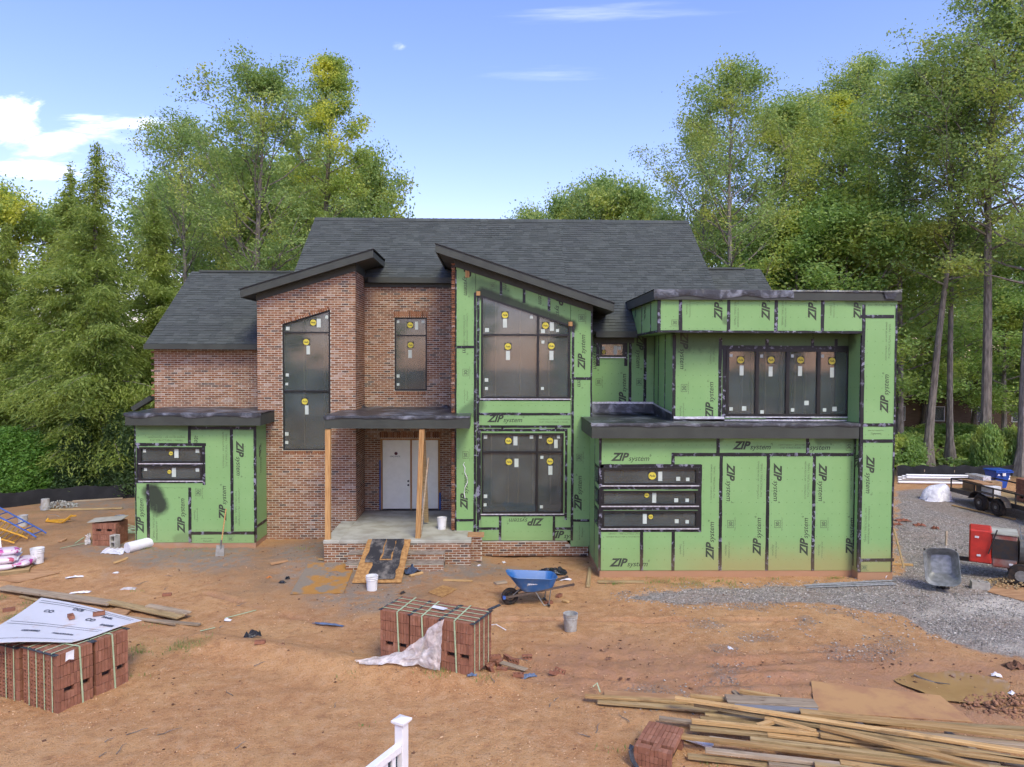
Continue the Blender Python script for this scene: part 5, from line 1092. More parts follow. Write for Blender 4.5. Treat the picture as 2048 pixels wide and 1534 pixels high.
# middle distance
for i, (px, Y, py, w) in enumerate([(1062, 75, 428, .7), (1130, 66, 392, .8), (1205, 62, 360, .8), (1265, 60, 375, .8)]): tree('back', px, Y, topz(py, Y), ['tiny dark treetop just above the middle of the ridge', 'soft green treetop showing above the ridge, second from the gap', 'rounded treetop above the ridge next to the big right-hand crown', 'treetop tucked under the right-hand crown above the ridge'][i], rz=i*2., name='distant_tree', wide=w)
# right group
tree('maple', 1462, 40., topz(98, 40), 'open-crowned maple with a pale forked trunk behind the right roof', rz=.6, name='maple_tree', wide=1.0)
tree('slim', 1556, 43., topz(175, 43), 'thin bare-stemmed tree between the maple and the leaning trunk', rz=1.4, name='slender_tree', wide=1.15)
tree('tall', 1855, 37., topz(60, 37), 'tall oak with a long leaning trunk right of the green pillar', rz=2.6, name='oak_tree', lean=(R(-4.2), 0), wide=.95)
tree('slim', 1903, 38., topz(120, 38), 'thin straight trunk standing between the two big oaks', rz=.2, name='slender_tree', wide=1.3, lean=(R(-1.5), 0))
tree('tall', 1972, 35.5, topz(-120, 35.5), 'thick-trunked oak behind the blue bin', rz=4.4, name='oak_tree', wide=1.05, lean=(R(1), 0))
tree('maple', 2052, 34., topz(-60, 34), 'oak at the right edge with limbs hanging into the picture', rz=3.1, name='maple_tree', wide=1.15)
tree('under', 1690, 40., topz(385, 40), 'bright green several-stemmed young tree above the right flat roof', rz=.5, name='young_tree', wide=1.15)
tree('under', 1590, 41., topz(430, 41), 'low young tree beside the thin bare stem', rz=1.9, name='young_tree', wide=1.2)
tree('under', 1790, 43., topz(450, 43), 'low young tree behind the leaning oak trunk', rz=3.3, name='young_tree', wide=1.3)
tree('under', 2010, 45., topz(560, 41), 'low young tree behind the brick-laden trailer', rz=.9, name='young_tree', wide=1.4)
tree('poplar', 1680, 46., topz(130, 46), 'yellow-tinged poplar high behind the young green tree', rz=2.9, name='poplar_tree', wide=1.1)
for i, (px, Y, py) in enumerate([(1330, 52, 440), (1420, 56, 420), (1530, 54, 430), (1640, 60, 520), (1740, 58, 520), (1850, 56, 480), (1950, 54, 470), (2050, 50, 450), (2170, 46, 350), (2330, 42, 250), (1900, 68, 440), (1560, 70, 450)]): tree('back', px, Y, topz(py, Y), 'leafy tree deep in the wood behind the right roofs', GW+' the right roofs', rz=i*1.7, name='wood_tree', lm=[LEAF_B, LEAF_A, LEAF_B, LEAF_C][i % 4])  # yellow leaf material paints a back-lit glow on some of them
tree('maple', 1590, 45., topz(165, 45), 'airy maple crown filling the sky right of the forked maple', rz=1.2, name='maple_tree', wide=1.05)
tree('tall', 1725, 48., topz(70, 48), 'tall airy oak crown above the young green tree', rz=.9, name='oak_tree', wide=.95)
tree('slim', 1800, 40., topz(90, 40), 'slender tree whose top leans over the green pillar', rz=3., name='slender_tree', wide=1.5)
tree('maple', 1400, 47., topz(210, 47), 'maple crown low on the left flank of the forked maple', rz=2.4, name='maple_tree', wide=.9)
tree('maple', 1668, 49., topz(135, 49), 'airy maple crown closing the gap over the young green tree', rz=4.1, name='maple_tree', wide=1.0)
# shrubs along the boundary
arb = shrub(31, 2.6, .95, 30000, .075, LEAF_E); arb2 = shrub(32, 3.0, .85, 26000, .08, LEAF_F); bush = shrub(33, 1.3, 1.1, 9000, .1, LEAF_C, False)
def shrubo(kind, px, py, Y, h, w, label, name='shrub', group=None, rz=0.):
    x = X(px, Y, py); e = empty(name, (x, Y, gz1(x, Y)-.02), rz, label=label, cat='shrub', group=group); H0 = {id(arb): 2.6, id(arb2): 3., id(bush): 1.3}[id(kind)]; e.scale = (w, w, h/H0); a, b = put('stem', kind[0]), put('foliage', kind[1]); a.parent = b.parent = e
for i, (px, Y, h, w) in enumerate([(-40, 28.6, 2.9, 1.25), (22, 28.3, 2.6, 1.1), (62, 28.4, 2.4, 1.05), (100, 29, 2., .9)]): shrubo(arb, px, 980, Y, h, w, ['bright arborvitae cut off by the left edge', 'tall bright arborvitae behind the black silt fence', 'bright arborvitae next to the tall one behind the silt fence', 'lowest bright arborvitae of the row'][i], 'arborvitae', rz=i*1.)
for i, (px, Y, h, w) in enumerate([(155, 28.8, 3., .95), (238, 29, 3.2, .9), (268, 28.6, 3., .8)]): shrubo(arb2, px, 980, Y, h, w, ['dark evergreen shrub left of the cypress trunk', 'dark evergreen shrub right of the cypress trunk', 'dark evergreen shrub touching the left wing'][i], 'evergreen_shrub', rz=i*1.4)
for i, (px, Y, h, w) in enumerate([(1803, 37, 1.6, .9), (1822, 39, 1.5, .9), (1945, 39, 1.4, .8), (1975, 35, 2.3, .6), (2030, 35, 2.2, .8), (1920, 46, 1.4, 1.3), (1870, 47, 1.3, 1.3)]): shrubo(bush, px, 930, Y, h, w, ['low bush beside the green pillar at the wood edge', 'low bush at the foot of the leaning oak', 'low bush between the thin trunk and the thick oak', 'leafy sapling bush in front of the thick oak', 'leafy bush behind the trailer at the right edge', 'bush on the wood floor behind the thin trunk', 'bush on the wood floor between leaning oak and thin trunk'][i], 'bush', rz=i*1.1)
rsx = np.random.RandomState(9)
def ivy(n, x0, x1, y0, y1):
    x = x0+(x1-x0)*rsx.rand(n); y = y0+(y1-y0)*rsx.rand(n); k = fbm(x*.35, y*.35, 77) > .47; x, y = x[k], y[k]; C = np.stack([x, y, gz(x, y)+.05+rsx.rand(len(x))*.3], 1); return leaf_quads(C, .2, rsx, 1.)
V1, Q1 = ivy(26000, 9, 34, 35.5, 56); V2, Q2 = ivy(9000, -24, -7, 29, 45)
tag(put('undergrowth', np_mesh('undergrowth', np.concatenate([V1, V2]), np.concatenate([Q1, Q2+len(V1)]), LEAF_C)), 'leafy ground cover on the floor of the wood', 'undergrowth', kind='stuff')
for i, (x_, y_, h_) in enumerate([(-34, -30, 11), (-24, -36, 14), (-13, -33, 12), (-3, -40, 13), (8, -34, 11), (17, -37, 14), (28, -31, 12), (38, -34, 13)]): tree('back', x_, y_, h_, 'unseen leafy tree added across the street for the window reflections', 'unseen trees added for the window reflections', rz=i*1.9, name='reflection_tree', px_is_x=True)  # unseen row added behind the viewer to be mirrored in the panes
# neighbours
def cottage(label, x, y, w, d, h, rz, wallc, roofc):
    e = empty('neighbour_house', (x, y, 0), rz, label=label, cat='house'); MB().box(-w/2, w/2, -d/2, d/2, 0, h).build('wall', wallc, e); rf = MB(); o = .5
    rf.prismX([(-d/2-o, h-.1), (0, h+d*.3), (d/2+o, h-.1), (d/2+o, h-.25), (0, h+d*.3-.18), (-d/2-o, h-.25)], -w/2-o, w/2+o); rf.build('roof', roofc, e)
    for i in range(int(w/3)):
        xx = -w/2+1.5+i*3; wd = MB().box(xx-.5, xx+.5, -d/2-.04, -d/2-.005, 1., 2.2).build('window', WHITE, e); MB().box(xx-.44, xx+.44, -d/2-.06, -d/2-.045, 1.06, 2.14).build('pane', GLASS, wd)
WB = M('brown_siding', (.16, .11, .075), (.12, .08, .05), scale=2, stretch=(1, 1, 8)); RFN = M('old_roof', (.08, .075, .07), (.05, .048, .045), scale=8)
cottage('brown neighbour house half hidden behind the cypresses', X(40, 46, 800), 46, 14, 8, 3.6, R(12), WB, RFN); cottage('brown neighbour house glimpsed through the right-hand wood', X(1900, 60, 800), 60, 15, 9, 3.4, R(-8), WB, RFN)
fe = empty('wooden_fence', (X(60, 35, 900), 35, 0), 0, label='brown board fence behind the arborvitaes', cat='fence'); FB = M('fence_board', (.20, .13, .075), (.14, .09, .05), stretch=(1, 1, .3), rnd=.2)
me_b = MB().box(-.07, .07, -.012, .012, .25, 2.5).mesh('board', FB); 
for i in range(46): o = put('board', me_b, fe); o.location = (-1.5+i*.148, 0, random.uniform(-.03, .03))
for zz in (.6, 2.1): MB().box(-1.6, 5.3, .013, .06, zz, zz+.09).build('rail', FB, fe)
# ================================================================== things on the plot
# ---- cored bricks
def cored(name, mat, L=.194, W=.092, H=.057, hr=.025, depth=None):
    """brick with three round cores through its bed faces; bed faces point along z"""
    mb = MB(); n = 8; xs = [-L/2+L*i/3 for i in range(4)]; depth = depth or H
    for i in range(3):
        a, b = xs[i], xs[i+1]; cx = (a+b)/2; rim = [(b, 0), (b, W/2), (cx, W/2), (a, W/2), (a, 0), (a, -W/2), (cx, -W/2), (b, -W/2)]; ho = [(cx+hr*math.cos(k*math.pi/4), hr*math.sin(k*math.pi/4)) for k in range(8)]
        o = len(mb.v); mb.v += [(x, y, H/2) for x, y in rim]+[(x, y, H/2) for x, y in ho]+[(x, y, H/2-depth) for x, y in ho]+[(x, y, -H/2) for x, y in rim]
        for k in range(8):
            q = (k+1) % 8; mb.f += [(o+k, o+q, o+8+q, o+8+k), (o+8+k, o+8+q, o+16+q, o+16+k)]
            if depth >= H-1e-6: mb.f.append((o+24+q, o+24+k, o+16+k, o+16+q))
        if depth < H-1e-6: mb.f += [tuple(o+16+k for k in range(8)), tuple(o+24+k for k in range(7, -1, -1))]
    for s in (-1, 1): mb.add([(-L/2, s*W/2, -H/2), (L/2, s*W/2, -H/2), (L/2, s*W/2, H/2), (-L/2, s*W/2, H/2)], [(0, 1, 2, 3) if s < 0 else (3, 2, 1, 0)]); mb.add([(s*L/2, -W/2, -H/2), (s*L/2, W/2, -H/2), (s*L/2, W/2, H/2), (s*L/2, -W/2, H/2)], [(0, 1, 2, 3) if s > 0 else (3, 2, 1, 0)])
    return mb.mesh(name, mat, fix=False)
CORED = cored('brick', PBRICK); CORED_P = cored('brick', PBRICK, depth=.03)
SOLID = MB().box(-.0955, .0955, -.046, .046, -.0265, .0265).mesh('brick', PBRICK, bevel=.003)
def loose(px, py, rot=(0, 0, 0), label='loose red cored brick in the scatter beside the strapped packs', group='loose bricks beside the strapped packs', z=.0, me=None):
    p_ = place(px, py) if isinstance(px, (int, float)) else px
    o = put('loose_brick', me or CORED); o.location = p_+Vector((0, 0, z)); o.rotation_euler = rot; return tag(o, label, 'brick', group)
def edge_card(mb, pts, w=.07):
    for a, b in zip(pts, pts[1:]): mb.bar(a, b, w, .012)
def brick_pack(name, loc, rz, label, nx=20, nz=5, ny=11, faces=('front', 'right'), holes=(3,), group=None, rot=None, straps=True, tag_=False, jit=.004, right_z=None):
    """strapped pack: bricks stand upright, bed faces towards +-x; front faces -y"""
    e = empty(name, loc, rz, rot, label=label, cat='brick pack', group=group); LH, W, H = .199, .095, .0585; wx, wy = nx*H, ny*W; up = (0, R(90), 0)
    hole_cols = {nx//5, nx//5+1, nx//5+2, nx*3//5+1, nx*3//5+2, nx*3//5+3}
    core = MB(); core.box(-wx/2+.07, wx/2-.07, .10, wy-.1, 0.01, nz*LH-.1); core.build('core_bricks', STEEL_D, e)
    for k in range(nz):
        for i in range(nx):
            if 'front' in faces:
                if k == nz-1-holes[0] and i in hole_cols:
                    zlo = LH*.42
                    hb = MB().box(-.0285, .0285, -.046, .046, -.055, .055).mesh('brick', PBRICK) if 'hb' not in globals() else globals()['hb']; globals()['hb'] = hb
                    b = put('brick', hb, e); b.location = (-wx/2+(i+.5)*H, W/2+random.uniform(-jit, jit), k*LH+.058); continue
                b = put('brick', SOLID, e); b.location = (-wx/2+(i+.5)*H+random.uniform(-.001, .001), W/2+random.uniform(-jit, jit)+(.006 if (i//5+k) % 3 == 0 else 0), (k+.5)*LH); b.rotation_euler = up
        for side, sx in (('right', 1), ('left', -1)):
            if side in faces:
                for j in range(0 if 'front' not in faces else 1, ny):
                    b = put('brick', CORED_P, e); b.location = (sx*(wx/2-H/2)+random.uniform(-jit, jit), (j+.5)*W, (k+.5)*LH); b.rotation_euler = (0, sx*R(90), 0)
    top = MB()
    for i in range(nx):
        for j in range(1, ny):
            z = nz*LH+random.uniform(-.004, .003); x, y = -wx/2+(i+.5)*H, (j+.5)*W; top.box(x-.0275, x+.0275, y-.0455, y+.0455, z-.12, z)
    o = top.build('top_layer', PBRICK, e, fix=False); o['kind'] = 'stuff'
    if 'bottom' in faces:
        bt = MB()
        for i in range(nx):
            for j in range(1, ny): x, y, z = -wx/2+(i+.5)*H, (j+.5)*W, random.uniform(-.004, .004); bt.box(x-.0265, x+.0265, y-.0445, y+.0445, z, z+.1)
        o = bt.build('bottom_layer', PBRICK, e, fix=False); o['kind'] = 'stuff'
    if straps:
        zt = nz*LH+.012
        for y in [wy*(i+.6)/4.4 for i in range(4)]: MB().bar((-wx/2-.01, y, zt), (wx/2+.01, y, zt), .022, .004).build('strap', STRAP, e); MB().bar((wx/2+.012, y, zt), (wx/2+.012, y, .02), .022, .004, up=(1, 0, 0)).build('strap', STRAP, e); MB().bar((-wx/2-.012, y, zt), (-wx/2-.012, y, .02), .022, .004, up=(1, 0, 0)).build('strap', STRAP, e)
        x = random.uniform(-.1, .1); MB().bar((x, -.014, zt), (x+.05, -.014, .02), .03, .005, up=(0, 1, 0)).build('strap', STRAP, e); MB().bar((x, -.012, zt+.006), (x-.1, wy, zt+.006), .03, .005).build('strap', STRAP, e)
        for sx in (-1, 1):
            mb = MB(); pts = [(sx*(wx/2+.004), wy*i/8, zt-.02+.015*mnoise.noise(Vector((i, sx, loc[0])))) for i in range(9)]
            edge_card(mb, pts, .075); mb.build('edge_card', BLACKP, e)
    return e
GP = 'strapped brick packs in the middle of the plot'
pa, pb_ = place(759, 1319), place(940, 1351); dv = (pb_-pa); rzp = math.atan2(dv.y, dv.x); ux = dv.normalized(); W1 = 11*.0585
base = pa+ux*(W1/2); scale_p = dv.length/(3*W1+.05)
for i in range(3):
    l_ = base+ux*(W1+.03)*i*scale_p*1.0; l_.z = gz1(l_.x, l_.y)-.04-(.06 if i < 2 else .02)*0
    e = brick_pack('brick_pack', l_, rzp+(0, .01, -.01)[i], ['strapped brick pack at the left end of the row of three', 'strapped brick pack in the middle of the row, half under plastic film', 'strapped brick pack at the right end with cored faces and a black card corner'][i], faces=('front', 'right') if i == 2 else ('front',), group=GP, nx=11, ny=9); e.scale = (scale_p, scale_p, 1.0*scale_p)
    if i == 1: mb = MB(); mb.add([(-.1, .45, 1.02), (.2, .4, 1.03), (.22, .54, 1.025), (-.12, .58, 1.03)], [(0, 1, 2, 3)]); mb.build('paper_tag', PAPER, e)
    if i == 2: MB().bar((.28, .8, 1.0), (.44, 1.0, 1.06), .07, .02).build('edge_card', BLACKP, e)
# film sheet draped from the top of the middle packs to the ground
def sheet(name, edges, mat, label, cat, nu=26, nv=14, amp=.05, seed=0, zmin=None, f=3.):
    """surface between two edge polylines (lists of points), crumpled"""
    def ev(pl, u): s = u*(len(pl)-1); i = min(int(s), len(pl)-2); return pl[i].lerp(pl[i+1], s-i)
    mb = MB(); rows = []
    for j in range(nv+1):
        for i in range(nu+1):
            u, v = i/nu, j/nv; p_ = ev(edges[0], u).lerp(ev(edges[1], u), v); k = mnoise.noise_vector(Vector((u*f*2.2+seed, v*f, seed)))+.5*mnoise.noise_vector(Vector((u*f*5+seed, v*f*3, seed))); p_ = p_+k*amp
            if zmin is not None: p_.z = max(p_.z, gz1(p_.x, p_.y)+.012+.01*(i % 3))
            mb.v.append(tuple(p_))
    w = nu+1; mb.f = [(j*w+i, j*w+i+1, (j+1)*w+i+1, (j+1)*w+i) for j in range(nv) for i in range(nu)]; o = mb.build(name, mat, smooth=True, fix=False); return tag(o, label, cat)
def PP(px, py, Y): return P(px, py, Y)
fyx = lambda px: pa.y+(pb_.y-pa.y)*(px-759)/181-.07
tops = [place(712, 1322)+Vector((0, -.1, .05)), place(760, 1318)+Vector((0, -.12, .08)), PP(800, 1306, fyx(800)), PP(832, 1284, fyx(832)-.02), PP(862, 1258, fyx(862)-.02), PP(887, 1237, fyx(887)-.02)]
bots = [place(722, 1332)+Vector((0, 0, .04)), place(770, 1335)+Vector((0, 0, .05)), place(806, 1334)+Vector((0, -.02, .05)), place(838, 1337)+Vector((0, 0, .05)), place(862, 1344)+Vector((0, 0, .04)), place(880, 1346)+Vector((0, 0, .03))]
sheet('plastic_film', (tops, bots), FILM, 'torn clear plastic film hanging off the middle brick pack onto the clay', 'plastic film', 40, 22, .045, 3.3, 0)
for px, py, r in [(972, 1322, (R(90), 0, .3)), (980, 1334, (0, 0, 1.)), (978, 1342, (R(80), 0, 2)), (988, 1326, (0, .3, 2.5)), (1000, 1330, (R(90), 0, 1.2)), (992, 1316, (0, 0, .2)), (1015, 1320, (R(90), 0, 2.2)), (1028, 1326, (R(88), 0, -.45)), (985, 1345, (R(20), R(70), .5)), (1004, 1342, (0, 0, 2.9))]: loose(px, py, r, z=.045 if abs(r[0]) > .5 or abs(r[1]) > .5 else .03)
for px, py, r, lb in [(1054, 1318, (R(90), 0, .1), 'cored brick standing on edge apart from the scatter'), (1037, 1354, (0, 0, -.1), 'cored brick propping the narrow grey board'), (1108, 1350, (0, .4, .8), 'left brick of a touching pair out on the mud'), (1120, 1346, (R(60), .2, -.5), 'right brick of a touching pair out on the mud'), (334, 1192, (0, 0, .2), 'single small brick lying on the clay before the left wing'), (520, 1288, (0, 0, .1), 'single dirty brick on the berm left of the packs'), (1097, 1208, (0, 0, .4), 'half brick on the clay behind the white bucket'), (1118, 1194, (0, 0, 1.), 'half brick near the wheelbarrow handles')]: loose(px, py, r, lb, None, z=.04)
def board(name, a, b, w, t, mat, label, group=None, cat='board', up=(0, 0, 1), bevel=.004):
    a, b = Vector(a), Vector(b); L = (b-a).length; m = (a+b)/2; d = (b-a).normalized(); o = MB().box(-L/2, L/2, -w/2, w/2, -t/2, t/2).build(name, mat, bevel=bevel); o.location = m
    y = Vector(up).cross(d).normalized(); z = d.cross(y); o.rotation_euler = Matrix((d, y, z)).transposed().to_euler(); return tag(o, label, cat, group)
board('grey_board', place(1002, 1334)+Vector((0, 0, .09)), place(1052, 1348)+Vector((0, 0, .08)), .13, .02, LUM_G, 'short pale grey board resting on a brick beside the packs')
# ---- left strapped packs under the white board
cA, cB, cC = place(116, 1428), place(258, 1362), place(8, 1372)
rz1 = math.atan2((cB-cA).y, (cB-cA).x); wxA = (cB-cA).length; uxA = (cB-cA).normalized(); uyA = Vector((-uxA.y, uxA.x, 0)); sA = wxA/(2*W1+.06)
GL = 'brick packs under the white board'
for i in range(2):
    l_ = cA+uxA*(W1*sA*(i+.5)+.05*i); l_.z = gz1(l_.x, l_.y)-.03; e = brick_pack('brick_pack', l_, rz1, ['corner brick pack under the white board, green straps on its cored side', 'brick pack right of the corner one under the white board'][i], faces=('front', 'left') if i == 0 else ('front',), group=GL, nx=11, ny=10); e.scale = (sA, sA, sA*1.05)
    if i == 0: mb = MB(); mb.add([(-.18, -.02, .99), (-.04, -.03, 1.), (-.06, -.05, .84), (-.14, -.04, .87), (-.2, -.03, .85)], [(0, 1, 2, 3, 4)]); mb.build('paper_tag', PAPER, e)
l_ = cA+uyA*(10*.095*sA+.12)+uxA*(.3); l_.z = gz1(l_.x, l_.y)-.03
e = brick_pack('brick_pack', l_, rz1+.05, 'brick pack at the left edge behind the corner one', faces=('left', 'front'), group=GL, nx=11, ny=10); e.scale = (sA, sA, sA*1.0)
ztop = cA.z+5*.199*sA*1.05+.03
# white printed sheet board: four photo corners on the top plane
def onz(px, py, z): return G0(px, py, z)
cs = [onz(-60, 1290, ztop+.04), onz(143, 1282, ztop+.02), onz(283, 1238, ztop+.02), onz(82, 1196, ztop+.05), onz(-70, 1238, ztop+.06)]
we = empty('white_board', sum(cs, Vector())/5, label='large white printed board laid over the left brick packs', cat='board'); wo = we.location.copy(); n = 14; mb = MB()
for j in range(n+1):
    for i in range(n+1):
        u, v = i/n, j/n; a = cs[0].lerp(cs[1], u) if False else None; p_ = (cs[0].lerp(cs[1], u)).lerp(cs[4].lerp(cs[3], u).lerp(cs[3].lerp(cs[2], .0), 0), v); q = (1-u)*(1-v)*cs[0]+u*(1-v)*cs[1]+u*v*cs[2]+(1-u)*v*onz(-60, 1225, ztop+.05); q = (1-u)*((1-v)*cs[0]+v*cs[4])+u*((1-v)*cs[1]+v*cs[2]) if False else q; mb.v.append(tuple(q-wo+Vector((0, 0, .02*math.sin(u*4)+.012*math.sin(v*7+u*3)))))
cs_bl = onz(82, 1196, ztop+.05)
mb.v = []
for j in range(n+1):
    for i in range(n+1):
        u, v = i/n, j/n; q = (1-u)*(1-v)*cs[0]+u*(1-v)*cs[1]+u*v*cs[2]+(1-u)*v*cs_bl; mb.v.append(tuple(q-wo+Vector((0, 0, .02*math.sin(u*4)+.012*math.sin(v*7+u*3)))))
w = n+1; nv0 = len(mb.v); mb.v += [(x, y, z-.013) for x, y, z in mb.v]
mb.f = [(j*w+i, j*w+i+1, (j+1)*w+i+1, (j+1)*w+i) for j in range(n) for i in range(n)]; mb.f += [tuple(nv0+k for k in f[::-1]) for f in mb.f]
for i in range(n): mb.f += [(i+1, i, nv0+i, nv0+i+1), (n*w+i, n*w+i+1, nv0+n*w+i+1, nv0+n*w+i), (i*w, (i+1)*w, nv0+(i+1)*w, nv0+i*w), ((i+1)*w+n, i*w+n, nv0+i*w+n, nv0+(i+1)*w+n)]
t = NT('muddy_white_board'); v_ = t.coord((1, 1, 1), False); WBM = t.fin(t.mix(t.rng(t.noise(v_, 2.6, 6, .65), .56, .74, 0, .6), t.mix(t.noise(v_, 7, 4), (.58, .585, .62), (.66, .66, .69)), (.44, .27, .15)), .4, .4); mb.build('panel', WBM, we, smooth=True, fix=False)
def onboard(u, v, dz=.0): q = (1-u)*(1-v)*cs[0]+u*(1-v)*cs[1]+u*v*cs[2]+(1-u)*v*cs_bl; return q+Vector((0, 0, .02*math.sin(u*4)+.012*math.sin(v*7+u*3)+.004+dz))
INKB = M('grey_print', (.07, .075, .1), (.13, .14, .17), rough=.6)
for v in (.42, .47, .9, .94, .08): 
    mb = MB(); vs = []
    for i in range(25): u = .04+.92*i/24; vs += [onboard(u, v)-wo, onboard(u, v+.008)-wo]
    mb.add(vs, [(2*i, 2*i+2, 2*i+3, 2*i+1) for i in range(24)]) if False else mb.add(vs, [(2*i, 2*i+2, 2*i+3, 2*i+1) for i in range(24)]); mb.build('printed_line', INKB, we, fix=False)
for u, v, s, tx in ((.2, .72, .15, 'CO'), (.42, .84, .13, 'OCE'), (.66, .66, .13, 'CO'), (.3, .26, .07, 'CERTIFIED'), (.62, .24, .06, 'STRUCTURAL'), (.74, .80, .08, 'PANEL'), (.85, .6, .07, 'BARRIER')):
    vv, ff = text_mesh(tx, s, 0, .006); c = onboard(u, v); ex_ = (onboard(min(1, u+.02), v)-onboard(u-.02, v)).normalized(); ey_ = (onboard(u, v+.02)-onboard(u, v-.02)).normalized(); MB().add([c-wo+ex_*x+ey_*y+Vector((0, 0, .006)) for x, y, z in vv], ff).build('lettering', INKB, we, fix=False)
for px, py, r, lb in [(18, 1222, .55, 'cored brick weighing down the left of the white board'), (142, 1236, -.9, 'cored brick end-on in the middle of the white board'), (198, 1230, .5, 'cored brick weighing down the right of the white board')]:
    p_ = onz(px, py, ztop+.06); loose(p_, None, (0, 0, r), lb, None, z=.03)
# ---- tipped pack at the bottom edge
p_ = G0(1266, 1490, .28); e = brick_pack('brick_pack', p_+Vector((.0, .25, .72)), 0, 'toppled brick pack cut off by the bottom edge beside the lumber', faces=('front', 'left', 'bottom'), rot=(R(-90), 0, R(-28)), nx=9, nz=4, ny=5, straps=False); e.location = p_+Matrix.Rotation(R(-28), 3, 'Z') @ Vector((9*.0585/2+.01, 0, .0)); e.location.z = .28
mb = MB(); pts = [G0(1264, 1490, .28), G0(1261, 1500, .22), G0(1265, 1520, .1), G0(1276, 1538, .02)]; edge_card(mb, pts, .07); tag(mb.build('edge_card_strip', BLACKP), 'black card strip bent down the side of the toppled brick pack', 'strip')
# ---- buckets
def bucket_mesh(h=.37, r0=.125, r1=.15): 
    return MB().lathe([(r0, 0), (r0+.004, .004), (r0+(r1-r0)*.72, h*.72), (r1+.004, h*.73), (r1+.004, h*.76), (r1-.006, h*.77), (r1-.004, h*.85), (r1+.007, h*.86), (r1+.007, h*.89), (r1-.003, h*.90), (r1, h*.975), (r1+.008, h*.98), (r1+.008, h), (r1-.008, h), (r1-.012, h*.9), (r0-.004, .02)], 26)
def bucket(px, py, mat, label, s=1., rot=None, z=0., p_=None, inv=False, fill=None):
    p_ = p_ or place(px, py); e = empty('bucket', p_+Vector((0, 0, z)), label=label, cat='bucket'); e.scale = (s, s, s); e.rotation_euler = rot or (0, 0, random.random()*6)
    if inv: e.rotation_euler = (R(180), 0, 0); e.location.z += .37*s
    o = put('body', bucket_mesh().mesh('body', mat, True), e); ring = [(.158*math.cos(a), .158*math.sin(a)*.55-.07, .24+.06*math.sin(a)-.02) for a in [math.pi*(1+k/10) for k in range(11)]]
    MB().tube(ring, .004, 5).build('handle', GREY_G, e)
    if fill: MB().lathe([(.12, .28), (.13, .3), (.02, .33)], 16).build('contents', fill, e)
    return e
bucket(1141, 1261, BK_G, 'mortar-stained white bucket standing alone in mid plot', 1.0); bucket(744, 1180, BK_W, 'white bucket at the foot of the black porch ramp', .98, fill=CONC); bucket(75, 1126, BK_W, 'white bucket in front of the pink bags', 1.1, fill=CONC)
bucket(91, 1019, BK_G, 'upturned crusty bucket before the black silt fence', 1.05, inv=True); bucket(46, 1052, bucket_mat('clear_bucket', (.5, .52, .52), (.36, .34, .3), .6), 'pale bucket behind the yellow frames', .95); bucket(240, 1053, BK_B, 'blue-grey bucket beside the left wing', .98, fill=PAPER)
bucket(0, 0, BK_W, 'mortar-smeared bucket standing on the porch', .92, p_=Vector((X(884, 20.6, 1060), 20.6, .8)))
# ---- blue wheelbarrow
def rrect(a, b, r, n=6):
    out = []
    for cx, cy, a0 in ((a-r, b-r, 0), (-a+r, b-r, 90), (-a+r, -b+r, 180), (a-r, -b+r, 270)):
        for k in range(n): t_ = R(a0+90*k/(n-1)); out.append((cx+r*math.cos(t_), cy+r*math.sin(t_)))
    return out
def tray(mat, e, L=.52, Wd=.33):
    mb = MB(); rings = [(L*.60, Wd*.62, .10, .0, .0), (L*.78, Wd*.8, .13, .10, .0), (L*.98, Wd*.98, .2, .30, -.03), (L*1.02, Wd*1.02, .21, .31, -.03), (L*1.0, Wd*1.0, .2, .318, -.03), (L*.95, Wd*.95, .19, .30, -.03), (L*.74, Wd*.76, .12, .11, .0), (L*.56, Wd*.58, .09, .02, .0)]
    for a, b, r, z, sh in rings:
        for x, y in rrect(a, b, r): mb.v.append((x+sh+(-.12*(z/.3) if x < 0 else .02*z), y, z+(.10*max(0, -x/L))*(z/.3)))
    m = len(rrect(1, 1, .1)); mb.f = [(j*m+i, j*m+(i+1) % m, (j+1)*m+(i+1) % m, (j+1)*m+i) for j in range(len(rings)-1) for i in range(m)]+[tuple(range(m))[::-1], tuple((len(rings)-1)*m+i for i in range(m))]; return mb.build('tray', mat, e, smooth=True)
def wheelbarrow(loc, rz, label, paint, rot=None):
    e = empty('wheelbarrow', loc, rz, rot, label=label, cat='wheelbarrow'); t_ = tray(paint, e); t_.location = (.08, 0, .34)
    wh = MB()
    for k in range(25):
        a = 2*math.pi*k/24
        for q in range(8): b = 2*math.pi*q/8; rr = .155+.048*math.cos(b); wh.v.append((rr*math.cos(a), .05*math.sin(b), rr*math.sin(a)))
    wh.f = [(k*8+q, k*8+(q+1) % 8, (k+1)*8+(q+1) % 8, (k+1)*8+q) for k in range(24) for q in range(8)]; w_ = wh.build('wheel', RUBBER, e, smooth=True); w_.location = (-.52, 0, .2)
    hb = MB().tube([(0, -.04, 0), (0, .04, 0)], .065, 16).build('hub', STEEL_D, w_)
    for s in (-1, 1):
        MB().bar((-.66, s*.1, .2), (.95 if paint is BLUE_P else .56, s*.3, .50 if paint is BLUE_P else .43), .04, .045).build('handle', M('dark_handle', (.07, .05, .04), (.12, .09, .07)) if paint is BLUE_P else STEEL_D, e); l_ = MB(); l_.tube([(.05, s*.2, .33), (.24, s*.22, .02), (.36, s*.22, .02), (.40, s*.24, .38)], .014, 6); l_.build('leg', GREY_G, e); MB().tube([(-.52, s*.085, .2), (-.3, s*.16, .42)], .01, 6).build('brace', GREY_G, e)
    MB().box(-.70, -.64, -.13, .13, .17, .23).build('wheel_guard', BLU2_P if paint is BLUE_P else STEEL_D, e); MB().bar((.36, -.3, .02), (.36, .3, .02), .05, .015).build('foot_bar', STEEL_D, e); MB().tube([(-.52, -.12, .2), (-.52, .12, .2)], .012, 6).build('axle', GREY_G, e)
    return e
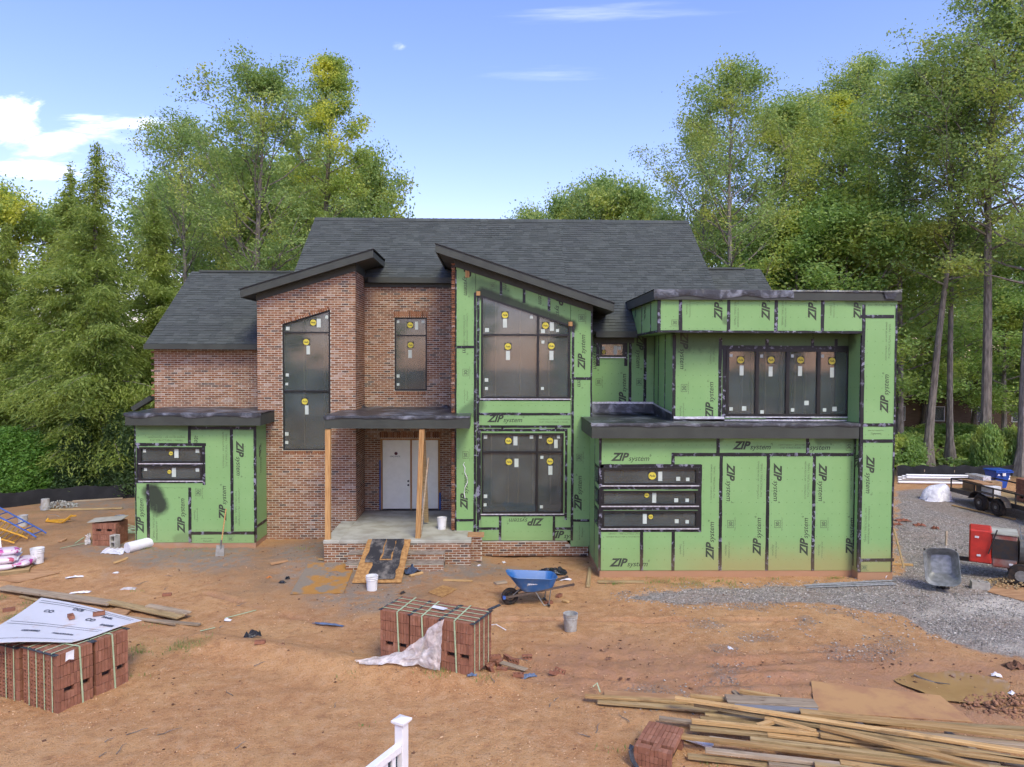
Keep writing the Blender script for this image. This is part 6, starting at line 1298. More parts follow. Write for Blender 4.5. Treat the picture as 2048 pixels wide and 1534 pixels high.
wp = place(1021, 1207); e = wheelbarrow(wp+Vector((.5, .0, 0)), R(8), 'blue wheelbarrow standing in front of the green bay', BLUE_P)
v, f = text_mesh('Jackson', .075, .1, .002); MB().add([(x-.16, -.292+.0*y-.055*(y+.0)*1.1, .53+y) for x, y, z in v], f).build('lettering', PAPER, e, fix=False)
# grey wheelbarrow tipped up on its nose at the right
tp_ = place(1893, 1178); e = wheelbarrow(tp_+Vector((0, .25, .50)), 0, 'grey wheelbarrow tipped up on its nose before the red mixer', GREY_G, rot=(Matrix.Rotation(R(-30), 3, 'Z') @ Matrix.Rotation(R(-14), 3, 'X') @ Matrix.Rotation(R(-5), 3, 'Y') @ Matrix(((0, -1, 0), (0, 0, -1), (1, 0, 0)))).to_euler()); e.scale = (.78, 1.15, .8)
# ---- plywood, ramp, boards near the porch
def quadboard(name, pts, th, mat, label, cat='board', group=None):
    a = [Vector(p) for p in pts]; nn = (a[1]-a[0]).cross(a[3]-a[0]).normalized(); nn = nn if nn.z > 0 else -nn; o = sum(a, Vector())/len(a); mb = MB(); n = len(a); mb.add([p-o for p in a]+[p-o-nn*th for p in a], [tuple(range(n)), tuple(range(2*n-1, n-1, -1))]+[(i, n+i, n+(i+1) % n, (i+1) % n) for i in range(n)]); ob = mb.build(name, mat); ob.location = o+Vector((0, 0, th)); return tag(ob, label, cat, group)
def pl(px, py, h=.012): return place(px, py)+Vector((0, 0, h))
t = NT('ply_with_mortar'); p, xyz = t.pos(); PLYM = t.fin(t.mix(t.rng(t.noise(p, 1.5, 5, .6), .46, .56), t.mix(t.noise(p, 9, 5), (.42, .22, .06), (.33, .165, .045)), t.mix(t.noise(p, 14, 4), (.26, .22, .17), (.20, .165, .12))), .85, .2)
quadboard('plywood_sheet', [pl(580, 1190), pl(687, 1188), pl(712, 1127), pl(617, 1127)], .016, PLYM, 'mortar-caked plywood sheet flat on the ground left of the ramp', 'plywood')
ramp = empty('porch_ramp', place(760, 1168), label='orange plywood ramp with black paper leaning up the porch steps', cat='ramp'); ro = ramp.location.copy()
ra = [place(704, 1168)+Vector((0, 0, .02)), place(803, 1167)+Vector((0, 0, .02)), P(822, 1080, 19.28), P(736, 1080, 19.28)]
def rp(u, v, h=0.): q = (1-u)*(1-v)*ra[0]+u*(1-v)*ra[1]+u*v*ra[2]+(1-u)*v*ra[3]; return q+Vector((0, 0, h))-ro
mb = MB(); c4 = [rp(0, 0), rp(1, 0), rp(1, 1), rp(0, 1)]; mb.add([Vector(p)+Vector((0, 0, .02)) for p in c4]+c4, [(0, 1, 2, 3), (7, 6, 5, 4), (0, 4, 5, 1), (1, 5, 6, 2), (2, 6, 7, 3), (3, 7, 4, 0)]); mb.build('sheet', OSB, ramp)
t = NT('dusty_black_paper'); p, xyz = t.pos(); PAPERB = t.fin(t.mix(t.rng(t.noise(p, 3, 6, .65), .45, .68, 0, .85), (.028, .028, .03), (.21, .19, .165)), .8, .3)
for u0, u1, v0, v1 in ((.12, .43, .42, .985), (.45, .66, .50, .985), (.68, .86, .28, .985), (.30, .84, .04, .47)):
    mb = MB(); k = 7; vs = []
    for i in range(k+1): v = v0+(v1-v0)*i/k; vs += [rp(u0+random.uniform(-.02, .02), v, .05), rp(u1+random.uniform(-.02, .02), v, .05)]
    mb.add(vs, [(2*i, 2*i+1, 2*i+3, 2*i+2) for i in range(k)]); o = mb.build('black_paper', PAPERB, ramp, fix=False); o.location.z = .002*u0
quadboard('osb_offcut', [pl(856, 1186), pl(884, 1196), pl(914, 1180), pl(886, 1172)], .012, OSB, 'small square orange board offcut on the clay before the porch', 'offcut')
quadboard('plywood_sheet', [pl(-30, 1160), pl(38, 1166), pl(120, 1146), pl(70, 1138), pl(0, 1146)], .014, PLY, 'warped tan plywood sheet in front of the pink bags', 'plywood')
t = NT('muddy_osb'); p, xyz = t.pos(); OSBM = t.fin(t.mix(t.rng(t.noise(p, 1.6, 6, .65), .42, .62), (.45, .26, .115), (.37, .195, .10)), .75, .25)
e = quadboard('plywood_sheet', [pl(1630, 1425, .004), pl(1945, 1445, .0), pl(1880, 1392, .0), pl(1622, 1363, .002)], .012, OSBM, 'muddy orange plywood half sunk beside the puddle', 'plywood')
v, f = text_mesh('NORBORD', .17, 0, .004); c = pl(1880, 1440, .04)
for a in [(886, 1162, 945, 1164, .07, LUM_Y, 'short yellow stud lying before the porch steps'), (820, 1154, 845, 1147, .08, LUM_Y, 'short stud under the dark blue cloth'), (990, 1169, 1012, 1166, .16, LUM_G, 'brown board end beside the wheelbarrow tray'), (1176, 1176, 1180, 1138, .1, LUM_T, 'thick stake lying at the garage corner'), (1195, 1166, 1288, 1166, .11, LUM_T, 'timber lying along the garage foundation'), (540, 1130, 575, 1123, .14, PLY, 'tan plank scrap on the mortar dust'), (638, 1120, 657, 1121, .1, LUM_Y, 'short block at the corner of the porch'), (228, 1128, 255, 1118, .07, LUM_Y, 'yellow lath lying before the left wing'), (100, 1021, 245, 1018, .12, LUM_T, 'long timber edging the bank behind the bricks'), (145, 1004, 245, 998, .1, LUM_G, 'upper long timber on the bank at the silt fence'), (1780, 1129, 1826, 1132, .12, LUM_Y, 'yellow board behind the foot of the green pillar'), (1125, 1203, 1137, 1207, .07, LUM_Y, 'short yellow block before the wheelbarrow handles'), (120, 1085, 130, 1080, .12, PLY, 'tan square of wood on the dirt left of the small brick stack')]:
    px0, py0, px1, py1, w, m_, lb = a; board('timber', pl(px0, py0, .03), pl(px1, py1, .03), w, .045, m_, lb)
# ---- plank pile on the left
for a in [(4, 1182, 225, 1214, .28, .09, LUM_G, 'widest grey plank of the left plank pile'), (40, 1196, 130, 1216, .05, .04, LUM_T, 'dark edge plank under the widest one'), (150, 1193, 300, 1220, .1, .04, LUM_Y, 'yellow plank at the back of the left plank pile'), (220, 1212, 362, 1243, .22, .10, LUM_T, 'brown plank continuing the left plank pile'), (296, 1222, 378, 1238, .16, .13, LUM_G, 'short grey plank on top of the left pile end'), (220, 1228, 260, 1226, .5, .035, PLY, 'reddish plywood scrap under the left plank pile'), (270, 1240, 400, 1252, .1, .03, LUM_G, 'dark plank at the foot of the left pile end'), (240, 1236, 350, 1253, .06, .05, LUM_G, 'lower weathered plank of the left plank pile')]:
    board('plank', pl(a[0], a[1], a[5]), pl(a[2], a[3], a[5]), a[4], .04, a[6], a[7], 'left plank pile')
# ---- lumber pile bottom right
LP = 'lumber pile at the bottom right'
rows = [(1170, 1392, 1390, 1405, .09, .04, .10, LUM_Y, 'leftmost yellow board tip of the lumber pile'), (1195, 1402, 1470, 1424, .14, .04, .05, LUM_T, 'brown board under the leftmost yellow tip'), (1208, 1388, 1360, 1397, .22, .03, .03, PLY, 'orange plank behind the leftmost tip'),
        (1380, 1392, 1460, 1400, .09, .09, .14, LUM_Y, None), (1480, 1382, 1560, 1396, .09, .06, .12, LUM_Y, 'short yellow end sticking out at the back of the lumber pile'), (1452, 1398, 1632, 1408, .28, .04, .22, LUM_G, 'wide pale plank on top of the pile beside the grey one'), (1470, 1412, 1632, 1416, .26, .04, .20, M('grey_plank', (.22, .23, .25), (.17, .175, .19), rough=.7, stretch=(1, 9, 9)), 'wide blue-grey plank on top of the lumber pile'),
        (1350, 1396, 2100, 1512, .09, .045, .30, LUM_Y, 'long yellow beam crossing the whole pile'), (1388, 1408, 2100, 1530, .09, .09, .22, LUM_T, None), (1600, 1424, 2110, 1478, .16, .05, .20, LUM_Y, 'pale wide board along the back of the lumber pile'), (1435, 1422, 1570, 1432, .09, .05, .12, LUM_Y, None), (1410, 1430, 1700, 1452, .09, .09, .1, LUM_T, None), (1400, 1437, 1700, 1470, .09, .05, .08, LUM_T, None), (1515, 1452, 1550, 1442, .09, .06, .2, LUM_Y, 'short stubby block on the lumber pile'), (1530, 1436, 1632, 1464, .09, .05, .22, LUM_Y, 'short diagonal beam on the lumber pile'),
        (1383, 1442, 1700, 1474, .09, .06, .20, LUM_Y, 'bright yellow beam in the middle of the pile'), (1318, 1436, 1480, 1456, .09, .04, .10, LUM_G, None), (1640, 1454, 1978, 1536, .09, .05, .30, LUM_Y, None), (1640, 1470, 2100, 1530, .09, .05, .22, LUM_Y, None), (1500, 1478, 2060, 1545, .09, .09, .16, LUM_T, None), (1340, 1470, 1960, 1545, .09, .09, .20, LUM_Y, 'long beam end near the white vinyl strip'), (1410, 1500, 1680, 1530, .09, .09, .16, LUM_G, 'grey beam in front of the white vinyl strip'), (1375, 1512, 1620, 1538, .09, .05, .06, LUM_T, 'lowest brown board beside the toppled bricks'), (1620, 1448, 2100, 1496, .14, .05, .10, LUM_G, None), (1700, 1500, 2100, 1562, .14, .05, .12, LUM_T, None), (1560, 1500, 1900, 1552, .09, .09, .10, LUM_Y, None), (1600, 1462, 2090, 1540, .12, .05, .05, LUM_G, None), (1680, 1526, 1900, 1560, .12, .05, .16, LUM_Y, None), (1380, 1456, 1760, 1490, .09, .05, .13, LUM_T, None), (1640, 1436, 2110, 1462, .1, .05, .05, LUM_T, None)]
rl = random.Random(4)
for k in range(16):
    xs_ = rl.uniform(1400, 1800); ys_ = 1405+(xs_-1400)*.13+rl.uniform(10, 105); ln = rl.uniform(250, 520); rows.append((xs_, ys_, xs_+ln, ys_+ln*rl.uniform(.10, .17), .09, .04, rl.choice((.05, .1, .14, .18, .22)), rl.choice((LUM_Y, LUM_T, LUM_G)), None))
for i, (a, b, c, d_, w, t_, z, m_, lb) in enumerate(rows):
    board('lumber_board', G0(a, b, z), G0(c, d_, z), w, min(t_, .05), m_, lb or 'long muddy board lying parallel in the body of the lumber pile', LP)
for i, (px, py) in enumerate(((1500, 1412), (1750, 1470), (1950, 1500))): a = G0(px, py, .03); board('lumber_bearer', a+Vector((-.1, .5, 0)), a+Vector((.1, -.9, 0)), .09, .06, LUM_G, 'short cross-piece carrying the lumber pile', LP+' bearers')
tag(MB().bar(G0(1318, 1458, .05), G0(1425, 1492, .07), .1, .03).build('vinyl_strip', WHITE), 'white vinyl strip poking out of the lumber pile', 'strip')
mb = MB(); mb.tube([place(1186, 1388)+Vector((0, 0, .13)), place(1194, 1388)+Vector((0, 0, .19)), place(1200, 1396)+Vector((0, 0, .1))], .012, 5); tag(mb.build('strap_scrap', STRAP), 'curl of strap on the leftmost lumber tip', 'strap')
# ---- white fence at the bottom
fp = P(803, 1440, 8.5); fe = empty('vinyl_fence', (fp.x, fp.y, 0), R(60.6), label='white vinyl fence post and rail at the bottom edge', cat='fence'); zt = fp.z
MB().box(-.06, .06, -.06, .06, 0, zt).build('post', WHITE, fe, bevel=.004); cp = MB(); cp.v = []
for r_, z in ((.062, zt-.05), (.085, zt-.02), (.092, zt-.015), (.092, zt+.01), (.02, zt+.035)): cp.v += [(-r_, -r_, z), (r_, -r_, z), (r_, r_, z), (-r_, r_, z)]
cp.f = [(j*4+i, j*4+(i+1) % 4, (j+1)*4+(i+1) % 4, (j+1)*4+i) for j in range(4) for i in range(4)]+[(3, 2, 1, 0), (16, 17, 18, 19)]; cp.build('post_cap', WHITE, fe)
MB().box(-2.4, -.061, -.045, .045, zt-.36, zt-.27).build('rail', WHITE, fe, bevel=.004); MB().box(-2.4, -.061, -.045, .045, .12, .25).build('rail', WHITE, fe, bevel=.004)
for i in range(15): MB().box(-.2-i*.15, -.17-i*.15+.04, -.012, .012, .251, zt-.361).build('picket', WHITE, fe)
MB().box(-2.38, -.065, .014, .02, .2515, zt-.3615).build('screen', M('dark_screen', (.03, .05, .07), (.05, .07, .09), rough=.5), fe)
# ---- far left clutter
sf = empty('silt_fence', place(100, 1000), label='black silt fence along the left boundary', cat='fence'); so = sf.location.copy(); ps = [place(px, py) for px, py in ((-180, 1030), (-60, 1022), (0, 1017), (60, 1010), (120, 1004), (180, 1000), (240, 998), (300, 992))]; mb = MB(); vs = []
NS = 60
for i in range(NS+1):
    s = i/NS*(len(ps)-1); k = min(int(s), len(ps)-2); q = ps[k].lerp(ps[k+1], s-k)-so; h = .54+.03*math.sin(i*.5)+.015*math.sin(i*2.3); vs += [q+Vector((0, 0, -.05)), q+Vector((0, .02*math.sin(i*.7), h*.5)), q+Vector((0, .02, h))]
mb.add(vs, [(3*i+j, 3*i+3+j, 3*i+4+j, 3*i+1+j) for i in range(NS) for j in (0, 1)]); mb.build('fabric', SILT, sf, smooth=True, fix=False)
for k in range(len(ps)): MB().bar(ps[k]-so+Vector((0, .04, 0)), ps[k]-so+Vector((0, .06, .5)), .035, .035, up=(0, 1, 0)).build('stake', LUM_G, sf)
sf2 = empty('silt_fence', place(1850, 950), label='black silt fence at the edge of the right-hand wood', cat='fence'); so = sf2.location.copy(); ps = [place(px, 952) for px in (1795, 1850, 1910, 1970, 2040, 2120)]; mb = MB(); vs = []
for i in range(41):
    s = i/40*(len(ps)-1); k = min(int(s), len(ps)-2); q = ps[k].lerp(ps[k+1], s-k)-so; h = .5+.05*math.sin(i*1.1); vs += [q+Vector((0, 0, -.05)), q+Vector((0, .06*math.sin(i*1.7), h*.5)), q+Vector((0, .02, h))]
mb.add(vs, [(3*i+j, 3*i+3+j, 3*i+4+j, 3*i+1+j) for i in range(40) for j in (0, 1)]); mb.build('fabric', SILT, sf2, smooth=True, fix=False)
for k in range(len(ps)): MB().bar(ps[k]-so+Vector((0, .05, 0)), ps[k]-so+Vector((0, .07, .5)), .035, .035, up=(0, 1, 0)).build('stake', LUM_G, sf2)
# tarp behind the left wing
q0, q1, q2, q3 = P(215, 862, 33), P(275, 858, 33), P(275, 910, 33.4), P(222, 915, 33.4); sheet('hanging_tarp', ([q0, q1], [q3, q2]), TARPB, 'blue-grey tarp hung behind the left wing', 'tarp', 14, 10, .12, 1.1)
# scaffold frames: welded ladder frames lying in a heap
def frame(label, a, b, width, mat, lift=0., n=7, mat2=None):
    a, b = Vector(a), Vector(b); d = (b-a); L = d.length; d.normalize(); s = d.cross(Vector((0, 0, 1))).normalized(); o = (a+b)/2; e = empty('scaffold_frame', o, label=label, cat='scaffold frame', group='scaffold frames heaped at the left')
    for k in (-.5, .5): MB().tube([a+s*width*k-o, b+s*width*k-o-d*.2, b+s*width*k-o-d*.02+Vector((0, 0, -.02))], .024, 8).build('rail', mat, e, smooth=True)
    for i in range(n): q = a+d*(L*(i+.5)/n)-o; MB().tube([q-s*width*.5, q+s*width*.5], .017, 6).build('rung', mat2 or mat, e, smooth=True)
    return e
frame('blue scaffold frame leaning over the yellow ones', P(-40, 1020, 21.8)+Vector((0, 0, .25)), place(80, 1078)+Vector((-.0, .1, .1)), .5, BLU2_P); frame('upper yellow scaffold frame of the heap', P(-30, 1038, 21.4), place(62, 1076)+Vector((0, 0, .1)), .9, YEL_P, n=9); frame('lower yellow scaffold frame of the heap', P(-45, 1058, 21.2), place(40, 1082)+Vector((0, 0, .06)), .9, YEL_P, n=8)
ye = empty('yellow_bracket', place(120, 1045), label='yellow steel scaffold bracket lying on the bank', cat='bracket')
for a, b in (((-.42, 0, .06), (.28, .1, .09)), ((-.42, 0, .05), (.2, -.2, .05)), ((.2, -.2, .05), (.32, .12, .22)), ((.28, .1, .2), (.46, .14, .2)), ((-.42, -.06, .04), (-.42, .06, .12))): MB().bar(a, b, .05, .05).build('steel_bar', YEL_P, ye)
mb = MB(); q = place(92, 1038); mb.tube([q, q+Vector((.05, 0, .15)), q+Vector((.25, .1, .13)), q+Vector((.4, .1, .05))], .008, 5); tag(mb.build('wire_loop', GREY_G), 'bent wire left of the yellow bracket', 'wire')
# mortar bags on a pallet
bg_ = place(20, 1150); pk = empty('pallet', bg_+Vector((-.35, .35, 0)), R(24), label='wooden pallet under the pink mortar bags', cat='pallet')
for i in range(7): MB().box(-.6, .6, -.5+i*.155, -.39+i*.155, .1, .12).build('slat', LUM_T, pk)
for y in (-.46, 0, .46): MB().box(-.6, .6, y-.04, y+.04, 0, .099).build('bearer', LUM_T, pk)
PINK = NT('printed_bag'); v_ = PINK.coord((1, 1, 1)); st = PINK.rng(PINK.noise(v_, 5, 2), .56, .6); BAGM = PINK.fin(PINK.mix(st, PINK.mix(PINK.noise(v_, 3, 4), (.66, .56, .63), (.70, .64, .68)), (.48, .10, .16)), .45, .4)
PINK2 = NT('magenta_bag'); v_ = PINK2.coord((1, 1, 1)); BAGM2 = PINK2.fin(PINK2.mix(PINK2.rng(PINK2.noise(v_, 4, 3), .56, .62), (.66, .57, .64), (.45, .06, .28)), .45, .4)
def bag(label, loc, rz, mat, sx=.42, sy=.24, sz=.085, tilt=0.):
    mb = MB(); n, m = 16, 10
    for j in range(m+1):
        b = math.pi*(j/m-.5)
        for i in range(n):
            a = 2*math.pi*i/n; ca, sa = math.cos(a), math.sin(a); f_ = lambda v, p_: math.copysign(abs(v)**p_, v); cb = math.cos(b)**.45; x, y, z = sx*f_(ca, .45)*cb, sy*f_(sa, .45)*cb, sz*math.sin(b); z += .012*mnoise.noise(Vector((x*9+loc[0], y*9, j))); mb.v.append((x, y, z))
    mb.f = [(j*n+i, j*n+(i+1) % n, (j+1)*n+(i+1) % n, (j+1)*n+i) for j in range(m) for i in range(n)]; e = empty('mortar_bag', loc, rz, (tilt, 0, rz), label=label, cat='bag', group='pink and white mortar bags'); mb.build('sack', mat, e, smooth=True)
    MB().box(-sx-.03, -sx+.02, -sy*.8, sy*.8, -.006, .006).build('seam', PAPER, e); MB().box(sx-.02, sx+.03, -sy*.8, sy*.8, -.006, .006).build('seam', PAPER, e); return e
pb0 = pk.location; c_, s_ = math.cos(R(24)), math.sin(R(24))
for i, (x, y, z, r, m_, lb) in enumerate([(-.15, -.25, .2, 0, BAGM, 'lowest mortar bag at the front of the pallet'), (-.15, .25, .2, 0, BAGM, 'lowest mortar bag at the back of the pallet'), (-.12, -.24, .36, .05, BAGM, 'middle mortar bag at the front of the pallet'), (-.14, .26, .36, 0, BAGM, 'middle mortar bag at the back of the pallet'), (-.1, .0, .52, .1, BAGM2, 'top mortar bag slumped over the pallet stack'), (.42, .02, .22, 1.3, BAGM2, 'magenta-ended mortar bag sagging towards the white bucket'), (-.62, .45, .62, .3, BAGM, 'standing mortar bag at the left edge')]): bag(lb, pb0+Vector((x*c_-y*s_, x*s_+y*c_, z)), R(24)+r, m_, tilt=(.9 if i == 6 else 0))
# small brick stack with board, block, roll
sb = place(208, 1092); e = brick_pack('brick_stack', sb+Vector((0, 0, 0)), R(-4), 'small brick stack under a grey board beside the left wing', nx=13, nz=4, ny=7, faces=('front', 'right'), holes=(1,), straps=False); e.scale = (.93, .93, .83)
board('cover_board', sb+Vector((-.5, .25, .70)), sb+Vector((.42, .40, .75)), .62, .02, M('pale_grey_board', (.42, .40, .33), (.34, .32, .26), rough=.8), 'grey board lying on the small brick stack')
def cmu(label, loc, rz, tall=True, rot=None):
    e = empty('concrete_block', loc, rz, rot, label=label, cat='concrete block'); mb = MB(); L, W, H = .195, .095, .19
    for x0, x1 in ((-L, -L+.03), (-.015, .015), (L-.03, L)): mb.box(x0, x1, -W+.0301, W-.0301, 0, H)
    mb.box(-L, L, -W, -W+.03, 0, H); mb.box(-L, L, W-.03, W, 0, H); mb.build('shell', BLOCK, e, bevel=.004); return e
cmu('two-core concrete block standing beside the small brick stack', place(232, 1097)+Vector((-.02, .12, .2)), 0, rot=(R(90), R(90), R(-15)))
cmu('grey concrete block under the mixer tow bar', place(1965, 1180)+Vector((0, .1, .0)), R(-20)); 
re_ = empty('fabric_roll', place(256, 1106)+Vector((0, 0, .15)), R(62), label='roll of white fabric lying against the left wing', cat='roll'); MB().tube([(-.02, 0, 0), (.75, 0, 0)], .15, 22).build('roll_body', WHITE, re_, smooth=True)
for r_ in (.04, .08, .115): MB().lathe([(r_, -.004), (r_+.012, -.004), (r_+.012, .004), (r_, .004)], 18).build('roll_layer', PAPER, re_).rotation_euler = (0, R(90), 0)
for o in re_.children:
    if o.name.startswith('roll_layer'): o.location = (-.024, 0, 0)
MB().lathe([(.001, -.003), (.035, -.003), (.035, .003), (.001, .003)], 12).build('core_hole', INK, re_).rotation_euler = (0, R(90), 0); re_.children[-1].location = (-.026, 0, 0)
a = [place(px, py) for px, py in ((200, 1108), (246, 1110), (252, 1098), (214, 1096))]; sheet('loose_fabric', ([a[0], a[1]], [a[3], a[2]]), WRAP, 'unrolled end of the white fabric lying on the dirt', 'fabric', 14, 8, .03, 2.2, 0)
for i in range(16):
    q = place(235+random.uniform(0, 32), 1055+random.uniform(0, 20)); a_ = random.uniform(-.5, .6); mb = MB(); pts = [q+Vector((math.cos(a_)*.35*(k-2), math.sin(a_)*.35*(k-2)*.6, .03+.12*random.random())) for k in range(5)]; mb.tube(pts, .011, 4); tag(mb.build('green_strap', STRAP), 'cut green strap in the tangle beside the left wing', 'strap', 'cut green straps beside the left wing')
for px0, py0, px1, py1, lb in [(120, 1098, 178, 1086, 'green strap lying across the dirt left of the small stack'), (150, 1088, 168, 1076, 'short green strap behind the longer one'), (450, 1238, 512, 1222, 'thin green strap beside the plank pile'), (400, 1264, 430, 1257, 'short green strap before the plank pile')]: board('strap', pl(px0, py0, .02), pl(px1, py1, .02), .035, .006, STRAP, lb, cat='strap', bevel=0)
a = [place(px, py)+Vector((0, 0, h)) for px, py, h in ((168, 1090, .02), (182, 1090, .02), (182, 1078, .2), (172, 1080, .16))]; sheet('plastic_scrap', ([a[0], a[1]], [a[3], a[2]]), FILM, 'crumpled clear plastic beside the small brick stack', 'plastic', 10, 8, .05, 5.)
# rubble heap and white stones
def heap(name, px, py, rx, ry, h, mat, label, n=420, size=.033):
    c = place(px, py); pts = []
    for _ in range(n): a, r_ = rs.rand()*6.28, math.sqrt(rs.rand()); x, y = c.x+rx*r_*math.cos(a), c.y+ry*r_*math.sin(a); pts.append((x, y, gz1(x, y)+h*(1-r_)*.9))
    o = stones(name, np.array(pts), size, .8, mat, label, 'rubble'); return o
heap('rubble_heap', 120, 1012, .7, .45, .22, M('rubble_stone', (.40, .40, .36), (.25, .25, .22), rnd=.3), 'grey rubble heap beside the upturned bucket'); heap('broken_mortar', 1098, 1100, .45, .3, .14, M('broken_mortar', (.52, .47, .40), (.36, .30, .24), rnd=.3), 'pale broken mortar lumps under the green bay', 120, .06)
# shovel
sv = place(440, 1112); se = empty('shovel', sv, label='square shovel leaning on the green left wing', cat='shovel'); tp2 = P(452, 1018, YL-.02)-sv; MB().tube([(0.03, 0, .28), tuple(tp2)], [.02, .016], 8).build('handle', WOOD, se, smooth=True); bl = MB(); bl.add([(-.12, -.02, .0), (.12, -.02, .0), (.11, .03, .3), (-.11, .03, .3), (-.12, -.03, 0), (.12, -.03, 0), (.11, .02, .3), (-.11, .02, .3)], [(3, 2, 1, 0), (4, 5, 6, 7), (0, 1, 5, 4), (2, 3, 7, 6), (0, 4, 7, 3), (1, 2, 6, 5)]); bl.build('blade', M('mortary_steel', (.34, .33, .30), (.24, .23, .2), rough=.7), se); MB().tube([(0.02, 0, .2), (.035, .01, .45)], .023, 8).build('socket', GREY_G, se)
# cloths and plastics
def crumple(name, px, py, w, d_, h, mat, label, cat, seed, rz=0., n=14, fq=2.6):
    c = place(px, py); mb = MB()
    for j in range(n+1):
        for i in range(n+1):
            u, v = i/n*2-1, j/n*2-1; rr = max(0, 1-(u*u+v*v)*.6) if fq > 1 else max(0, 1-(u*u+v*v))**.55; e1 = 1+.25*mnoise.noise(Vector((u*2, v*2, seed))); mb.v.append((u*w/2*e1, v*d_/2*e1, h*rr*max(0, (.45 if fq > 1 else .85)+(.9 if fq > 1 else .35)*mnoise.noise(Vector((u*fq+seed, v*fq, seed))))+.008+.02*abs(mnoise.noise(Vector((u*7, v*7, seed))))))
    q = n+1; mb.f = [(j*q+i, j*q+i+1, (j+1)*q+i+1, (j+1)*q+i) for j in range(n) for i in range(n)]; o = mb.build(name, mat, smooth=True, fix=False); o.location = c; o.rotation_euler = (0, 0, rz); return tag(o, label, cat)
crumple('black_plastic_sheet', 1105, 1146, .75, .45, .22, TARP, 'crumpled black plastic behind the wheelbarrow', 'plastic', 3.1); crumple('cloth', 822, 1143, .45, .5, .2, CLOTHB, 'dark blue cloth hanging off the ramp edge', 'cloth', 6.2, -.6); crumple('black_plastic_scrap', 738, 1143, .35, .25, .12, TARP, 'black scrap on the ramp behind the white bucket', 'plastic', 1.7)
crumple('white_wrap_bundle', 1872, 1000, 1.2, .8, .85, WRAP, 'bundle of white plastic wrap beside the trailer', 'plastic', 8.4, fq=.7, n=22); crumple('paper_scrap', 1131, 1160, .3, .14, .06, PAPER, 'torn white paper at the wheelbarrow handle', 'paper', 2.9); crumple('black_rag', 503, 1276, .4, .12, .16, TARP, 'twisted black strip on the berm', 'plastic', 4.4, .6); crumple('black_film', 658, 1250, .7, .08, .04, TARPB, 'narrow black strip on the clay left of the packs', 'plastic', 5.5, -.3); crumple('blue_black_scrap', 1056, 1354, .3, .12, .08, TARPB, 'dark blue plastic beside the propped grey board', 'plastic', 9.1, .4)
crumple('card_corner', 944, 1352, .16, .08, .05, TARPB, 'dark blue card corner at the foot of the packs', 'card', 2.2); crumple('plastic_litter', 258, 1178, .35, .18, .04, FILM, 'small clear plastic litter on the clay before the left wing', 'plastic', 7.9); crumple('white_litter', 160, 1186, .45, .12, .04, WRAP, 'torn white sack on the clay behind the left planks', 'litter', 3.7, .2); crumple('white_litter', 150, 1155, .4, .1, .05, WRAP, 'white folded strip on the clay before the bags', 'litter', 1.2, .3); crumple('white_litter', 232, 1146, .14, .1, .03, PAPER, 'small white paper before the left wing', 'litter', 4.2)
for i, (px, py, s_, m_, lb) in enumerate([(998, 1102, .18, PAPER, 'white paper under the green bay'), (958, 1132, .12, PAPER, 'white scrap right of the porch steps'), (1008, 1126, .14, PAPER, 'white scrap before the green bay window'), (455, 1242, .16, PAPER, 'white cup on the clay beside the plank end'), (805, 1187, .16, STEEL_D, 'dark cup before the ramp'), (575, 1157, .18, TARP, 'black scrap on the mortar dust'), (565, 1166, .18, TARP, 'second black scrap below the mortar dust'), (538, 1156, .14, M('orange_cord', (.6, .22, .06)), 'orange cord coil on the clay'), (1460, 1298, .14, PAPER, 'white scrap on the sparse gravel'), (1992, 1352, .16, PAPER, 'white tube beside the puddle'), (2023, 1388, .14, PAPER, 'white scrap right of the puddle'), (725, 1452, .05, GRASS, 'tiny green sprig beside the white post')]): crumple('scrap', px, py, s_, s_*.6, s_*.4, m_, lb, 'scrap', i*1.37+.4, i, 8)
for i in range(26):
    px, py = random.choice([(random.uniform(150, 500), random.uniform(1140, 1260)), (random.uniform(420, 720), random.uniform(1240, 1420)), (random.uniform(850, 1250), random.uniform(1300, 1500)), (random.uniform(100, 740), random.uniform(1400, 1530))]); q = place(px, py); a_ = random.random()*3.1; L = random.uniform(.12, .35); mb = MB(); pts = [q+Vector((math.cos(a_+.3*math.sin(k))*L*(k/4-.5), math.sin(a_)*L*(k/4-.5), .015+.02*random.random())) for k in range(5)]; mb.tube(pts, [.008, .007, .006, .005, .003], 5); tag(mb.build('twig', BARK), 'dark twig lying on the bare clay', 'twig', 'twigs strewn over the clay')
mb = MB(); pts = [place(px, py)+Vector((0, 0, .05+.06*math.sin(px))) for px, py in ((1828, 1352), (1845, 1358), (1870, 1366), (1900, 1378))]; mb.tube(pts, [.02, .018, .014, .006], 6); tag(mb.build('stick', BARK), 'dark stick reaching into the puddle', 'stick')
o = crumple('mud_lump', 2030, 1335, .35, .25, .16, CLOD, 'dark lump of mud right of the puddle', 'mud', 3.9); heap('mud_heap', 2020, 1412, .8, .5, .05, M('churned_clay', (.32, .165, .09), (.21, .105, .06), rnd=.3), 'dark churned clay at the right edge', 420, .032)
mb = MB(); mb.tube([P(966, 1252, pa.y+.6), place(992, 1254)+Vector((0, 0, .06)), place(1012, 1262)+Vector((0, 0, .02))], .01, 6); tag(mb.build('white_tubing', WHITE), 'white tubing curling out behind the right brick pack', 'tubing')
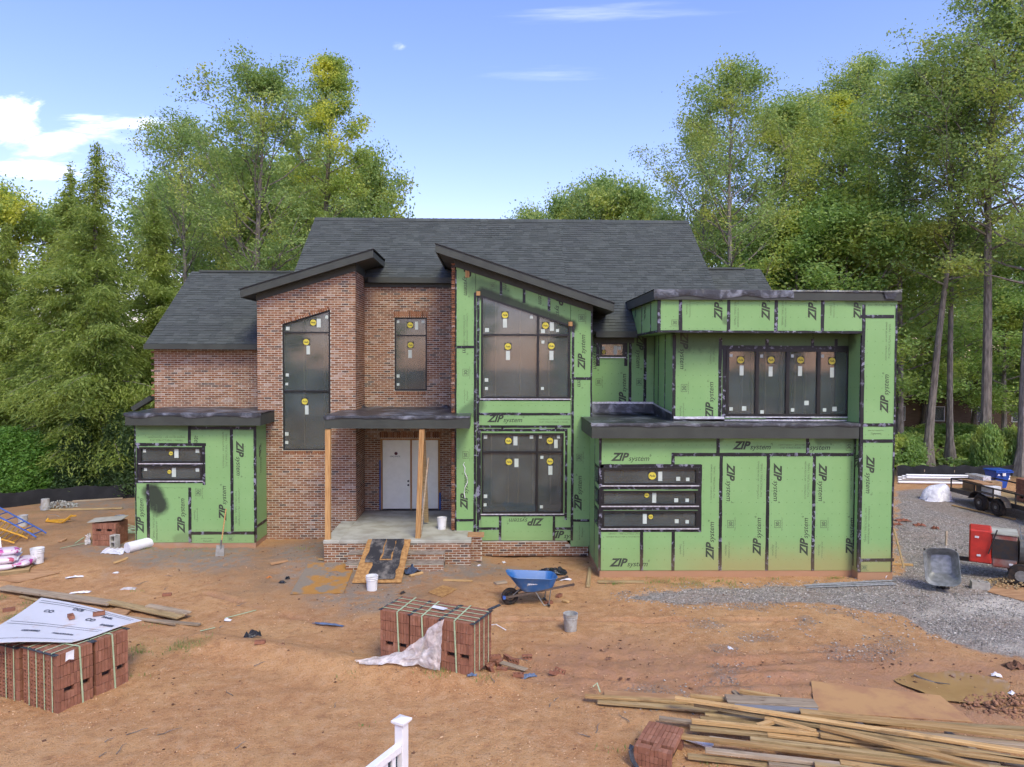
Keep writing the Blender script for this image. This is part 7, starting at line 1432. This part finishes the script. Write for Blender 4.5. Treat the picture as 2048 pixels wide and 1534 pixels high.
# ---- right side: stakes, pipes, mixer, trailer, bin
tag(post(1808, 1136, 1788, 1058, 18.6, 18.9, .05, .03, LUM_T, 'leaning_lath', None), 'thin lath leaning on the green pillar', 'lath'); tag(post(1892, 1098, 1893, 1062, 21.5, 21.8, .05, .05, LUM_G, 'stake', None), 'upright stake behind the grey wheelbarrow', 'stake')
for i, (a, b) in enumerate((((1608, 1173), (1786, 1168)), ((1612, 1177), (1792, 1172)), ((1625, 1171), (1790, 1166)))): mb = MB().tube([pl(*a, .03), pl(*b, .03+.02*i)], .022, 8); tag(mb.build('steel_pipe', GREY_G, smooth=True), ['upper thin pipe on the gravel before the garage', 'lower thin pipe on the gravel before the garage', 'rear thin pipe on the gravel before the garage'][i], 'pipe', 'pipes on the gravel')
q = place(1740, 1152); d_ = Vector((.28, -.35, -.05)); dp = empty('drain_pipe', q+Vector((0, 0, .12)), label='short white drain pipe at the foot of the green pillar', cat='pipe'); MB().tube([(0, .1, .03), tuple(d_)], .062, 18, cap=False).build('pipe_wall', WHITE, dp, smooth=True); MB().tube([(0, .1, .03), tuple(d_*.9)], .055, 18).build('pipe_bore', INK, dp)
for i in range(7):
    py = 958+i*1.6; a, b = place(1796+8*(i % 3), py), place(1990+random.uniform(0, 30), py+3); mb = MB().tube([a+Vector((0, 0, .08+.09*(i % 3))), b+Vector((0, 0, .08+.09*(i % 3)))], .055, 10); tag(mb.build('plastic_pipe', WHITE, smooth=True), 'long white plastic pipe in the bundle by the wood', 'pipe', 'white pipes by the wood')
# red mortar mixer
mx = place(1960, 1165); me_ = empty('mortar_mixer', mx+Vector((.75, .45, 0)), R(-34), label='red and grey mortar mixer on the gravel at the right edge', cat='mixer'); RED = M('red_paint', (.52, .035, .022), (.40, .03, .02), rough=.45, spec=.4, scale=5); 
t = NT('dusty_red'); p, xyz = t.pos(); DRED = t.fin(t.mix(t.rng(t.noise(p, 2.2, 5), .35, .6), (.26, .07, .05), (.25, .21, .18)), .75, .3)
MB().box(-.62, -.12, -.42, .42, .42, 1.28).build('engine_hood', RED, me_, bevel=.03); MB().box(-.118, .42, -.41, .41, .36, 1.22).build('gear_housing', DRED, me_, bevel=.03); MB().box(-.12, .43, -.425, -.41, .6, 1.1).build('vent_panel', STEEL_D, me_); MB().box(-.14, .44, -.43, .43, 1.222, 1.25).build('top_plate', CONC, me_)
for x, z in ((-.45, 1.1), (-.4, .62), (.3, .48)): MB().box(x-.05, x+.04, -.436, -.4255, z-.025, z+.025).build('decal', PAPER, me_)
dr = MB(); prof = [(a, .52*math.cos(a), .52*math.sin(a)) for a in [math.pi+math.pi*k/12 for k in range(13)]]
poly = [(y, .98+z) for _, y, z in prof]+[(.5, 1.1), (-.5, 1.1)]; dr.prismX(poly, .47, 1.75); dr.build('drum', M('mixer_steel', (.15, .155, .145), (.24, .22, .19), rough=.6, scale=4, metal=.3), me_, smooth=False)
for k in range(7): MB().bar((.5+k*.2, -.48, 1.16), (.5+k*.2, .45, 1.38), .02, .02).build('grate_bar', GREY_G, me_)
for y, z in ((-.45, 1.17), (0, 1.27), (.42, 1.37)): MB().bar((.48, y, z), (1.75, y, z), .02, .02).build('grate_bar', GREY_G, me_)
MB().bar((-.2, -.47, .7), (-.02, -.5, 1.35), .04, .03).build('lever', STEEL_D, me_); MB().bar((-1.3, 0, .38), (1.6, 0, .40), .1, .1).build('chassis', STEEL_D, me_)
for s in (-1, 1): w_ = MB().tube([(.5, s*.52, .28), (.5, s*.70, .28)], .28, 20).build('wheel', RUBBER, me_, smooth=True); MB().tube([(.5, s*.515, .28), (.5, s*.71, .28)], .14, 14).build('rim', GREY_G, w_)
mb = MB().tube([(-1.2, -.1, .36), (-1.3, -.15, .2), (-1.2, -.2, .06), (-1.05, -.25, .1)], .02, 6); mb.build('chain', STEEL_D, me_)
quadboard('plywood_sheet', [pl(1975, 1185), pl(2090, 1215), pl(2110, 1180), pl(2000, 1163)], .014, PLY, 'tan plywood sheet under the mixer', 'plywood')
# trailer
ta, tb = place(1962, 1023), place(2004, 1035); td = (tb-ta); rz_t = math.atan2(td.y, td.x); L0 = td.length; tr_ = empty('trailer', ta, rz_t, label='black tandem-axle utility trailer loaded with bricks and boxes', cat='trailer'); kx = 1.0
for x in (0, .86): 
    w_ = MB()
    for k in range(25):
        a = 2*math.pi*k/24
        for q in range(8): b = 2*math.pi*q/8; rr = .25+.09*math.cos(b); w_.v.append((x+rr*math.cos(a), .1*math.sin(b), .34+rr*math.sin(a)))
    w_.f = [(k*8+q, k*8+(q+1) % 8, (k+1)*8+(q+1) % 8, (k+1)*8+q) for k in range(24) for q in range(8)]; o = w_.build('wheel', RUBBER, tr_, smooth=True); MB().tube([(x, -.09, .34), (x, .05, .34)], .17, 16).build('rim', STEEL_D, o); MB().tube([(x, -.11, .34), (x, -.05, .34)], .06, 10).build('hub', GREY_G, o)
fn = MB(); pts = [(-.55, .42), (-.42, .62), (-.2, .75), (1.06, .75), (1.28, .62), (1.41, .42)]
for (x0, z0), (x1, z1) in zip(pts, pts[1:]): fn.bar((x0, 0, z0), (x1, 0, z1), .26, .02)
fn.build('fender', STEEL_D, tr_)
MB().box(-1.9, 3.2, .15, 2.0, .52, .56).build('deck', LUM_T, tr_); MB().box(-1.95, 3.2, .13, .19, .42, .58).build('side_beam', STEEL_D, tr_); MB().box(-1.95, 3.2, 1.97, 2.03, .42, .58).build('side_beam', STEEL_D, tr_); MB().bar((-1.93, .16, .95), (3.2, .16, .95), .05, .05).build('side_rail', STEEL_D, tr_); MB().bar((-1.93, 2., .95), (3.2, 2., .95), .05, .05).build('side_rail', STEEL_D, tr_); MB().bar((-1.93, .16, .95), (-1.93, 2., .95), .05, .05).build('end_rail', STEEL_D, tr_)
for x in (-1.93, -.6, .4, 1.5, 2.6):
    for y in (.16, 2.): MB().bar((x, y, .56), (x, y, .95), .04, .04, up=(0, 1, 0)).build('stanchion', STEEL_D, tr_)
def ontr(x, y, z): v = Matrix.Rotation(rz_t, 4, 'Z') @ Vector((x, y, z)); return ta+v
CARD = M('cardboard', (.36, .24, .13), (.28, .18, .1))
def carton(label, x, y, z, a, b, c, mat, rz=0.):
    e = empty('carton', ontr(x, y, z), rz_t+rz, label=label, cat='box', group='boxes on the trailer'); MB().box(-a/2, a/2, -b/2, b/2, 0, c).build('box_body', mat, e, bevel=.01); MB().box(-a/2-.02, a/2+.02, -b/2-.12, -b/2, c-.01, c+.0).build('flap', mat, e); MB().box(-.03, .03, -b/2-.003, b/2, c+.001, c+.004).build('packing_tape', M('packing_tape', (.4, .3, .2), rough=.3), e)
carton('open cardboard box at the tail of the trailer', -1.5, .8, .56, .6, .5, .4, CARD, .1); carton('long silver-wrapped carton on top of the trailer boxes', -1.45, 1.0, .97, .8, .35, .2, SILVER, .05); carton('white box at the side rail of the trailer', -.15, .5, .56, .5, .4, .4, PAPER, .2); carton('dark box beside the white one on the trailer', -.55, .45, .56, .3, .3, .38, STEEL_D); carton('brown carton end at the middle of the trailer', -.9, 1.2, .56, .4, .4, .45, CARD, -.2)
tag(board('board_on_trailer', ontr(-1.2, .5, 1.0), ontr(-.2, .45, 1.0), .5, .03, PLY, 'flat board lying across the trailer side rail'), None)
be = brick_pack('brick_pack', ontr(1.25, .75, .57), rz_t, 'stack of red bricks loaded on the trailer', nx=16, nz=4, ny=9, faces=('front', 'left'), straps=False); be.scale = (1.05, 1.05, 1.05)
board('grey_board', ontr(.9, 1.6, 1.5), ontr(3.0, 1.7, 1.6), .5, .04, LUM_G, 'grey boards stacked above the bricks on the trailer')
wb = place(1985, 992); wbe = empty('wheeled_bin', wb+Vector((1.35, 1.6, 0)), R(8), label='blue wheeled refuse bin behind the trailer', cat='bin'); BINM = M('blue_bin_plastic', (.012, .06, .30), (.015, .07, .34), rough=.4, spec=.4); b_ = MB(); rings = [(.24, .24, .12), (.38, .33, 1.2), (.42, .37, 1.22), (.42, .37, 1.3), (.36, .31, 1.3)]
zb = P(1985, 938, wbe.location.y).z-wbe.location.z
for a, b, z in rings: b_.v += [(-a, -b, z/1.3*zb), (a, -b, z/1.3*zb), (a, b, z/1.3*zb), (-a, b, z/1.3*zb)]
b_.f = [(j*4+i, j*4+(i+1) % 4, (j+1)*4+(i+1) % 4, (j+1)*4+i) for j in range(4) for i in range(4)]+[(3, 2, 1, 0), (16, 17, 18, 19)]; b_.build('bin_body', BINM, wbe, bevel=.012); ld = MB().add([(-.42, .37, zb), (.42, .37, zb), (.5, 1.05, zb-.1), (-.34, 1.05, zb-.1)], [(0, 1, 2, 3)]); ld.build('lid', TARP, wbe); MB().box(-.1, .06, -.395, -.372, zb*.72, zb*.87).build('sticker', PAPER, wbe); MB().bar((-.44, -.38, zb*.90), (.44, -.38, zb*.90), .05, .06).build('lifting_rim', BINM, wbe)
MB().add([(-.36, -.374, zb*.74), (-.2, -.374, zb*.74), (-.28, -.374, zb*.82)], [(0, 1, 2)]).build('emblem', PAPER, wbe)
for s in (-1, 1): MB().tube([(s*.36-.04, .3, .12), (s*.36+.04, .3, .12)], .12, 14).build('wheel', RUBBER, wbe)
board('timber', pl(1905, 1012, .03), pl(2030, 1040, .03), .12, .045, LUM_Y, 'long board on the gravel before the trailer wheels')
for px, py, w_ in ((1805, 1042, .5), (1838, 1052, .4), (1870, 1058, .25), (1795, 1050, .3)): crumple('clay_lump', px, py, w_, w_*.6, .12, M('red_clay_lump', (.26, .10, .06), (.18, .07, .04)), 'lump of red clay lying on the gravel behind the pillar', 'mud', px*.01)['group'] = 'red clay lumps on the gravel'
heap('sand_pile', 2035, 1170, .8, .5, .25, M('sand', (.42, .30, .15), (.34, .24, .12), rnd=.2), 'tan sand spilled under the mixer', 400, .03)
for px, py, w_ in ((600, 1096, 0),): pass
